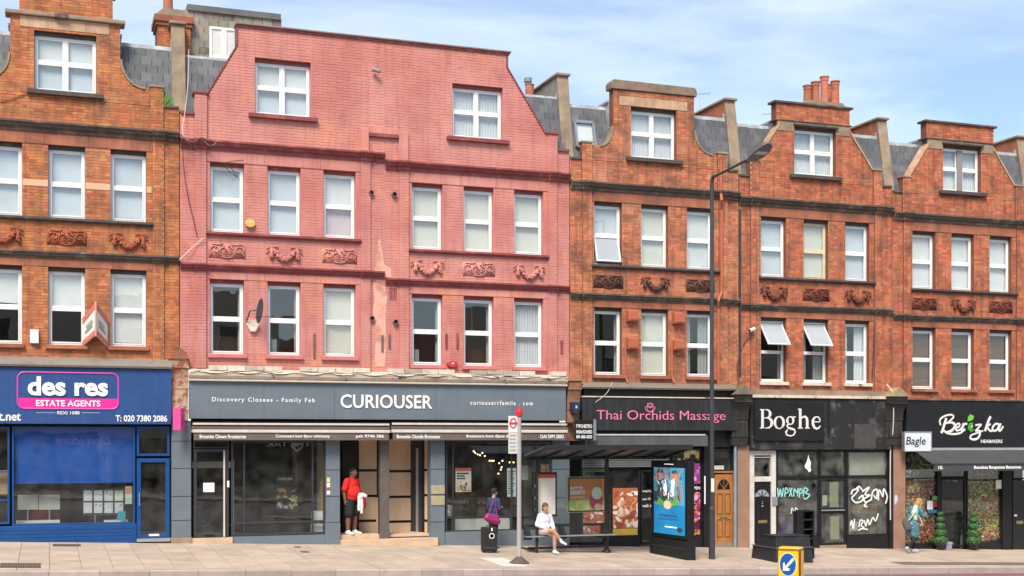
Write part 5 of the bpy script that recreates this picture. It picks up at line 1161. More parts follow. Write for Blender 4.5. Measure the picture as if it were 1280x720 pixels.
# B e r e z k a as one brush hand, in a 100 x 60 box
sc_([(2,22),(1,12),(8,4),(18,1),(22,5),(17,13),(12,18)],.035); sc_([(11,8),(8,20),(5,33),(3,38)],.05); sc_([(10,18),(20,17),(24,23),(20,32),(12,36),(7,33)],[.035,.05,.05,.05,.04,.035]); sc_([(7,33),(12,38),(22,40),(32,38),(37,33),(40,30)],.04)
sc_([(26,28),(31,24),(31,19),(27,20),(25,27),(27,33),(32,31),(35,27)],.035); sc_([(36,19),(37,22),(34,33)],.045); sc_([(36,25),(40,19),(43,20)],.04); sc_([(44,30),(50,26),(51,20)],.03)
sc_([(56,22),(60,21),(65,21),(60,28),(56,34)],.035); sc_([(56,34),(62,33),(63,40),(60,48),(53,51),(48,48),(50,42),(58,38),(68,33)],[.035,.04,.045,.045,.04,.035,.03,.03]); sc_([(80,4),(76,15),(71,34)],.05); sc_([(72,27),(80,19)],.035); sc_([(74,26),(79,33),(82,33),(85,31)],.04)
sc_([(93,20),(88,19),(83,27),(85,33),(90,31),(94,20)],.04); sc_([(96,18),(93,30),(95,33),(100,24)],.04)
strokes(scr,a0,b0,(a1-a0),(b1-b0),-.232,m_scr,fa,flat=.2)
gl=MB(); gx,gz_=at(1212,525,-.24)
gl.prism([(gx-.08,gz_-.04),(gx-.05,gz_+.10),(gx+.02,gz_+.18),(gx+.17,gz_+.13),(gx+.13,gz_+.02),(gx+.04,gz_-.03)],'y',-.245,-.23); gl.build('leaf_emblem',mat('sign_leaf_green',(.16,.50,.05),.5),fa)
gl=MB(); gl.tube([(gx+.12,-.25,gz_-.10),(gx+.02,-.25,gz_-.13),(gx-.02,-.25,gz_-.26),(gx+.05,-.25,gz_-.36),(gx+.16,-.25,gz_-.30)],[.03,.06,.075,.05,.03],6,squash=.2); gl.build('leaf_emblem',mat('sign_leaf_dark',(.05,.32,.03),.5),fa)
pletter('NEABAKERS',1226,549.5,1253,553.7,-.223,m_scr,fa,bold=.02,th=.006)
Xa,Xb=at(1140,0,-.25)[0],LL[6]-.1
aw=MB(); zt=at(1210,562,-.25)[1]; Yo=-1.15; zo=at(1220,580.5,Yo)[1]; X0v=at(1167,0,Yo)[0]
n=len(aw.v); aw.v+=[(Xa+.05,-.24,zt),(Xb,-.24,zt),(Xb,Yo,zo),(X0v,Yo,zo)]; aw.face((0,1,2,3)); aw.v+=[(x,y,z_-.012) for x,y,z_ in aw.v[:4]]; aw.face((7,6,5,4)); 
for i in range(4): aw.face((i,4+i,4+(i+1)%4,(i+1)%4))
ao=aw.build('awning',m_awnblack,r); zv=at(1220,588.5,Yo)[1]; MB().box(X0v,Xb,Yo-.012,Yo+.0,zv,zo).build('valance',m_awnblack,ao); MB().box(X0v-.01,Xb,Yo-.03,Yo+.02,zo,zo+.04).build('awning_rail',m_greyd,ao); MB().box(Xa,Xb,-.30,-.22,zt-.02,zt+.06).build('awning_rail',mat('grey_rail',(.35,.34,.33),.5),ao)
arm=MB(); arm.tube([(X0v+.05,Yo,zo-.02),(X0v-.1,-.7,zo),(Xa+.2,-.24,zt-.12)],.015,6); arm.build('awning_arm',m_greyd,ao)
pletter('10.',1173,582.3,1179,586.6,Yo-.015,m_white,ao,bold=.02,th=.004); pletter('Bunuhoa Boupunoa Bunucoes.',1217.5,582,1277,587,Yo-.015,m_white,ao,bold=.03,th=.004)
# windows full of flowers
def flowers(x0,y0,x1,y1,Y,cols,n,seed,nm='flower_display'):
    X0,X1,Z0,Z1=rect(x0,y0,x1,y1,Y); rn=random.Random(seed); back=MB().box(X0,X1,Y+.08,Y+.1,Z0,Z1).build(nm,mat('dark_moss',(.03,.045,.02),.9),r)
    for ci,(c,share) in enumerate(cols):
        mb=MB()
        for _ in range(int(n*share)):
            x=rn.uniform(X0+.02,X1-.02); zz=rn.uniform(Z0+.02,Z1-.02); s=rn.uniform(.03,.075); a=rn.uniform(0,6.28); ty=rn.uniform(-.6,.6)
            ux,uz=math.cos(a)*s,math.sin(a)*s; y=Y+rn.uniform(-.03,.07)
            mb.quad((x-ux,y,zz-uz),(x+uz*.6,y-s*ty,zz-ux*.6),(x+ux,y+.01,zz+uz),(x-uz*.6,y+s*ty,zz+ux*.6))
        o=mb.build('petals',mat('petal_'+nm+str(seed)+str(ci),c,.7,.1,8,isl=.4,hue=.04),back); o['kind']='stuff'
flowers(1133,566,1170,598,.13,[((.09,.20,.05),.7),((.55,.50,.40),.3)],700,3); flowers(1133,599,1171,678,.13,[((.62,.12,.05),.35),((.8,.55,.35),.25),((.16,.30,.05),.25),((.30,.05,.04),.15)],1500,4); flowers(1210,572,1252,600,.13,[((.09,.20,.05),.6),((.7,.52,.40),.4)],550,5)
flowers(1210,601,1252,676,.13,[((.18,.42,.05),.32),((.80,.58,.06),.25),((.75,.12,.08),.22),((.8,.62,.45),.21)],1500,6); flowers(1178,585,1206,596,.13,[((.06,.10,.04),.6),((.4,.3,.25),.4)],250,7)
glazed(r,'shop_window',1131,564,1172.5,681,.02,m_black,.045,hs_=(598,)); glazed(r,'shop_window',1208.5,566,1254,680,.02,m_black,.05,hs_=(600,))
glazed(r,'door_transom',1176,580,1208,597,.02,m_black,.04); d5=glazed(r,'shop_door',1176,598,1207.5,684,.02,m_black,.055)
pbox(r,'black_post',1172.3,563,1176.3,686,-.03,.3,m_black); pbox(r,'black_post',1253.5,563,1265,688,-.05,.3,m_black,bevel=.01)
MB().box(xe(1131),xe(1172.5),-.0,.2,gz(25.8)-.06,at(1150,680.5,0)[1]).build('stall_riser',m_black,r); MB().box(xe(1208.5),xe(1254),-.0,.2,gz(28.6)-.06,at(1230,679.5,0)[1]).build('stall_riser',m_black,r)
for (x0,y0,x1,y1,m) in ((1159,626,1166,637,m_white),(1165.5,620,1173,625,mat('lime_notice',(.10,.42,.06),.6)),(1166.5,626,1172.5,634,mat('red_notice',(.45,.04,.03),.6)),(1160,637.5,1172,641,mat('blue_notice',(.05,.18,.32),.6)),(1245,600,1252,611,m_white)): pbox(r,'window_notice',x0,y0,x1,y1,-.006,.0,m)
for (x,h) in ((1202,.55),): 
    X=at(x,0,.5)[0]; mb=MB(); mb.lathe([(.05,gz(X)),(.055,gz(X)+.3),(.02,gz(X)+.45),(.02,gz(X)+.6)],(X,.5,0),10); mb.build('display_bottle',mat('pale_bottle',(.5,.52,.5),.3),r)
X0,X1,Z0,Z1=rect(1266,600,1300,687,.05); do=MB().box(X0,X1,.05,.1,Z0,Z1).build('front_door',m_blackgloss,r,bevel=.004); MB().box(X0+.13,X0+.40,.03,.05,Z0+.85,Z0+.95).build('letter_plate',MATS['dull_brass'],do); MB().box(X0+.05,X0+.15,.03,.05,Z0+1.1,Z0+1.16).build('door_lock',m_white,do)
glazed(r,'door_transom',1266,566,1300,599,.04,m_black,.05); MB().box(xe(1300,.05),LL[6],.0,.3,gz(30)-.1,at(1290,563,0)[1]).build('shop_pilaster',m_brown,r)
# end house: a plain rendered ground floor beyond the frame
r=H[6]; MB().box(LL[6]+.02,LL[7],.0,.30,gz(33)-.3,CC[6]-5.93).build('ground_floor_wall',m_black,r)
# glazed sign box and other bracketed signs
X0,X1,Z0,Z1=rect(1130.5,540,1164,564,-.40)
t=thing('box_sign',((X0+X1)/2,-.3,Z0),'white box sign with black script beside the black flower shop fascia','sign'); MB().box(X0,X1,-.40,-.28,Z0,Z1).build('sign_body',mat('white_sign_face',(.66,.69,.72),.4,.03),t,bevel=.006); f=MB(); sash_ring(f,X0-.01,X1+.015,Z0-.012,Z1+.012,.03,-.412,-.27); f.build('sign_frame',m_steel,t)
pletter('Bagle',1132.5,546,1157,559,-.402,m_black,t,bold=.01,shear=.15,th=.004)
X0,X1,Z0,Z1=rect(1134,541,1150,551,-.404)
MB().box(X0+.2,X1,-.28,-.22,Z0,Z0+.06).build('bracket',m_greyd,t)
def vertical_sign(px0,px1,y0,y1,Y0,Y1,label):
    X=at(px0,0,Y0)[0]; 
t=thing('projecting_sign',(at(731,0,-.6)[0],-.6,at(731,548,-.6)[1]),'black hanging sign with white lettering between grey and massage shops','sign')
X0,X1,Z0,Z1=rect(718,525,738.5,550,-.62); 
sh=lambda x,y,z:(x,y-(x-X0)*.35,z+(x-X0)*0.0)
mbs=MB(); mbs.prism([(X0,-.62),(X1,-.80),(X1+.10,-.70),(X0+.05,-.50)],'z',Z0,Z1); mbs.build('sign_body',m_blackgloss,t)
mbs=MB(); mbs.prism([(X1+.004,-.802),(X1+.13,-.70),(X1+.10,-.66),(X1,-.78)],'z',Z0-.01,Z1+.02); mbs.build('sign_edge',m_lead,t)
xm_=lambda x,y,z:(x,-.625-(x-X0)*.18/(X1-X0)+(y+.62),z)
for tx,ya,yb in (('FTPOHIETRO',530.5,535),('HNAHDAHRD',537.5,542),('89-88-005',544,548)): pletter(tx,720,ya,737,yb,-.62,m_white,t,bold=.01,th=.004,xmap=xm_)
MB().box(X0-.05,X0+.15,-.5,-.05,Z1-.1,Z1-.06).build('bracket',m_greyd,t)
t=thing('lantern_box_sign',(at(222,0,-.5)[0],-.5,at(222,538,-.5)[1]),'bright pink box sign on the pilaster beside the blue agency','sign'); X0,X1,Z0,Z1=rect(216,510,226,538,-.62); MB().prism([(X0,-.62),(X1,-.62),(X1+.13,-.30),(X0+.13,-.30)],'z',Z0,Z1).build('sign_body',mat('hot_pink_acrylic',(.70,.08,.30),.35,.04),t,bevel=.01); MB().box(X0+.1,X1,-.31,-.05,Z1-.12,Z1-.07).build('bracket',m_greyd,t)
# estate agent's V board on the brick wall
t=thing('estate_board',(at(119,0,-.3)[0],-.3,at(119,432,-.3)[1]),'V shaped estate agents board fixed to orange brick between two windows','board')
Xm,Z0=at(119,432,-.05); _,Zt=at(119,380,-.05); m_bd=mat('board_white',(.72,.68,.62),.5,.05,3)
for sg_ in (-1,1):
    p=MB(); z0=Z0+.02; p.v=[(Xm,-.48,Z0+.25),(Xm+sg_*.30,-.05,Z0-.02),(Xm+sg_*.30,-.05,Zt-.36),(Xm,-.48,Zt)]; p.v+=[(x-sg_*.02,y+.015,z) for x,y,z in p.v[:4]]
    for q in ((0,1,2,3),(7,6,5,4),(0,4,5,1),(1,5,6,2),(2,6,7,3),(3,7,4,0)): p.face(q)
    bo=p.build('board_panel',m_bd,t)
    p=MB(); e=.012; p.v=[(Xm+sg_*e,-.48-e*.3,Z0+.25),(Xm+sg_*(.30+e),-.05-e,Z0-.02),(Xm+sg_*(.30+e),-.05-e,Z0+.10),(Xm+sg_*e,-.48-e*.3,Z0+.38)]; p.face((0,1,2,3)); p.build('board_band',mat('coral_band',(.55,.16,.12),.6),bo)
    p=MB(); p.v=[(Xm+sg_*e,-.48-e*.3,Zt-.14),(Xm+sg_*(.30+e),-.05-e,Zt-.52),(Xm+sg_*(.30+e),-.05-e,Zt-.37),(Xm+sg_*e,-.48-e*.3,Zt-.01)]; p.face((0,1,2,3)); p.build('board_band',MATS['coral_band'],bo)
    for (k0,k1,q0,q1) in ((.25,.8,.34,.41),(.2,.7,.46,.50),(.25,.75,.55,.58)):
        lerp=lambda f,h:(Xm+sg_*(e+.30*f),-.48-e+.43*f,(Z0+.25)+(-.27)*f+(Zt-Z0-.25-.09*f)*h)
        p=MB(); p.v=[lerp(k0,q0),lerp(k1,q0),lerp(k1,q1),lerp(k0,q1)]; p.face((0,1,2,3)); p.build('board_text',mat('board_ink',(.18,.28,.26),.6),bo)
p=MB(); p.tube([(Xm,-.48,Z0+.2),(Xm,-.48,Zt+.02)],.028,6); p.build('post',mat('salmon_post',(.60,.33,.24),.6),t)
# ------------------------------------------------------------------ fixtures on the walls
m_terr_plastic=mat('terracotta_plastic',(.42,.12,.06),.5,.1,3)
for i,(x0,y0,x1,y1,lb) in enumerate(((786,386,800,402,'upper terracotta vent box beside the dark window of massage house'),(786,420,800,437,'lower terracotta vent box beside the dark window of massage house'),(844,389,858,405,'upper terracotta vent box beside the curtained window of massage house'),(844,423,858,438,'lower terracotta vent box beside the curtained window of massage house'))):
    X0,X1,Z0,Z1=rect(x0,y0,x1,y1,-.22); t=thing('vent_box',((X0+X1)/2,0,Z0),lb,'vent','terracotta vent boxes')
    b=MB(); b.prism([(-.002,Z0),(-.22,Z0+.02),(-.22,Z1-.06),(-.002,Z1)],'x',X0,X1-.04); b.build('casing',m_terr_plastic,t,bevel=.012)
    MB().box(X0+.03,X1-.07,-.224,-.215,Z0+.04,Z0+.06).build('slot',m_cable,t)
def pipe(nm,pts,r_,m,label,cat,group=None):
    P=[(at(x,y,Y)[0],Y,at(x,y,Y)[1]) for x,y,Y in pts]; mb=MB(); mb.tube(P,r_,8); o=mb.build(nm,m,loc=P[0]); return tag(o,label,cat,group)
pipe('downpipe',[(782,424,-.05),(782,470,-.05),(785,479,-.12)],.03,m_terr_plastic,'short terracotta pipe below the vent boxes near the dark window','pipe','terracotta pipes'); pipe('downpipe',[(840,424,-.05),(840,470,-.05),(843,479,-.12)],.03,m_terr_plastic,'short terracotta pipe below the vent boxes near the curtained window','pipe','terracotta pipes')
pipe('drainpipe',[(901,200,-.12),(901,240,-.12),(902,250,-.28),(902,262,-.1),(902,365,-.1),(898,376,-.22),(898,386,-.09),(898,482,-.09)],.045,m_terr_plastic,'tall terracotta drainpipe on brick wall behind the lamp post','pipe')
pipe('drainpipe',[(925,262,-.02),(925,470,-.02)],.03,m_cable,'thin black pipe at the joint beside the lamp post house','pipe')
# satellite dish
X,Z=at(321,388,-.35); t=thing('satellite_dish',(X,-.02,Z-.2),'dark grey satellite dish on the pink wall between first floor windows','satellite dish')
ds=MB(); rot=Euler((R(8),R(0),R(62)),'XYZ').to_matrix(); prof=[(.29*i/6,.075*(i/6)**2) for i in range(7)]; n=20
def DP(p): q=rot@Vector(p); return (X+q.x,-.35+q.y,Z+q.z)
b0=len(ds.v)
for (rr,yy) in prof:
    for k in range(n): a=2*math.pi*k/n; ds.v.append(DP((rr*math.cos(a)*.82,-yy,rr*math.sin(a)*1.15)))
for i in range(6):
    for k in range(n): ds.face((b0+i*n+k,b0+i*n+(k+1)%n,b0+(i+1)*n+(k+1)%n,b0+(i+1)*n+k))
do=ds.build('dish',mat('dish_grey',(.17,.155,.155),.5,.1),t,smooth=True); so=do.modifiers.new('s','SOLIDIFY'); so.thickness=.01
ar=MB(); ar.tube([(X-.05,-.32,Z-.18),DP((0,-.45,-.10))],.013,6); ar.ell(DP((0,-.46,-.09)),.03,8,6); ar.build('feed_arm',m_greyd,t); ar=MB(); ar.tube([(X-.22,-.02,Z-.22),(X-.22,-.2,Z-.22),(X-.16,-.25,Z),(X-.02,-.33,Z)],.02,6); ar.build('wall_bracket',m_greyd,t)
def hexbox(nm,px,py,w,h,m,label,cat,d=.12,shape=None):
    X,Z=at(px,py,-d); t=thing(nm,(X,0,Z-h/2),label,cat)
    poly=shape or [(-.5,.1),(-.3,.5),(.3,.5),(.5,.1),(.2,-.5),(-.2,-.5)]
    b=MB(); b.prism([(X+a*w,Z+c*h) for a,c in poly],'y',-d,-.003); b.build('casing',m,t,bevel=.015); f=MB(); f.box(X-.12*w,X+.12*w,-d-.006,-d+.002,Z-.02*h,Z+.2*h); f.build('badge',mat('faded_badge',(.55,.58,.38),.6),t); return t
hexbox('alarm_box',316.5,407,.33,.31,mat('cream_plastic',(.72,.62,.50),.5,.1,5),'cream six sided alarm box just below the satellite dish','alarm box')
hexbox('alarm_box',313,279,.26,.22,mat('yellow_plastic',(.68,.42,.12),.5,.1),'round yellow alarm box between upper windows of the pink house','alarm box',shape=[(.5*math.cos(R(a)),.5*math.sin(R(a))) for a in range(0,360,24)])
t=hexbox('alarm_box',566,455,.30,.18,mat('red_plastic',(.45,.04,.05),.5,.1),'red oval alarm box low on the pink wall above grey fascia','alarm box',shape=[(.5*math.cos(R(a)),.5*math.sin(R(a))) for a in range(0,360,24)])
X0,X1,Z0,Z1=rect(37.5,412,48.5,429,-.12); t=thing('alarm_box',((X0+X1)/2,0,Z0),'white rectangular alarm box on orange brick near the windows','alarm box'); MB().box(X0,X1,-.12,-.004,Z0,Z1).build('casing',m_upvc,t,bevel=.015); MB().box(X0+.05,X1-.05,-.10,-.01,Z0-.02,Z0).build('strobe',mat('blue_strobe',(.10,.18,.4),.3),t)
X0,X1,Z0,Z1=rect(731,421,736,461,-.04); tag(MB().box(X0,X1,-.04,-.003,Z0,Z1).build('wall_sign',m_bl_cream,loc=((X0+X1)/2,0,Z0),bevel=.005),'tall narrow blank cream sign at the corner of massage house','sign')
hexbox('alarm_box',720.5,510,.24,.34,mat('navy_plastic',(.025,.03,.07),.4,.1),'dark blue alarm box on the console beside the massage fascia','alarm box',d=.34,shape=[(-.5,.5),(.5,.5),(.5,-.2),(.2,-.5),(-.3,-.5),(-.5,-.2)])
def camera_fix(px,py,Y,dx,label,m=None):
    X,Z=at(px,py,Y); t=thing('security_camera',(X,-.01,Z),label,'camera'); b=MB(); b.tube([(X-.10*dx,Y+.02,Z+.03),(X+.10*dx,Y-.04,Z-.03)],.05,10); b.build('body',m or m_upvc,t); b=MB(); b.tube([(X,Y,Z),(X,-.005,Z-.05)],.018,6); b.build('bracket',m_upvc,t); b=MB(); b.tube([(X+.10*dx,Y-.04,Z-.03),(X+.106*dx,Y-.043,Z-.032)],.042,10); b.build('lens',m_cable,t)
camera_fix(940,412,-.18,-1,'white bullet camera on brick beside the open casement window'); camera_fix(470,88,-.15,1,'small tilted camera high on the pink gable between windows',mat('grey_camera',(.25,.23,.22),.5))
# loose cables and the wire tangle on the pink house corner
def cable(pts,label,m=None,r_=.010,grp='loose cables on the walls'):
    P=[(at(x,y,Y)[0],Y,at(x,y,Y)[1]) for x,y,Y in pts]
    Q=[]
    for i in range(len(P)-1):
        a=P[max(i-1,0)]; b=P[i]; c=P[i+1]; d=P[min(i+2,len(P)-1)]
        for j in range(5):
            t_=j/5; Q.append(tuple(.5*((2*b[q])+(-a[q]+c[q])*t_+(2*a[q]-5*b[q]+4*c[q]-d[q])*t_*t_+(-a[q]+3*b[q]-3*c[q]+d[q])*t_**3) for q in range(3)))
    Q.append(P[-1]); mb=MB(); mb.tube(Q,r_,5); tag(mb.build('cable',m or m_cable,loc=P[0]),label,'cable',grp)
cable([(236,62,.3),(235,100,.2),(232,135,-.05),(228,160,-.25),(230,172,-.28)],'white cable hanging down the party wall beside the pink house',m_wire_w,.009)
cable([(228,172,-.28),(240,177,-.30),(252,174,-.27),(262,182,-.28),(270,178,-.27),(262,173,-.27)],'tangle of grey wire along the pink cornice end',mat('grey_wire',(.28,.22,.20),.7),.009); cable([(226,168,-.28),(240,182,-.3),(252,172,-.3),(268,186,-.3)],'dark loose wire looped over the pink cornice end',None,.012)
cable([(228,175,-.25),(232,230,-.07),(247,297,-.08)],'thin dark wire curving down beside pink pilaster'); cable([(224,325,-.2),(240,310,-.1),(255,297,-.14)],'pale conduit slanting up to the pink sill course',m_wire_w,.011); cable([(265,202,-.1),(285,207,-.1),(297,222,-.1),(280,205,-.1),(305,200,-.1)],'dry twig like wires across top of a pink house window')
cable([(0,128,-.03),(18,123,-.03),(35,116,-.03)],'dark cable drooping under the gable window of orange house'); cable([(1108,480,-.15),(1116,492,-.33),(1117,515,-.3),(1116,540,-.2),(1113,565,-.1),(1113,650,-.06)],'pale conduit running down beside the brown pilaster',m_wire_w,.018); cable([(941,415,-.1),(930,430,-.02),(922,455,-.02),(923,480,-.05)],'thin dark cable from the bullet camera to the console'); cable([(765,478,-.2),(758,492,-.28),(744,503,-.26)],'pale wire slanting over the massage fascia',m_wire_w,.008); cable([(1097,300,-.03),(1095,360,-.03),(1090,480,-.03)],'long dark cable down the brick joint beside the black shop')
cable([(216,438,-.3),(226,436,-.3),(236,447,-.25)],'black cable over the cream console beside the agency')
# TV aerials and buddleia
def aerial(px,py,Y,h,label,s=1):
    X,Z=at(px,py,Y); t=thing('tv_aerial',(X,Y,Z-h),label,'aerial','aerials on the roofs'); b=MB(); b.tube([(X,Y,Z-h),(X,Y,Z)],.014,6); b.build('mast',m_steel,t); b=MB(); b.tube([(X-.35*s,Y,Z-.05),(X+.35*s,Y,Z+.02)],.010,5)
    for k in range(5): xx=X-.3*s+.15*s*k; b.tube([(xx,Y-.12,Z-.04+.02*k),(xx,Y+.12,Z-.04+.02*k)],.007,4)
    b.build('elements',m_steel,t)
aerial(966,142,2.0,1.2,'small aerial beside the chimney pot gable'); aerial(875,117,2.5,1.5,'thin aerial behind the curved mossy gable')
t=thing('weed_plant',(at(205,0,.1)[0],.1,CC[0]+.6),'tuft of green weed growing from the parapet gutter by the party wall','plant'); b=MB(); rn=random.Random(2); X=at(205,0,.1)[0]
for k in range(26):
    a=rn.uniform(-1.2,1.2); L_=rn.uniform(.25,.65); y=rn.uniform(0,.12); ex=X+math.sin(a)*L_*.55; ez=CC[0]+.62+math.cos(a)*L_
    w_=.022; b.v+=[(X-w_,y,CC[0]+.6),(X+w_,y,CC[0]+.6),((X+ex)/2+w_*1.3,y-.03,(CC[0]+.62+ez)/2),(ex,y-.05,ez),((X+ex)/2-w_,y-.03,(CC[0]+.62+ez)/2)]; n=len(b.v)-5; b.face((n,n+1,n+2,n+3,n+4))
b.build('leaves',m_green,t)['kind']='stuff'
# ------------------------------------------------------------------ street furniture
m_lamp=mat('dark_grey_column',(.045,.047,.052),.45,.15,3)
X,Y=16.76,-3.42; z0=gz(X,Y); zt=at(890,222,Y)[1]
t=thing('street_lamp',(X,Y,z0),'tall dark grey lamp post with raked arm over the road','street lamp')
p=MB(); p.tube([(X,Y,z0),(X,Y,z0+1.35)],.085,14); p.tube([(X,Y,z0+1.35),(X,Y,z0+1.42)],[.085,.062],14); p.build('base',m_lamp,t); p=MB(); p.tube([(X,Y,z0+1.42),(X,Y,zt-.15),(X,Y-.03,zt-.03),(X,Y-.12,zt+.03)],[.06,.052,.05,.045],12); p.build('column',m_lamp,t)
Ya=Y-2.05; za=zt+.20; p=MB(); p.tube([(X,Y-.06,zt),(X,Ya,za-.10)],.035,10); p.build('arm',m_lamp,t)
p=MB()
for (d,w,h0,h1) in ((0,.06,-.05,.05),(.12,.13,-.08,.09),(.38,.20,-.08,.14),(.70,.20,-.06,.14),(.92,.15,-.02,.10),(1.0,.05,.02,.06)):
    yy=Ya+.1-d; zz=za-.10+.17*(d-.1)
    p.v+=[(X-w,yy,zz+h0),(X+w,yy,zz+h0),(X+w*.8,yy,zz+h1),(X-w*.8,yy,zz+h1)]
for i in range(5):
    for k in range(4): p.face((i*4+k,i*4+(k+1)%4,i*4+4+(k+1)%4,i*4+4+k))
p.face((3,2,1,0)); p.face((20,21,22,23)); ho=p.build('lantern_head',mat('lantern_grey',(.12,.12,.125),.4,.1),t,bevel=.01); p=MB(); p.obox((X,Ya-.38,za-.10+.17*.38-.045),.30,.46,.05,Matrix.Rotation(R(-9.6),3,'X')); p.build('lens',mat('frosted_lens',(.5,.5,.48),.3),ho)
X0,X1,Z0,Z1=rect(888,598,893,615,Y-.07); MB().box(X-.06,X+.03,Y-.075,Y-.06,Z0,Z1).build('notice_plate',m_bl_cream,t)
# bus stop post
X,Y=10.85,-4.55; z0=gz(X,Y); s_=51.1; zz=lambda y:at(649,y,Y)[1]
t=thing('bus_stop_post',(X,Y,z0),'pale steel bus stop post with red finial and flag by the kerb','bus stop')
p=MB(); p.lathe([(.25,z0),(.25,z0+.02),(.20,z0+.05),(.07,z0+.16),(.055,z0+.17)],(X,Y,0),20); p.build('foot',mat('bronze_foot',(.10,.075,.06),.5,.2,6),t); p=MB(); p.tube([(X,Y,z0+.1),(X,Y,zz(521))],.055,14); p.build('column',mat('pale_grey_post',(.42,.40,.37),.4,.1,3,streak=.2,sootcol=(.25,.22,.2),metal=.2),t)
p=MB(); p.lathe([(.03,zz(523)),(.08,zz(520)),(.085,zz(515)),(.07,zz(511)),(.03,zz(509.5))],(X,Y,0),14); p.build('finial',mat('red_finial',(.55,.03,.03),.3,.05),t)
X0,X1,Z0,Z1=rect(636,520,646,540,Y); fl=MB().box(X0-.01,X-.05,Y-.015,Y+.015,Z0,Z1).build('flag',mat('white_flag',(.76,.74,.72),.4,.05),t); xr=(X0+X-.05)/2; zr=(Z0+Z1)/2+.02
p=MB(); p.tube([(xr+.075*math.cos(R(a)),Y-.02,zr+.115*math.sin(R(a))) for a in range(0,360,15)],.018,6,closed=True,squash=.3); p.build('roundel_ring',mat('roundel_red',(.58,.04,.05),.4),fl); MB().box(xr-.10,xr+.10,Y-.028,Y-.016,zr-.022,zr+.022).build('roundel_bar',MATS['roundel_red'],fl)
X0,X1,Z0,Z1=rect(636,541,646.5,567,Y); f2=MB().box(X0-.01,X-.05,Y-.013,Y+.013,Z0,Z1).build('route_panel',mat('grey_route_panel',(.60,.57,.53),.5,.08,6),t)
for k in range(5): MB().box(X0+.02,X-.08-.02*(k%2),Y-.017,Y-.012,Z1-.05-.09*k-.03,Z1-.05-.09*k).build('route_line',mat('route_print',(.34,.31,.29),.6),f2)
# bus shelter
m_sh=mat('black_shelter_steel',(.02,.021,.022),.4,.2,3,spec=.5)
t=thing('bus_shelter',(14.1,-1.9,gz(14.1,-1.9)),'black steel bus shelter with slanted roof, bench and map panel','bus shelter')
Yn,Yk=-3.25,-1.6; zn=EYE-.20; zk=EYE-.45; Xa,Xb=12.05,16.25
gp=lambda X,Y:gz(X,Y)
p=MB(); p.prism([(Yk,zk),(Yn,zn),(Yn,zn+.05),(Yk,zk+.05)],'x',Xa,Xb); rf=p.build('roof',mat('smoked_roof_panel',(.10,.11,.115),.3,.1,2),t)
p=MB(); p.prism([(Yn-.02,zn-.06),(Yn-.02,zn+.07),(Yn+.06,zn+.07),(Yn+.06,zn-.06)],'x',Xa-.02,Xb+.02); p.build('front_beam',m_sh,rf); p=MB(); p.prism([(Yk-.06,zk-.08),(Yk-.06,zk+.06),(Yk+.06,zk+.06),(Yk+.06,zk-.08)],'x',Xa-.02,Xb+.02); p.build('rear_beam',m_sh,rf)
for k in range(8):
    xx=Xa+(Xb-Xa)*k/7; p=MB(); p.prism([(Yk-.065,zk-.06),(Yn+.065,zn-.05),(Yn+.065,zn-.004),(Yk-.065,zk-.004)],'x',xx-.03,xx+.03); p.build('roof_rib',m_sh,rf)
for xx in (14.42,):
    p=MB(); p.tube([(xx,-1.75,gp(xx,-1.75)),(xx,-1.75,zk)],.062,14); p.build('column',m_sh,t); p=MB(); p.lathe([(.12,gp(xx,-1.75)-.01),(.12,gp(xx,-1.75)+.03),(.07,gp(xx,-1.75)+.10)],(xx,-1.75,0),14); p.build('column_foot',m_sh,t)
xx=12.28; p=MB(); p.box(xx-.03,xx+.03,-2.02,-1.96,gp(xx,-2),at(666,573,-2)[1]); p.build('end_post',m_sh,t)
p=MB(); p.box(xx-.03,xx+.03,-1.96,-.75,gp(xx,-1.4)+.02,gp(xx,-1.4)+.06); p.build('foot_rail',m_sh,t)
MB().box(12.1,14.4,-1.80,-1.74,gp(13,-1.8)+.10,gp(13,-1.8)+.16).build('lower_rail',m_sh,t)
bz_=at(710,670,-2.0)[1]; MB().box(11.95,14.5,-2.15,-1.85,bz_-.005,bz_+.025).build('bench_seat',mat('grey_bench',(.34,.35,.36),.35,.1,metal=.4),t,bevel=.01); MB().box(11.95,14.42,-1.78,-1.70,at(710,656,-1.75)[1]-.04,at(710,656,-1.75)[1]+.03).build('bench_rail',m_sh,t)
for xx in (12.05,13.05,14.3): p=MB(); p.prism([(-1.74,bz_+.30),(-1.80,bz_+.30),(-2.1,bz_-.03),(-2.0,bz_-.08),(-1.74,bz_-.10)],'x',xx-.06,xx+.06); p.build('bench_bracket',m_sh,t)
gl_=MB().box(12.35,14.3,-1.72,-1.712,gp(13,-1.8)+.25,zk-.08).build('glass_panel',m_glass,t)
X0,X1,Z0,Z1=rect(668,593,694,643,-1.82); mp_o=MB().box(X0-.05,X1+.05,-1.82,-1.74,Z0-.06,Z1+.06).build('map_case',m_sh,t); MB().box(X0,X1,-1.83,-1.818,Z0,Z1).build('map_sheet',mat('map_print',(.82,.78,.66),.5,.08,3,patches=[((.45,.62,.60),3.5,.6,.68,.7),((.6,.3,.2),9,.64,.68,.5)]),mp_o); MB().box(X0,X1,-1.836,-1.829,Z1-.10,Z1).build('map_header',mat('map_red',(.55,.10,.05),.5),mp_o)
for k in range(4): MB().box(12.18,12.30,-1.98,-1.90,Z0-.15+.32*k,Z0+.10+.32*k).build('glass_clamp',m_sh,t)
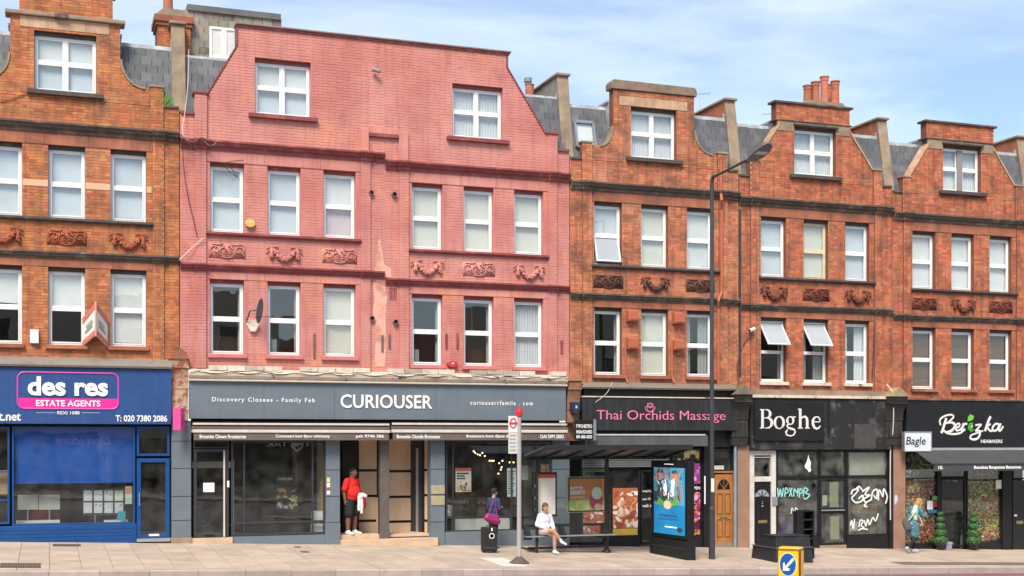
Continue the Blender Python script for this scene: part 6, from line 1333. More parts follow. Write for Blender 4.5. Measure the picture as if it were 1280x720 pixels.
X0,X1,Z0,Z1=rect(711,598,756,638,-1.66); po=MB().box(X0-.06,X1+.06,-1.70,-1.62,Z0-.05,Z1+.05).build('poster_case',mat('pale_poster_edge',(.55,.60,.38),.5),t); f=MB(); sash_ring(f,X0-.03,X1+.03,Z0-.03,Z1+.03,.03,-1.712,-1.69); f.build('poster_frame',m_sh,po)
MB().box(X0,X1,-1.706,-1.70,Z0,Z1).build('poster_sheet',mat('orange_poster_print',(.72,.30,.10),.5,.12,2),po); collage(po,711,625,756,638,-1.706,[(.40,.50,.10),(.55,.60,.22),(.70,.62,.30),(.30,.42,.10)],40,15,.08,.25)
pletter('SUMMER',713,608,729,612,-1.712,m_white,po,bold=.02,th=.002); pletter('DESSERTS',713,613,731,618,-1.712,m_white,po,bold=.03,th=.002); pletter('together',713,620,731,623,-1.712,m_bl_cream,po,th=.002)
X,Z=at(745,620,-1.71); p=MB(); p.ell((X,-1.724,Z-.12),(.20,.004,.26),16,8); p.build('printed_shape',mat('maroon_print',(.40,.06,.12),.5),po); p=MB(); p.ell((X+.02,-1.730,Z+.08),(.16,.004,.17),16,8); p.build('printed_shape',mat('mint_print',(.45,.55,.38),.5),po); p=MB(); p.ell((X+.05,-1.736,Z-.30),(.11,.004,.10),16,8); p.build('printed_shape',mat('tan_print',(.6,.38,.2),.5),po)
# lit advertising panel at the shelter's end
A=(15.73,-1.80); B=(15.86,-3.78); zb_=gz(15.8,-2.8)
t=thing('advertising_panel',(15.8,-2.8,zb_),'black framed advertising panel with lit blue screen at the shelter end','advertising panel')
ux=Vector((B[0]-A[0],B[1]-A[1])).normalized(); Lp=math.hypot(B[0]-A[0],B[1]-A[1]); nx=Vector((ux.y,-ux.x))
if nx.x>0: nx=-nx
def PP(u,d,z): return (A[0]+ux.x*u*Lp+nx.x*d, A[1]+ux.y*u*Lp+nx.y*d, z)
def pslab(u0,u1,d0,d1,z0,z1,nm,m,par,bev=0):
    b=MB(); b.v=[PP(u,d,z) for z in (z0,z1) for (u,d) in ((u0,d0),(u1,d0),(u1,d1),(u0,d1))]
    for q in ((0,3,2,1),(4,5,6,7),(0,1,5,4),(1,2,6,5),(2,3,7,6),(3,0,4,7)): b.face(q)
    return b.build(nm,m,par,bevel=bev)
Zp1=at(813,575.5,-1.8)[1]; zf=lambda f:zb_+f*(Zp1-zb_)
pslab(0,1,-.20,0,zf(.19),zf(1),'case',m_blackgloss,t,.02); pslab(.0,1,-.24,.04,zb_-.08,zf(.185),'plinth',m_black,t,.015); pslab(.02,.98,-.02,.045,zf(.10),zf(.108),'plinth_trim',m_greyd,t)
scn=pslab(.10,.92,-.0,.012,zf(.235),zf(.93),'screen',mat('lit_blue_screen',(.015,.20,.42),.25,.25,1.2,emit=.30),t)
def printed(u,z,poly,m,nm='printed_shape',d=.014,s=(1,1)):
    b=MB(); k=len(poly); b.v=[PP(u+a*s[0],dd,zf(z+c*s[1])) for dd in (d,d+.003) for a,c in poly]; b.face(tuple(range(k))); b.face(tuple(range(2*k-1,k-1,-1)))
    for i in range(k): b.face((i,(i+1)%k,k+(i+1)%k,k+i))
    return b.build(nm,m,scn)
m_suit=mat('printed_suit',(.035,.05,.06),.4,.2,6,emit=.2); m_suit2=mat('printed_grey_suit',(.22,.25,.28),.4,.2,6,emit=.3); m_prskin=mat('printed_skin',(.42,.20,.15),.4,.2,6,emit=.4); m_prgreen=mat('printed_green',(.10,.28,.05),.4,.4,9,emit=.4); m_prwh=mat('printed_white',(.75,.78,.8),.4,0,emit=.5)
printed(.50,.80,[(-.40,-.26),(-.40,.13),(.42,.13),(.42,-.26)],mat('printed_sky',(.06,.30,.46),.3,.2,2,emit=.25),d=.0125); printed(.50,.62,[(-.36,-.06),(-.36,.06),(-.30,.16),(-.20,.24),(-.10,.20),(-.02,.05),(0,-.06)],m_suit,s=(1.1,.85)); printed(.50,.62,[(0,-.06),(.02,.10),(.10,.22),(.22,.24),(.34,.14),(.36,-.04)],m_suit2,d=.0145,s=(1.1,.85)); printed(.50,.63,[(-.12,.0),(-.16,.16),(-.08,.18),(-.02,.02)],m_prwh,d=.018); printed(.5,.62,[(.06,0),(.08,.18),(.18,.20),(.14,.02)],m_prwh,d=.018)
for (u,z) in ((.27,.845),(.68,.84)): printed(u,z,[(.10*math.cos(R(a)),.050*math.sin(R(a))) for a in range(0,360,24)],m_prskin,d=.016); printed(u,z+.028,[(.105*math.cos(R(a)),.035*math.sin(R(a))) for a in range(0,181,20)],m_suit,d=.020)
printed(.45,.57,[(-.28,-.03),(-.2,.05),(-.08,.0),(.02,.04),(.16,.02),(.3,.05),(.32,-.02),(.1,-.05)],m_prgreen,d=.02); printed(.48,.54,[(.10*math.cos(R(a)),.045*math.sin(R(a))) for a in range(0,360,20)],mat('printed_badge',(.62,.42,.3),.4,.1,emit=.4),d=.022)
for (u0,u1,z0,z1) in ((.24,.74,.415,.44),(.22,.76,.385,.40),(.40,.72,.305,.317)): pslab(u0,u1,.013,.016,zf(z0),zf(z1),'printed_line',m_prwh if z1<.35 else mat('printed_navy',(.02,.10,.25),.4,emit=.3),scn)
pm_=MB(); rn=random.Random(31); m_inks=[m_suit,m_suit2,m_prskin,m_prgreen,mat('printed_teal',(.04,.30,.36),.4,emit=.3),m_prwh,mat('printed_tan',(.40,.26,.20),.4,emit=.3)]
for k in range(150):
    zc_=rn.uniform(.58,.91); u_c=rn.uniform(.14,.88); pm_.mi=rn.choice([0,0,1,4,4,5,6] if zc_<.80 else [2,6,4,4,2,0]) if zc_>.62 else rn.choice([3,3,4,0]); s1=rn.uniform(.012,.055); s2=s1*rn.uniform(.2,.6)*.6; a=rn.uniform(.6,2.6); b0=len(pm_.v)
    for i in range(8): t_=i*.785; du,dz=s1*math.cos(t_),s2*math.sin(t_); pm_.v.append(PP(min(.91,max(.11,u_c+du*math.cos(a)-dz*math.sin(a))),.024+.0002*k,zf(min(.925,max(.55,zc_+(du*math.sin(a)+dz*math.cos(a))*.8)))))
    pm_.face(tuple(range(b0,b0+8)))
pm_.build('printed_picture',m_inks,scn)['kind']='stuff'
printed(.80,.29,[(.07*math.cos(R(a)),.025*math.sin(R(a))) for a in range(0,360,20)],m_suit,d=.018); pslab(.38,.62,.001,.006,zf(.962),zf(.970),'maker_plate',m_prwh,t)
# black base unit with a shelf cabinet behind it, in front of the empty shop
Xa,Xb,Yq=18.22,19.38,-4.25; zb_=gz(18.5,Yq); zt_=at(985,671,Yq)[1]; zm_=at(985,685,Yq)[1]
t=thing('grit_bin',(18.5,Yq,zb_),'large black plastic bin with sloping sides near the kerb','bin')
b=MB()
def ring(x0,x1,y0,y1,z): b.v.extend([(x0,y0,z),(x1,y0,z),(x1,y1,z),(x0,y1,z)])
ring(Xa,Xb,Yq,Yq+1.3,zb_-.04); ring(Xa+.03,Xb-.02,Yq+.03,Yq+1.25,zm_); ring(Xa+.05,Xb-.04,Yq+.06,Yq+1.2,zm_+.02); ring(Xa+.07,Xb-.06,Yq+.10,Yq+.75,zt_)
for i in range(3):
    for k in range(4): b.face((i*4+k,i*4+(k+1)%4,i*4+4+(k+1)%4,i*4+4+k))
b.face((12,13,14,15)); b.face((3,2,1,0)); m_bin=mat('black_recycled_plastic',(.022,.023,.025),.5,.25,4,bump=.3,patches=[((.07,.065,.06),3,.58,.75,.6)])
b.build('body',m_bin,t,bevel=.03); MB().box(Xa+.05,Xb-.04,Yq+.08,Yq+.78,zt_,zt_+.025).build('lid',m_bin,t,bevel=.01); 
for xx in (Xa+.25,Xa+.85): MB().box(xx-.06,xx+.06,Yq+.09,Yq+.14,zt_-.12,zt_+.02).build('latch',m_cable,t)
MB().box(Xa+.0,Xb+.0,Yq+.0,Yq+1.27,zm_-.010,zm_+.010).build('rim',mat('grey_rim',(.10,.10,.10),.5),t)
X0,X1,Z0,Z1=rect(1003,638,1018,672,-3.2); t=thing('open_cabinet',((X0+X1)/2,-3.0,gz(19.6,-3)),'black open shelf cabinet standing behind the black bin','cabinet'); gq=gz(19.6,-3)
MB().box(X0-.17,X0-.002,-3.2,-3.0,gq,Z1-.02).build('side_box',m_black,t); f=MB(); sash_ring(f,X0,X1,gq,Z1,.04,-3.2,-2.85); f.build('frame',m_black,t); MB().box(X0,X1,-2.88,-2.84,gq,Z1).build('back',m_cable,t)
for k in range(1,5): MB().box(X0+.04,X1-.04,-3.18,-2.88,gq+(Z1-gq)*k/5-.01,gq+(Z1-gq)*k/5+.01).build('shelf',m_greyd,t)
# lit keep-left bollard on a traffic island
k_=19.6; u_=(990-640)/FPX; X=k_*(_s+u_*_c); Y=k_*(_c-u_*_s)-DIST; zt_=EYE-(683.5-550)/FPX*k_; zi=SLOPE*X-.275
isl=MB(); isl.prism([(X-2.2,Y-.6),(X+3.5,Y-.6),(X+4.0,Y),(X+3.5,Y+.6),(X-2.2,Y+.6),(X-2.7,Y)],'z',zi-.1,zi+.12-.0)
tag(isl.build('traffic_island',m_kerb,bevel=.03),kind='structure')
t=thing('keep_left_bollard',(X,Y,zi+.12),'yellow keep left bollard with blue arrow disc in the road','bollard')
m_yel=mat('bollard_yellow',(.72,.42,.01),.35,.05,3,coat=.3,emit=.12); rotb=Matrix.Rotation(R(-46),3,'Z')
def bb(x,y,z): q=rotb@Vector((x,y,0)); return (X-.02+q.x,Y+q.y,z)
b=MB(); prof=[(-.17,-.10),(-.15,-.125),(.15,-.125),(.17,-.10),(.17,.10),(.15,.125),(-.15,.125),(-.17,.10)]
nn=len(prof); 
for z_,sc2 in ((zi+.12,1),(zt_-.05,1),(zt_-.015,.97),(zt_,.90)): b.v+=[bb(x*sc2,y*sc2,z_) for x,y in prof]
for i in range(3):
    for k in range(nn): b.face((i*nn+k,i*nn+(k+1)%nn,i*nn+nn+(k+1)%nn,i*nn+nn+k))
b.face(tuple(range(3*nn,4*nn))); b.build('shell',m_yel,t)
b=MB(); b.v=[bb(x,y,z_) for z_ in (zi+.13,zt_-.05) for x,y in ((.152,-.128),(.176,-.104),(.176,-.09),(.14,-.12))]
for q in ((0,1,5,4),(1,2,6,5),(3,0,4,7)): b.face(q)
b.build('corner_seam',mat('seam_brown',(.20,.06,.01),.5),t)
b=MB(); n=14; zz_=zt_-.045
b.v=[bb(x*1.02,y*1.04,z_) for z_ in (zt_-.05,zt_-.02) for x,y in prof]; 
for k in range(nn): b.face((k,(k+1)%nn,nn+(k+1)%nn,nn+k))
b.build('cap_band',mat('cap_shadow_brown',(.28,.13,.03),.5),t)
zc=zt_-.255; 
def disc(rx,rz_,d,nm,m):
    b=MB(); m_=32; b.v=[bb(-.012+rx*math.cos(2*math.pi*i/m_),-.126-d,zc+rz_*math.sin(2*math.pi*i/m_)) for i in range(m_)]+[bb(-.012+rx*math.cos(2*math.pi*i/m_),-.1255,zc+rz_*math.sin(2*math.pi*i/m_)) for i in range(m_)]
    b.face(tuple(range(m_))); 
    for i in range(m_): b.face((i,(i+1)%m_,m_+(i+1)%m_,m_+i))
    return b.build(nm,m,t)
disc(.132,.178,.003,'disc_rim',mat('cream_rim',(.74,.70,.50),.4,emit=.1)); dd=disc(.122,.166,.006,'arrow_disc',mat('sign_blue',(.010,.075,.32),.35,.03,emit=.1))
b=MB(); arw=[(.085,.11),(.105,.085),(-.01,-.06),(.045,-.055),(.025,-.085),(-.085,-.09),(-.085,.02),(-.06,.035),(-.045,-.035)]
arw=[(.075,.105),(.100,.075),(-.015,-.055),(.035,-.062),(.018,-.092),(-.075,-.095),(-.072,.015),(-.052,.035),(-.040,-.028)]
b.v=[bb(-.012+x,-.1355,zc+z_) for x,z_ in arw]; b.face(tuple(range(len(arw)))); b.build('arrow',mat('arrow_white',(.78,.78,.82),.4,emit=.1),dd)
# clipped box topiaries
m_leaf=mat('box_leaf',(.055,.155,.045),.6,.2,6,isl=.45,hue=.03)
def topiary(px,Y,label):
    X=at(px,0,Y)[0]; z0=gz(X,Y); t=thing('topiary_plant',(X,Y,z0),label,'plant','clipped plants by the shop door')
    p=MB(); p.lathe([(.12,z0),(.15,z0+.18),(.16,z0+.2),(.13,z0+.2)],(X,Y,0),14); p.build('pot',m_blackgloss,t); p=MB(); p.tube([(X,Y,z0+.15),(X,Y,z0+1.15)],.02,6); p.build('trunk',mat('stem_brown',(.08,.05,.03),.8),t)
    rn=random.Random(int(px)); lf=MB()
    for (cz,rr) in ((.30,.235),(.53,.20),(.76,.165),(.97,.135),(1.14,.09)):
        for _ in range(520):
            v=Vector((rn.gauss(0,1),rn.gauss(0,1),rn.gauss(0,1))).normalized(); q=Vector((v.x*rr,v.y*rr,v.z*rr*.72))*rn.uniform(.82,1.08)
            c=Vector((X,Y,z0+cz))+q; a=Vector((rn.uniform(-1,1),rn.uniform(-1,1),rn.uniform(-1,1))).normalized(); e=v.cross(a).normalized()*.018; f_=v.cross(e).normalized()*.024+v*.008
            lf.quad(tuple(c-e),tuple(c+f_),tuple(c+e),tuple(c-f_))
    lf.build('crown',m_leaf,t)
topiary(1175.5,-.28,'tiered clipped box plant on the uphill side of flower shop door'); topiary(1216.5,-.28,'tiered clipped box plant on the downhill side of flower shop door')
X,Z=at(1184,673,-.25); t=thing('flower_crate',(X,-.25,gz(X,-.25)),'small lilac crate on the pavement beside a clipped box plant','crate'); q=gz(X,-.25); MB().box(X-.11,X+.11,-.35,-.15,q+.001,q+.24).build('box',mat('lilac_box',(.30,.25,.38),.6,.1),t,bevel=.01); MB().box(X-.12,X+.12,-.36,-.14,q+.20,q+.25).build('rim',mat('lilac_rim',(.40,.34,.48),.6),t)
# houses across the road, seen mirrored in the glass
for k,(xa,xb,h) in enumerate(((-30,-18,10.5),(-18,-7,12.0),(-7,3,10.0),(3,14,11.5),(14,26,10.2),(26,38,12.2),(38,52,10.8))):
    t=thing('opposite_house',((xa+xb)/2,-43,gz((xa+xb)/2)-.1),'brick house across the road, seen only mirrored in window glass','house','houses across the road'); g0=gz((xa+xb)/2)-.3
    holes=[(xa+1.2+2.4*i,xa+2.4+2.4*i,g0+zl,g0+zl+1.8) for i in range(int((xb-xa-1)/2.4)) for zl in (4.4,7.6)]
    b=MB(); zs=sorted({g0,g0+h}|{z for hh in holes for z in hh[2:]})
    for za,zc2 in zip(zs,zs[1:]):
        for p_,q_ in intervals((xa+.01,xb-.01),holes,(za+zc2)/2): b.box(p_,q_,-43.3,-43,za,zc2)
    w=b.build('wall',m_brick_d if k%3==1 else mat('cream_stucco',(.55,.50,.42),.8,.1),t)
    for hh in holes: 
        f=MB(); sash_ring(f,hh[0],hh[1],hh[2],hh[3],.07,-43.2,-43.1); o=f.build('window',m_upvc,t); MB().box(hh[0],hh[1],-43.22,-43.21,hh[2],hh[3]).build('pane',m_blackgloss,o)
    MB().box(xa+.02,xb-.02,-49,-43.35,g0,g0+h).build('house_body',m_slate_o,t); MB().box(xa+.3,xb-.3,-42.99,-42.9,g0+.4,g0+3.2).build('shop_window',m_blackgloss,t)
# ------------------------------------------------------------------ people
def shell(name, prims, voxel, m, parent, smooth=4, folds=0, fscale=.09, bands=None):
    """many overlapping tapered limbs and ellipsoids fused into one continuous skin"""
    mb=MB()
    for p in prims:
        if p[0]=='c': mb.cap(p[1],p[2],p[3],p[4],12)
        elif p[0]=='e': mb.ell(p[1],p[2],14,10,p[3] if len(p)>3 else None)
    me=mb.mesh(name,m,smooth=True); o=bpy.data.objects.new(name,me); COL.objects.link(o); o.parent=parent
    r_=o.modifiers.new('fuse','REMESH'); r_.mode='VOXEL'; r_.voxel_size=voxel; r_.use_smooth_shade=True
    s_=o.modifiers.new('soft','SMOOTH'); s_.factor=.5; s_.iterations=smooth
    if folds:
        tx=bpy.data.textures.new('folds','CLOUDS'); tx.noise_scale=fscale; tx.noise_depth=2
        d=o.modifiers.new('folds','DISPLACE'); d.texture=tx; d.strength=folds; d.mid_level=.5
    return o
def V(*a): return Vector(a)
def hand(wrist, d, across, palm_n, curl=.5, s=1.0, thumb=1):
    """palm, four unequal bent fingers and a thumb leaving the side of the palm"""
    d=V(*d).normalized(); ac=V(*across); ac=(ac-d*ac.dot(d)).normalized(); pn=V(*palm_n); pn=(pn-d*pn.dot(d)-ac*pn.dot(ac)).normalized(); w=V(*wrist); P=[]
    for k in (-1.2,-.4,.4,1.2): P.append(('c',tuple(w+d*.015*s+ac*k*.012*s),tuple(w+d*.085*s+ac*k*.018*s),.014*s,.0125*s))
    for k,L in zip((-1.5,-.5,.5,1.5),(.060,.078,.082,.072)):
        b=w+d*.088*s+ac*k*.0185*s; m_=b+(d*math.cos(curl)+pn*math.sin(curl))*L*.5*s; e=m_+(d*math.cos(curl*2.2)+pn*math.sin(curl*2.2))*L*.5*s
        P+= [('c',tuple(b),tuple(m_),.0095*s,.0085*s),('c',tuple(m_),tuple(e),.0085*s,.0072*s)]
    tb=w+d*.03*s+ac*thumb*.028*s; tm=tb+(d*.6+ac*thumb*.6+pn*.35).normalized()*.038*s; te=tm+(d*.85+ac*thumb*.1+pn*.5).normalized()*.032*s
    P+= [('c',tuple(tb),tuple(tm),.0125*s,.0105*s),('c',tuple(tm),tuple(te),.0105*s,.0085*s)]
    return P
def head_prims(c, fwd=(1,0,0), up=(0,0,1), s=1.0):
    f=V(*fwd).normalized(); u=V(*up); u=(u-f*u.dot(f)).normalized(); l=u.cross(f); M3=Matrix((f,l,u)).transposed(); c=V(*c)
    at_=lambda a,b,d_:tuple(c+M3@V(a*s,b*s,d_*s))
    P=[('e',at_(-.01,0,.02),(.096*s,.077*s,.102*s),M3),('e',at_(.022,0,-.045),(.068*s,.060*s,.074*s),M3),('c',at_(.085,0,.008),at_(.104,0,-.028),.009*s,.014*s),('e',at_(.060,0,-.092),(.026*s,.030*s,.020*s),M3),
       ('e',at_(.075,.020,-.062),(.012*s,.018*s,.006*s),M3),('e',at_(.075,-.020,-.062),(.012*s,.018*s,.006*s),M3),('e',at_(.078,.0,.030),(.014*s,.052*s,.012*s),M3)]
    for sg in (-1,1): P.append(('e',at_(-.005,sg*.078,-.008),(.020*s,.009*s,.032*s),M3)); P.append(('e',at_(.055,sg*.040,-.025),(.025*s,.02*s,.025*s),M3))
    return P,M3,at_
def face_bits(at_,M3,parent,s=1.0,lip=(.35,.12,.10)):
    for sg in (-1,1):
        b=MB(); b.ell(at_(.079,sg*.033,.006),(.011*s,.014*s,.009*s),8,6,M3); b.build('eye',mat('eye_white',(.6,.58,.55),.3),parent); b=MB(); b.ell(at_(.088,sg*.033,.006),(.004*s,.006*s,.006*s),8,6,M3); b.build('iris',mat('iris_brown',(.03,.02,.012),.3),parent)
        b=MB(); b.ell(at_(.086,sg*.034,.026),(.007*s,.020*s,.004*s),8,5,M3); b.build('eyebrow',mat('brow_dark',(.04,.025,.018),.8),parent)
    b=MB(); b.ell(at_(.086,0,-.058),(.006*s,.024*s,.006*s),10,6,M3); b.build('mouth',mat('lip'+str(lip),lip,.5),parent)
def shoe(prims, ankle, toe_dir, s=1.0, tilt=0):
    a=V(*ankle); t=V(*toe_dir).normalized(); h=a-t*.045*s+V(0,0,-.055*s); b=a+t*.075*s+V(0,0,-.062*s); e=a+t*.165*s+V(0,0,-.068*s+tilt)
    prims+= [('c',tuple(a+V(0,0,-.02*s)),tuple(h),.045*s,.042*s),('c',tuple(h),tuple(b),.042*s,.042*s),('c',tuple(b),tuple(e),.042*s,.030*s),('c',tuple(a),tuple(b),.043*s,.040*s)]
m_sneak=mat('white_trainer',(.72,.70,.68),.6,.06,9)
# --- man in a red T-shirt on the step
X=at(439.5,0,.30)[0]; t=thing('person',(X,.30,zs2),'heavy man in red T-shirt and black shorts standing on the shop step','person',rz=R(-48)); t.scale=(1.10,1.10,1.03)
m_skd=mat('deep_skin',(.20,.095,.06),.55,.1,8,bump=.1); m_red=mat('red_cotton',(.62,.018,.015),.85,.06,4,bump=.2,bscale=150)
hp,M3,a_=head_prims((.045,0,1.635),(1,.1,-.12)); sh=1.42
body=hp+[('c',(.02,0,1.56),(-.01,0,1.40),.062,.075),('e',(0,0,1.27),(.15,.20,.20)),('e',(.04,0,1.08),(.18,.20,.20)),('e',(0,0,.94),(.14,.18,.13)),
  ('c',(0,.19,sh),(-.02,.255,1.16),.06,.05),('c',(-.02,.255,1.16),(.20,.20,1.02),.05,.036),('c',(0,-.19,sh),(-.04,-.27,1.16),.06,.05),('c',(-.04,-.27,1.16),(-.01,-.27,.92),.048,.034)]
for y,kx,ax in ((.11,.02,.0),(-.11,.0,-.02)): body+=[('c',(0,y,.90),(kx,y*1.15,.50),.10,.066),('c',(kx,y*1.15,.50),(kx-.02,y*1.15,.34),.062,.064),('c',(kx-.02,y*1.15,.34),(ax,y*1.15,.09),.064,.042)]
body+=hand((-.01,-.27,.92),(.1,0,-1),(1,0,0),(0,1,0),.35)+hand((.20,.20,1.02),(1,-.5,-.1),(0,0,1),(0,-1,-.1),.9)
bo=shell('body',body,.0072,m_skd,t,2); face_bits(a_,M3,t,lip=(.22,.08,.07))
shell('shirt',[('e',(0,0,1.29),(.165,.215,.21)),('e',(.045,0,1.10),(.20,.22,.21)),('e',(.02,0,.97),(.175,.205,.12)),('c',(0,.16,1.43),(0,-.16,1.43),.065,.065),('c',(0,.19,1.42),(-.015,.262,1.20),.082,.080),('c',(0,-.19,1.42),(-.03,-.275,1.20),.082,.080)],.013,m_red,t,5,.014)
sho=[('e',(0,0,.93),(.16,.20,.13))]
for y in (.11,-.11): sho+=[('c',(0,y,.90),(.015,y*1.25,.56),.125,.118)]
shell('shorts',sho,.014,mat('black_cotton',(.018,.018,.02),.85,.15,5),t,4,.014)
for y,ax in ((.1265,.0),(-.1265,-.02)): pr=[]; shoe(pr,(ax,y,.10),(1,.15*(1 if y>0 else -1),0),1.05); shell('shoe',pr,.009,m_sneak,t,3)
shell('hair',[('e',a_(-.020,0,.045),(.094,.081,.088),M3)],.010,mat('black_hair',(.015,.012,.010),.9,.2,20),t,1,.01,.02)
t2=thing('folded_jacket',(X+.16,.05,zs2+.8),'white and dark red jacket bundle over the arm of the man in red','jacket'); cj=[]
jx,jy,jz=X+.20,.0,zs2
shell('white_cloth',[('c',(jx-X-.16+X-X,0,.27),(jx-X-.05,.02,.24),.075,.07),('c',(.02,0,.22),(.0,.02,-.12),.075,.05),('c',(.07,.0,.22),(.06,0,-.20),.06,.035)],.011,mat('white_cloth',(.68,.68,.68),.9,.1,6),t2,3,.03,.06)
shell('red_cloth',[('c',(.10,.0,.20),(.14,.02,.0),.07,.06),('c',(.12,0,.12),(.15,.02,-.05),.055,.04)],.011,mat('maroon_cloth',(.30,.015,.04),.9,.1,6),t2,3,.03,.06)
shell('dark_cloth',[('c',(.09,.03,.05),(.10,.03,-.14),.05,.03)],.011,mat('dark_cloth',(.04,.04,.045),.9),t2,3,.02,.05)
# --- woman with a magenta bag behind a suitcase
X,Y=at(617,0,-.85)[0],-.85; t=thing('person',(X,Y,gz(X,Y)),'woman in navy jacket and black trousers standing behind a black suitcase','person',rz=R(28))
m_skl=mat('light_skin',(.50,.27,.18),.55,.08,8,bump=.1); s_=.93
hp,M3,a_=head_prims((.03,0,1.52),(1,.15,-.1),s=.95)
body=hp+[('c',(.01,0,1.45),(-.01,0,1.31),.048,.055),('e',(0,0,1.20),(.10,.145,.18)),('e',(0,0,1.0),(.095,.13,.14)),('e',(-.01,0,.88),(.115,.15,.11)),
 ('c',(0,.155,1.32),(.02,.21,1.09),.046,.038),('c',(.02,.21,1.09),(.20,.12,1.12),.038,.026),('c',(0,-.155,1.32),(.02,-.21,1.08),.046,.038),('c',(.02,-.21,1.08),(.21,-.12,1.08),.038,.026)]
for y,f in ((.085,.03),(-.085,-.02)): body+=[('c',(-.01,y,.85),(f,y,.46),.078,.052),('c',(f,y,.46),(f-.03,y,.09),.050,.036)]
body+=hand((.20,.12,1.12),(1,-.6,.3),(0,0,1),(0,-1,0),.7,.9)+hand((.21,-.12,1.08),(1,.6,.3),(0,0,1),(0,1,0),.7,.9)
shell('body',body,.0072,m_skl,t,2); face_bits(a_,M3,t,.95)
m_navy=mat('navy_wool',(.035,.045,.11),.85,.12,5,bump=.2,bscale=120)
shell('jacket',[('e',(0,0,1.21),(.125,.17,.19)),('e',(0,0,1.02),(.125,.16,.16)),('e',(-.01,0,.90),(.14,.165,.10)),('c',(0,.12,1.34),(0,-.12,1.34),.055,.055),('c',(0,.16,1.32),(.02,.215,1.09),.066,.058),('c',(.02,.215,1.09),(.18,.13,1.115),.057,.042),('c',(0,-.16,1.32),(.02,-.215,1.08),.066,.058),('c',(.02,-.215,1.08),(.19,-.13,1.08),.057,.042)],.012,m_navy,t,4,.016)
tr=[('e',(-.01,0,.86),(.125,.16,.11))]
for y,f in ((.085,.03),(-.085,-.02)): tr+=[('c',(-.01,y,.85),(f,y,.46),.092,.068),('c',(f,y,.46),(f-.03,y,.10),.064,.056)]
shell('trousers',tr,.012,mat('black_denim',(.016,.016,.02),.85,.15,6),t,3,.012)
for y,f in ((.085,.0),(-.085,-.05)): pr=[]; shoe(pr,(f,y,.09),(1,0,0),.9); shell('shoe',pr,.009,mat('dark_shoe',(.05,.045,.045),.6),t,3)
shell('hair',[('e',a_(-.025,0,.045),(.098,.084,.092),M3),('e',a_(-.10,0,.03),(.05,.05,.05),M3)],.010,mat('dark_brown_hair',(.03,.018,.012),.8,.2,20),t,1,.012,.02)
b2=thing('handbag',(X-.10,Y-.22,gz(X,Y)+.75),'magenta shoulder bag hanging behind the woman in navy','bag')
m_mag=mat('magenta_leather',(.26,.02,.13),.5,.12,6); shell('bag_body',[('c',(-.17,.0,.10),(.14,-.02,.0),.085,.08),('c',(-.14,0,.16),(.12,-.01,.10),.075,.07),('c',(-.12,0,.03),(.12,-.02,-.04),.06,.06)],.012,m_mag,b2,3,.015)
b=MB(); b.tube([(-.12,0,.20),(-.04,.03,.42),(.06,.06,.56),(.10,.05,.45),(.12,-.02,.14)],.012,6); b.build('strap',m_mag,None).parent=b2
X0,X1=10.73,11.12; Y0=-2.15; q=gz(10.9,-2.1); t=thing('suitcase',(10.92,-2.0,q),'upright black suitcase with round white badge on the pavement','suitcase')
cs=MB().box(X0,X1,Y0,Y0+.26,q+.045,q+.68).build('shell',mat('black_ballistic_fabric',(.017,.017,.018),.6,.2,6,bump=.2,bscale=120),t,bevel=.03)
b=MB(); b.lathe([(.075,-.008),(.075,0),(.055,0),(.055,-.008)],((X0+X1)/2+.03,Y0-.001,q+.45),20,'y'); b.build('badge_ring',m_white,t); MB().box((X0+X1)/2-.02,(X0+X1)/2+.08,Y0-.008,Y0-.001,q+.43,q+.47).build('badge_bar',m_white,t); MB().box((X0+X1)/2+.015,(X0+X1)/2+.05,Y0-.008,Y0-.001,q+.58,q+.66).build('luggage_tag',m_bl_white,t)
MB().box(X0+.02,X1-.02,Y0-.012,Y0-.001,q+.10,q+.17).build('base_panel',m_greyd,t); h=MB(); h.tube([((X0+X1)/2-.09,Y0+.13,q+.68),((X0+X1)/2-.08,Y0+.13,q+.72),((X0+X1)/2+.08,Y0+.13,q+.72),((X0+X1)/2+.09,Y0+.13,q+.68)],.012,6); h.build('handle',m_cable,t)
for xx in (X0+.05,X1-.05):
    for yy in (Y0+.05,Y0+.21): w=MB(); w.lathe([(.03,-.015),(.03,.015)],(xx,yy,q+.03),12,'x'); w.build('wheel',m_cable,t)
# --- woman seated on the shelter bench
Xs=at(681,0,-2.0)[0]; g0=gz(Xs,-2.2); sz=bz_+.02-g0; t=thing('person',(Xs,-2.02,g0),'woman in white blouse seated cross legged on the shelter bench','person',rz=R(-86))
hp,M3,a_=head_prims((.02,0,sz+.76),(1,.05,-.15),s=.95); y0=sz
body=hp+[('c',(.0,0,y0+.68),(-.03,0,y0+.54),.046,.054),('e',(-.04,0,y0+.42),(.095,.14,.17)),('e',(-.05,0,y0+.22),(.10,.135,.15)),('e',(-.04,0,y0+.11),(.13,.165,.105)),
 ('c',(-.04,.15,y0+.54),(-.02,.22,y0+.31),.044,.038),('c',(-.02,.22,y0+.31),(.22,.16,y0+.19),.038,.026),('c',(-.04,-.15,y0+.54),(-.02,-.22,y0+.30),.044,.038),('c',(-.02,-.22,y0+.30),(.18,-.05,y0+.22),.038,.026),
 ('c',(0,.085,y0+.09),(.38,.10,y0+.06),.082,.058),('c',(.38,.10,y0+.06),(.36,.11,.28),.054,.052),('c',(.36,.11,.28),(.34,.12,.09),.052,.035),
 ('c',(0,-.085,y0+.10),(.40,.03,y0+.17),.080,.058),('c',(.40,.03,y0+.17),(.43,.15,y0+.04),.054,.050),('c',(.43,.15,y0+.04),(.44,.24,y0-.10),.048,.034)]
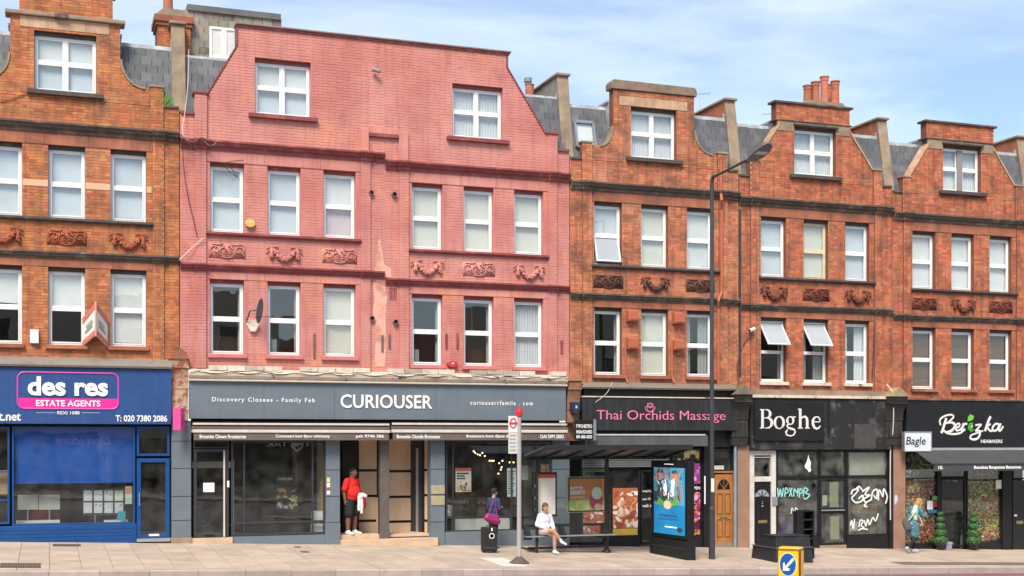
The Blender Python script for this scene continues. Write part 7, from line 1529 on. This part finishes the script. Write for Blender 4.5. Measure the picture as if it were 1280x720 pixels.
body+=hand((.22,.16,y0+.19),(1,-.1,-.3),(0,1,0),(0,-.2,-1),.5,.9,-1)+hand((.18,-.05,y0+.22),(1,.8,-.1),(0,1,0),(0,.3,-1),.5,.9)
shell('body',body,.0072,mat('fair_skin',(.55,.29,.19),.55,.08,8,bump=.1),t,2); face_bits(a_,M3,t,.95)
m_blouse=mat('white_blouse',(.70,.70,.76),.85,.05,5)
shell('blouse',[('e',(-.04,0,y0+.43),(.125,.17,.18)),('e',(-.045,0,y0+.24),(.135,.17,.16)),('e',(-.03,0,y0+.13),(.15,.175,.08)),('c',(-.04,.11,y0+.57),(-.04,-.11,y0+.57),.05,.05),('c',(-.04,.16,y0+.54),(-.02,.225,y0+.31),.066,.060),('c',(-.02,.225,y0+.31),(.19,.165,y0+.20),.060,.048),('c',(-.04,-.16,y0+.54),(-.02,-.225,y0+.30),.066,.060),('c',(-.02,-.225,y0+.30),(.15,-.07,y0+.22),.060,.048)],.012,m_blouse,t,4,.020,.07)
shell('shorts',[('e',(-.03,0,y0+.10),(.145,.18,.10)),('c',(0,.085,y0+.09),(.20,.095,y0+.08),.098,.092),('c',(0,-.085,y0+.10),(.20,-.03,y0+.135),.096,.090)],.012,mat('pale_pink_cotton',(.58,.44,.40),.85,.08,5),t,3,.012)
pr=[]; shoe(pr,(.34,.12,.10),(1,.25,0),.95); shell('shoe',pr,.009,m_sneak,t,3); pr=[('c',(.44,.24,y0-.08),(.46,.27,y0-.14),.043,.042),('c',(.46,.27,y0-.14),(.58,.34,y0-.19),.042,.030)]; shell('shoe',pr,.009,m_sneak,t,3)
shell('hair',[('e',a_(-.022,0,.045),(.098,.085,.092),M3),('e',a_(-.06,0,-.03),(.06,.075,.09),M3)],.010,mat('light_brown_hair',(.14,.075,.04),.7,.2,20),t,1,.012,.02)
# --- walking woman in the teal dress
X,Y=at(1141,0,-1.3)[0],-1.3; t=thing('person',(X,Y,gz(X,Y)),'blonde woman in teal patterned dress walking past the flower window','person',rz=R(12)); t.scale=(1.14,1.14,1.02)
hp,M3,a_=head_prims((.24,0,1.49),(.85,0,-.55),(.55,0,.85),s=.97)
body=hp+[('c',(.20,0,1.43),(.10,0,1.33),.048,.055),('e',(.05,0,1.19),(.12,.15,.18)),('e',(-.02,0,1.0),(.12,.145,.15)),('e',(-.05,0,.87),(.13,.16,.12)),
 ('c',(.08,.16,1.30),(.16,.21,1.09),.048,.04),('c',(.16,.21,1.09),(.38,.12,1.12),.04,.027),('c',(.08,-.16,1.30),(.17,-.21,1.10),.048,.04),('c',(.17,-.21,1.10),(.40,-.10,1.14),.04,.027),
 ('c',(-.04,.09,.85),(.06,.08,.47),.085,.056),('c',(.06,.08,.47),(.13,.07,.10),.054,.036),('c',(-.04,-.09,.85),(-.02,-.10,.46),.085,.056),('c',(-.02,-.10,.46),(-.30,-.10,.17),.054,.036)]
body+=hand((.38,.12,1.12),(1,-.5,.5),(0,0,1),(0,-1,0),.8,.9)+hand((.40,-.10,1.14),(1,.5,.5),(0,0,1),(0,1,0),.8,.9)
shell('body',body,.0072,m_skl,t,2); face_bits(a_,M3,t,.97)
m_teal=mat('teal_print_cotton',(.035,.13,.17),.85,.1,6,patches=[((.38,.50,.50),34,.54,.58,.8)])
shell('dress',[('e',(.05,0,1.20),(.145,.175,.19)),('e',(-.02,0,1.01),(.15,.175,.16)),('c',(.09,.13,1.33),(.09,-.13,1.33),.06,.06),('c',(.08,.17,1.30),(.16,.215,1.10),.070,.062),('c',(.16,.215,1.10),(.33,.14,1.115),.062,.048),('c',(.08,-.17,1.30),(.17,-.215,1.10),.070,.062),('c',(.17,-.215,1.10),(.34,-.13,1.13),.062,.048),
  ('e',(-.05,0,.86),(.17,.19,.14)),('c',(-.03,.05,.80),(.06,.05,.56),.15,.145),('c',(-.03,-.05,.80),(.0,-.05,.56),.15,.145)],.013,m_teal,t,4,.020)
shell('leggings',[('c',(-.02,.09,.6),(.06,.08,.47),.075,.064),('c',(.06,.08,.47),(.125,.07,.13),.062,.044),('c',(-.03,-.09,.6),(-.02,-.10,.46),.075,.064),('c',(-.02,-.10,.46),(-.28,-.10,.19),.062,.044)],.011,mat('black_leggings',(.014,.014,.016),.8),t,3)
pr=[]; shoe(pr,(.13,.07,.10),(1,0,.05),.95); shell('shoe',pr,.009,m_sneak,t,3); pr=[('c',(-.31,-.10,.17),(-.36,-.10,.16),.045,.043),('c',(-.36,-.10,.16),(-.28,-.10,.06),.043,.040),('c',(-.28,-.10,.06),(-.22,-.10,.035),.04,.028)]; shell('shoe',pr,.009,mat('grey_trainer',(.45,.40,.38),.6,.2,20),t,3)
m_blond=mat('blonde_hair',(.40,.21,.085),.6,.25,25); shell('hair',[('e',a_(-.022,0,.045),(.102,.090,.095),M3),('e',a_(-.05,0,-.06),(.07,.095,.12),M3),('c',a_(.02,-.075,.02),a_(.03,-.075,-.14),.03,.035),('c',a_(.02,.075,.02),a_(.03,.075,-.14),.03,.035)],.010,m_blond,t,1,.022,.03)
shell('scarf',[('c',(.06,-.05,1.36),(-.06,-.10,1.18),.075,.085),('c',(-.06,-.10,1.18),(-.05,-.13,1.02),.080,.06)],.012,mat('mint_scarf',(.42,.58,.44),.9,.05),t,3,.015)
t2=thing('shoulder_bag',(X-.24,Y,gz(X,Y)+.8),'grey shoulder bag on the back of the walking woman','bag'); shell('bag_body',[('c',(-.06,-.06,.20),(.0,-.10,-.02),.09,.10),('c',(-.10,-.06,.12),(-.05,-.10,-.04),.08,.08)],.012,mat('dark_grey_bag',(.10,.095,.09),.7,.15),t2,3,.012); b=MB(); b.tube([(-.02,-.14,.20),(.16,-.24,.46),(.34,-.24,.25),(.42,-.22,.06)],.018,6); b.build('strap',mat('pale_strap',(.55,.55,.52),.7),None).parent=t2
t2=thing('mobile_phone',(X+.50,Y+.02,gz(X,Y)+1.14),'phone held up by the walking woman in teal','phone'); p=MB(); p.obox((0,0,.03),.012,.075,.15,Matrix.Rotation(R(25),3,'Y')); o=p.build('case',m_blackgloss,None,bevel=.004); o.parent=t2
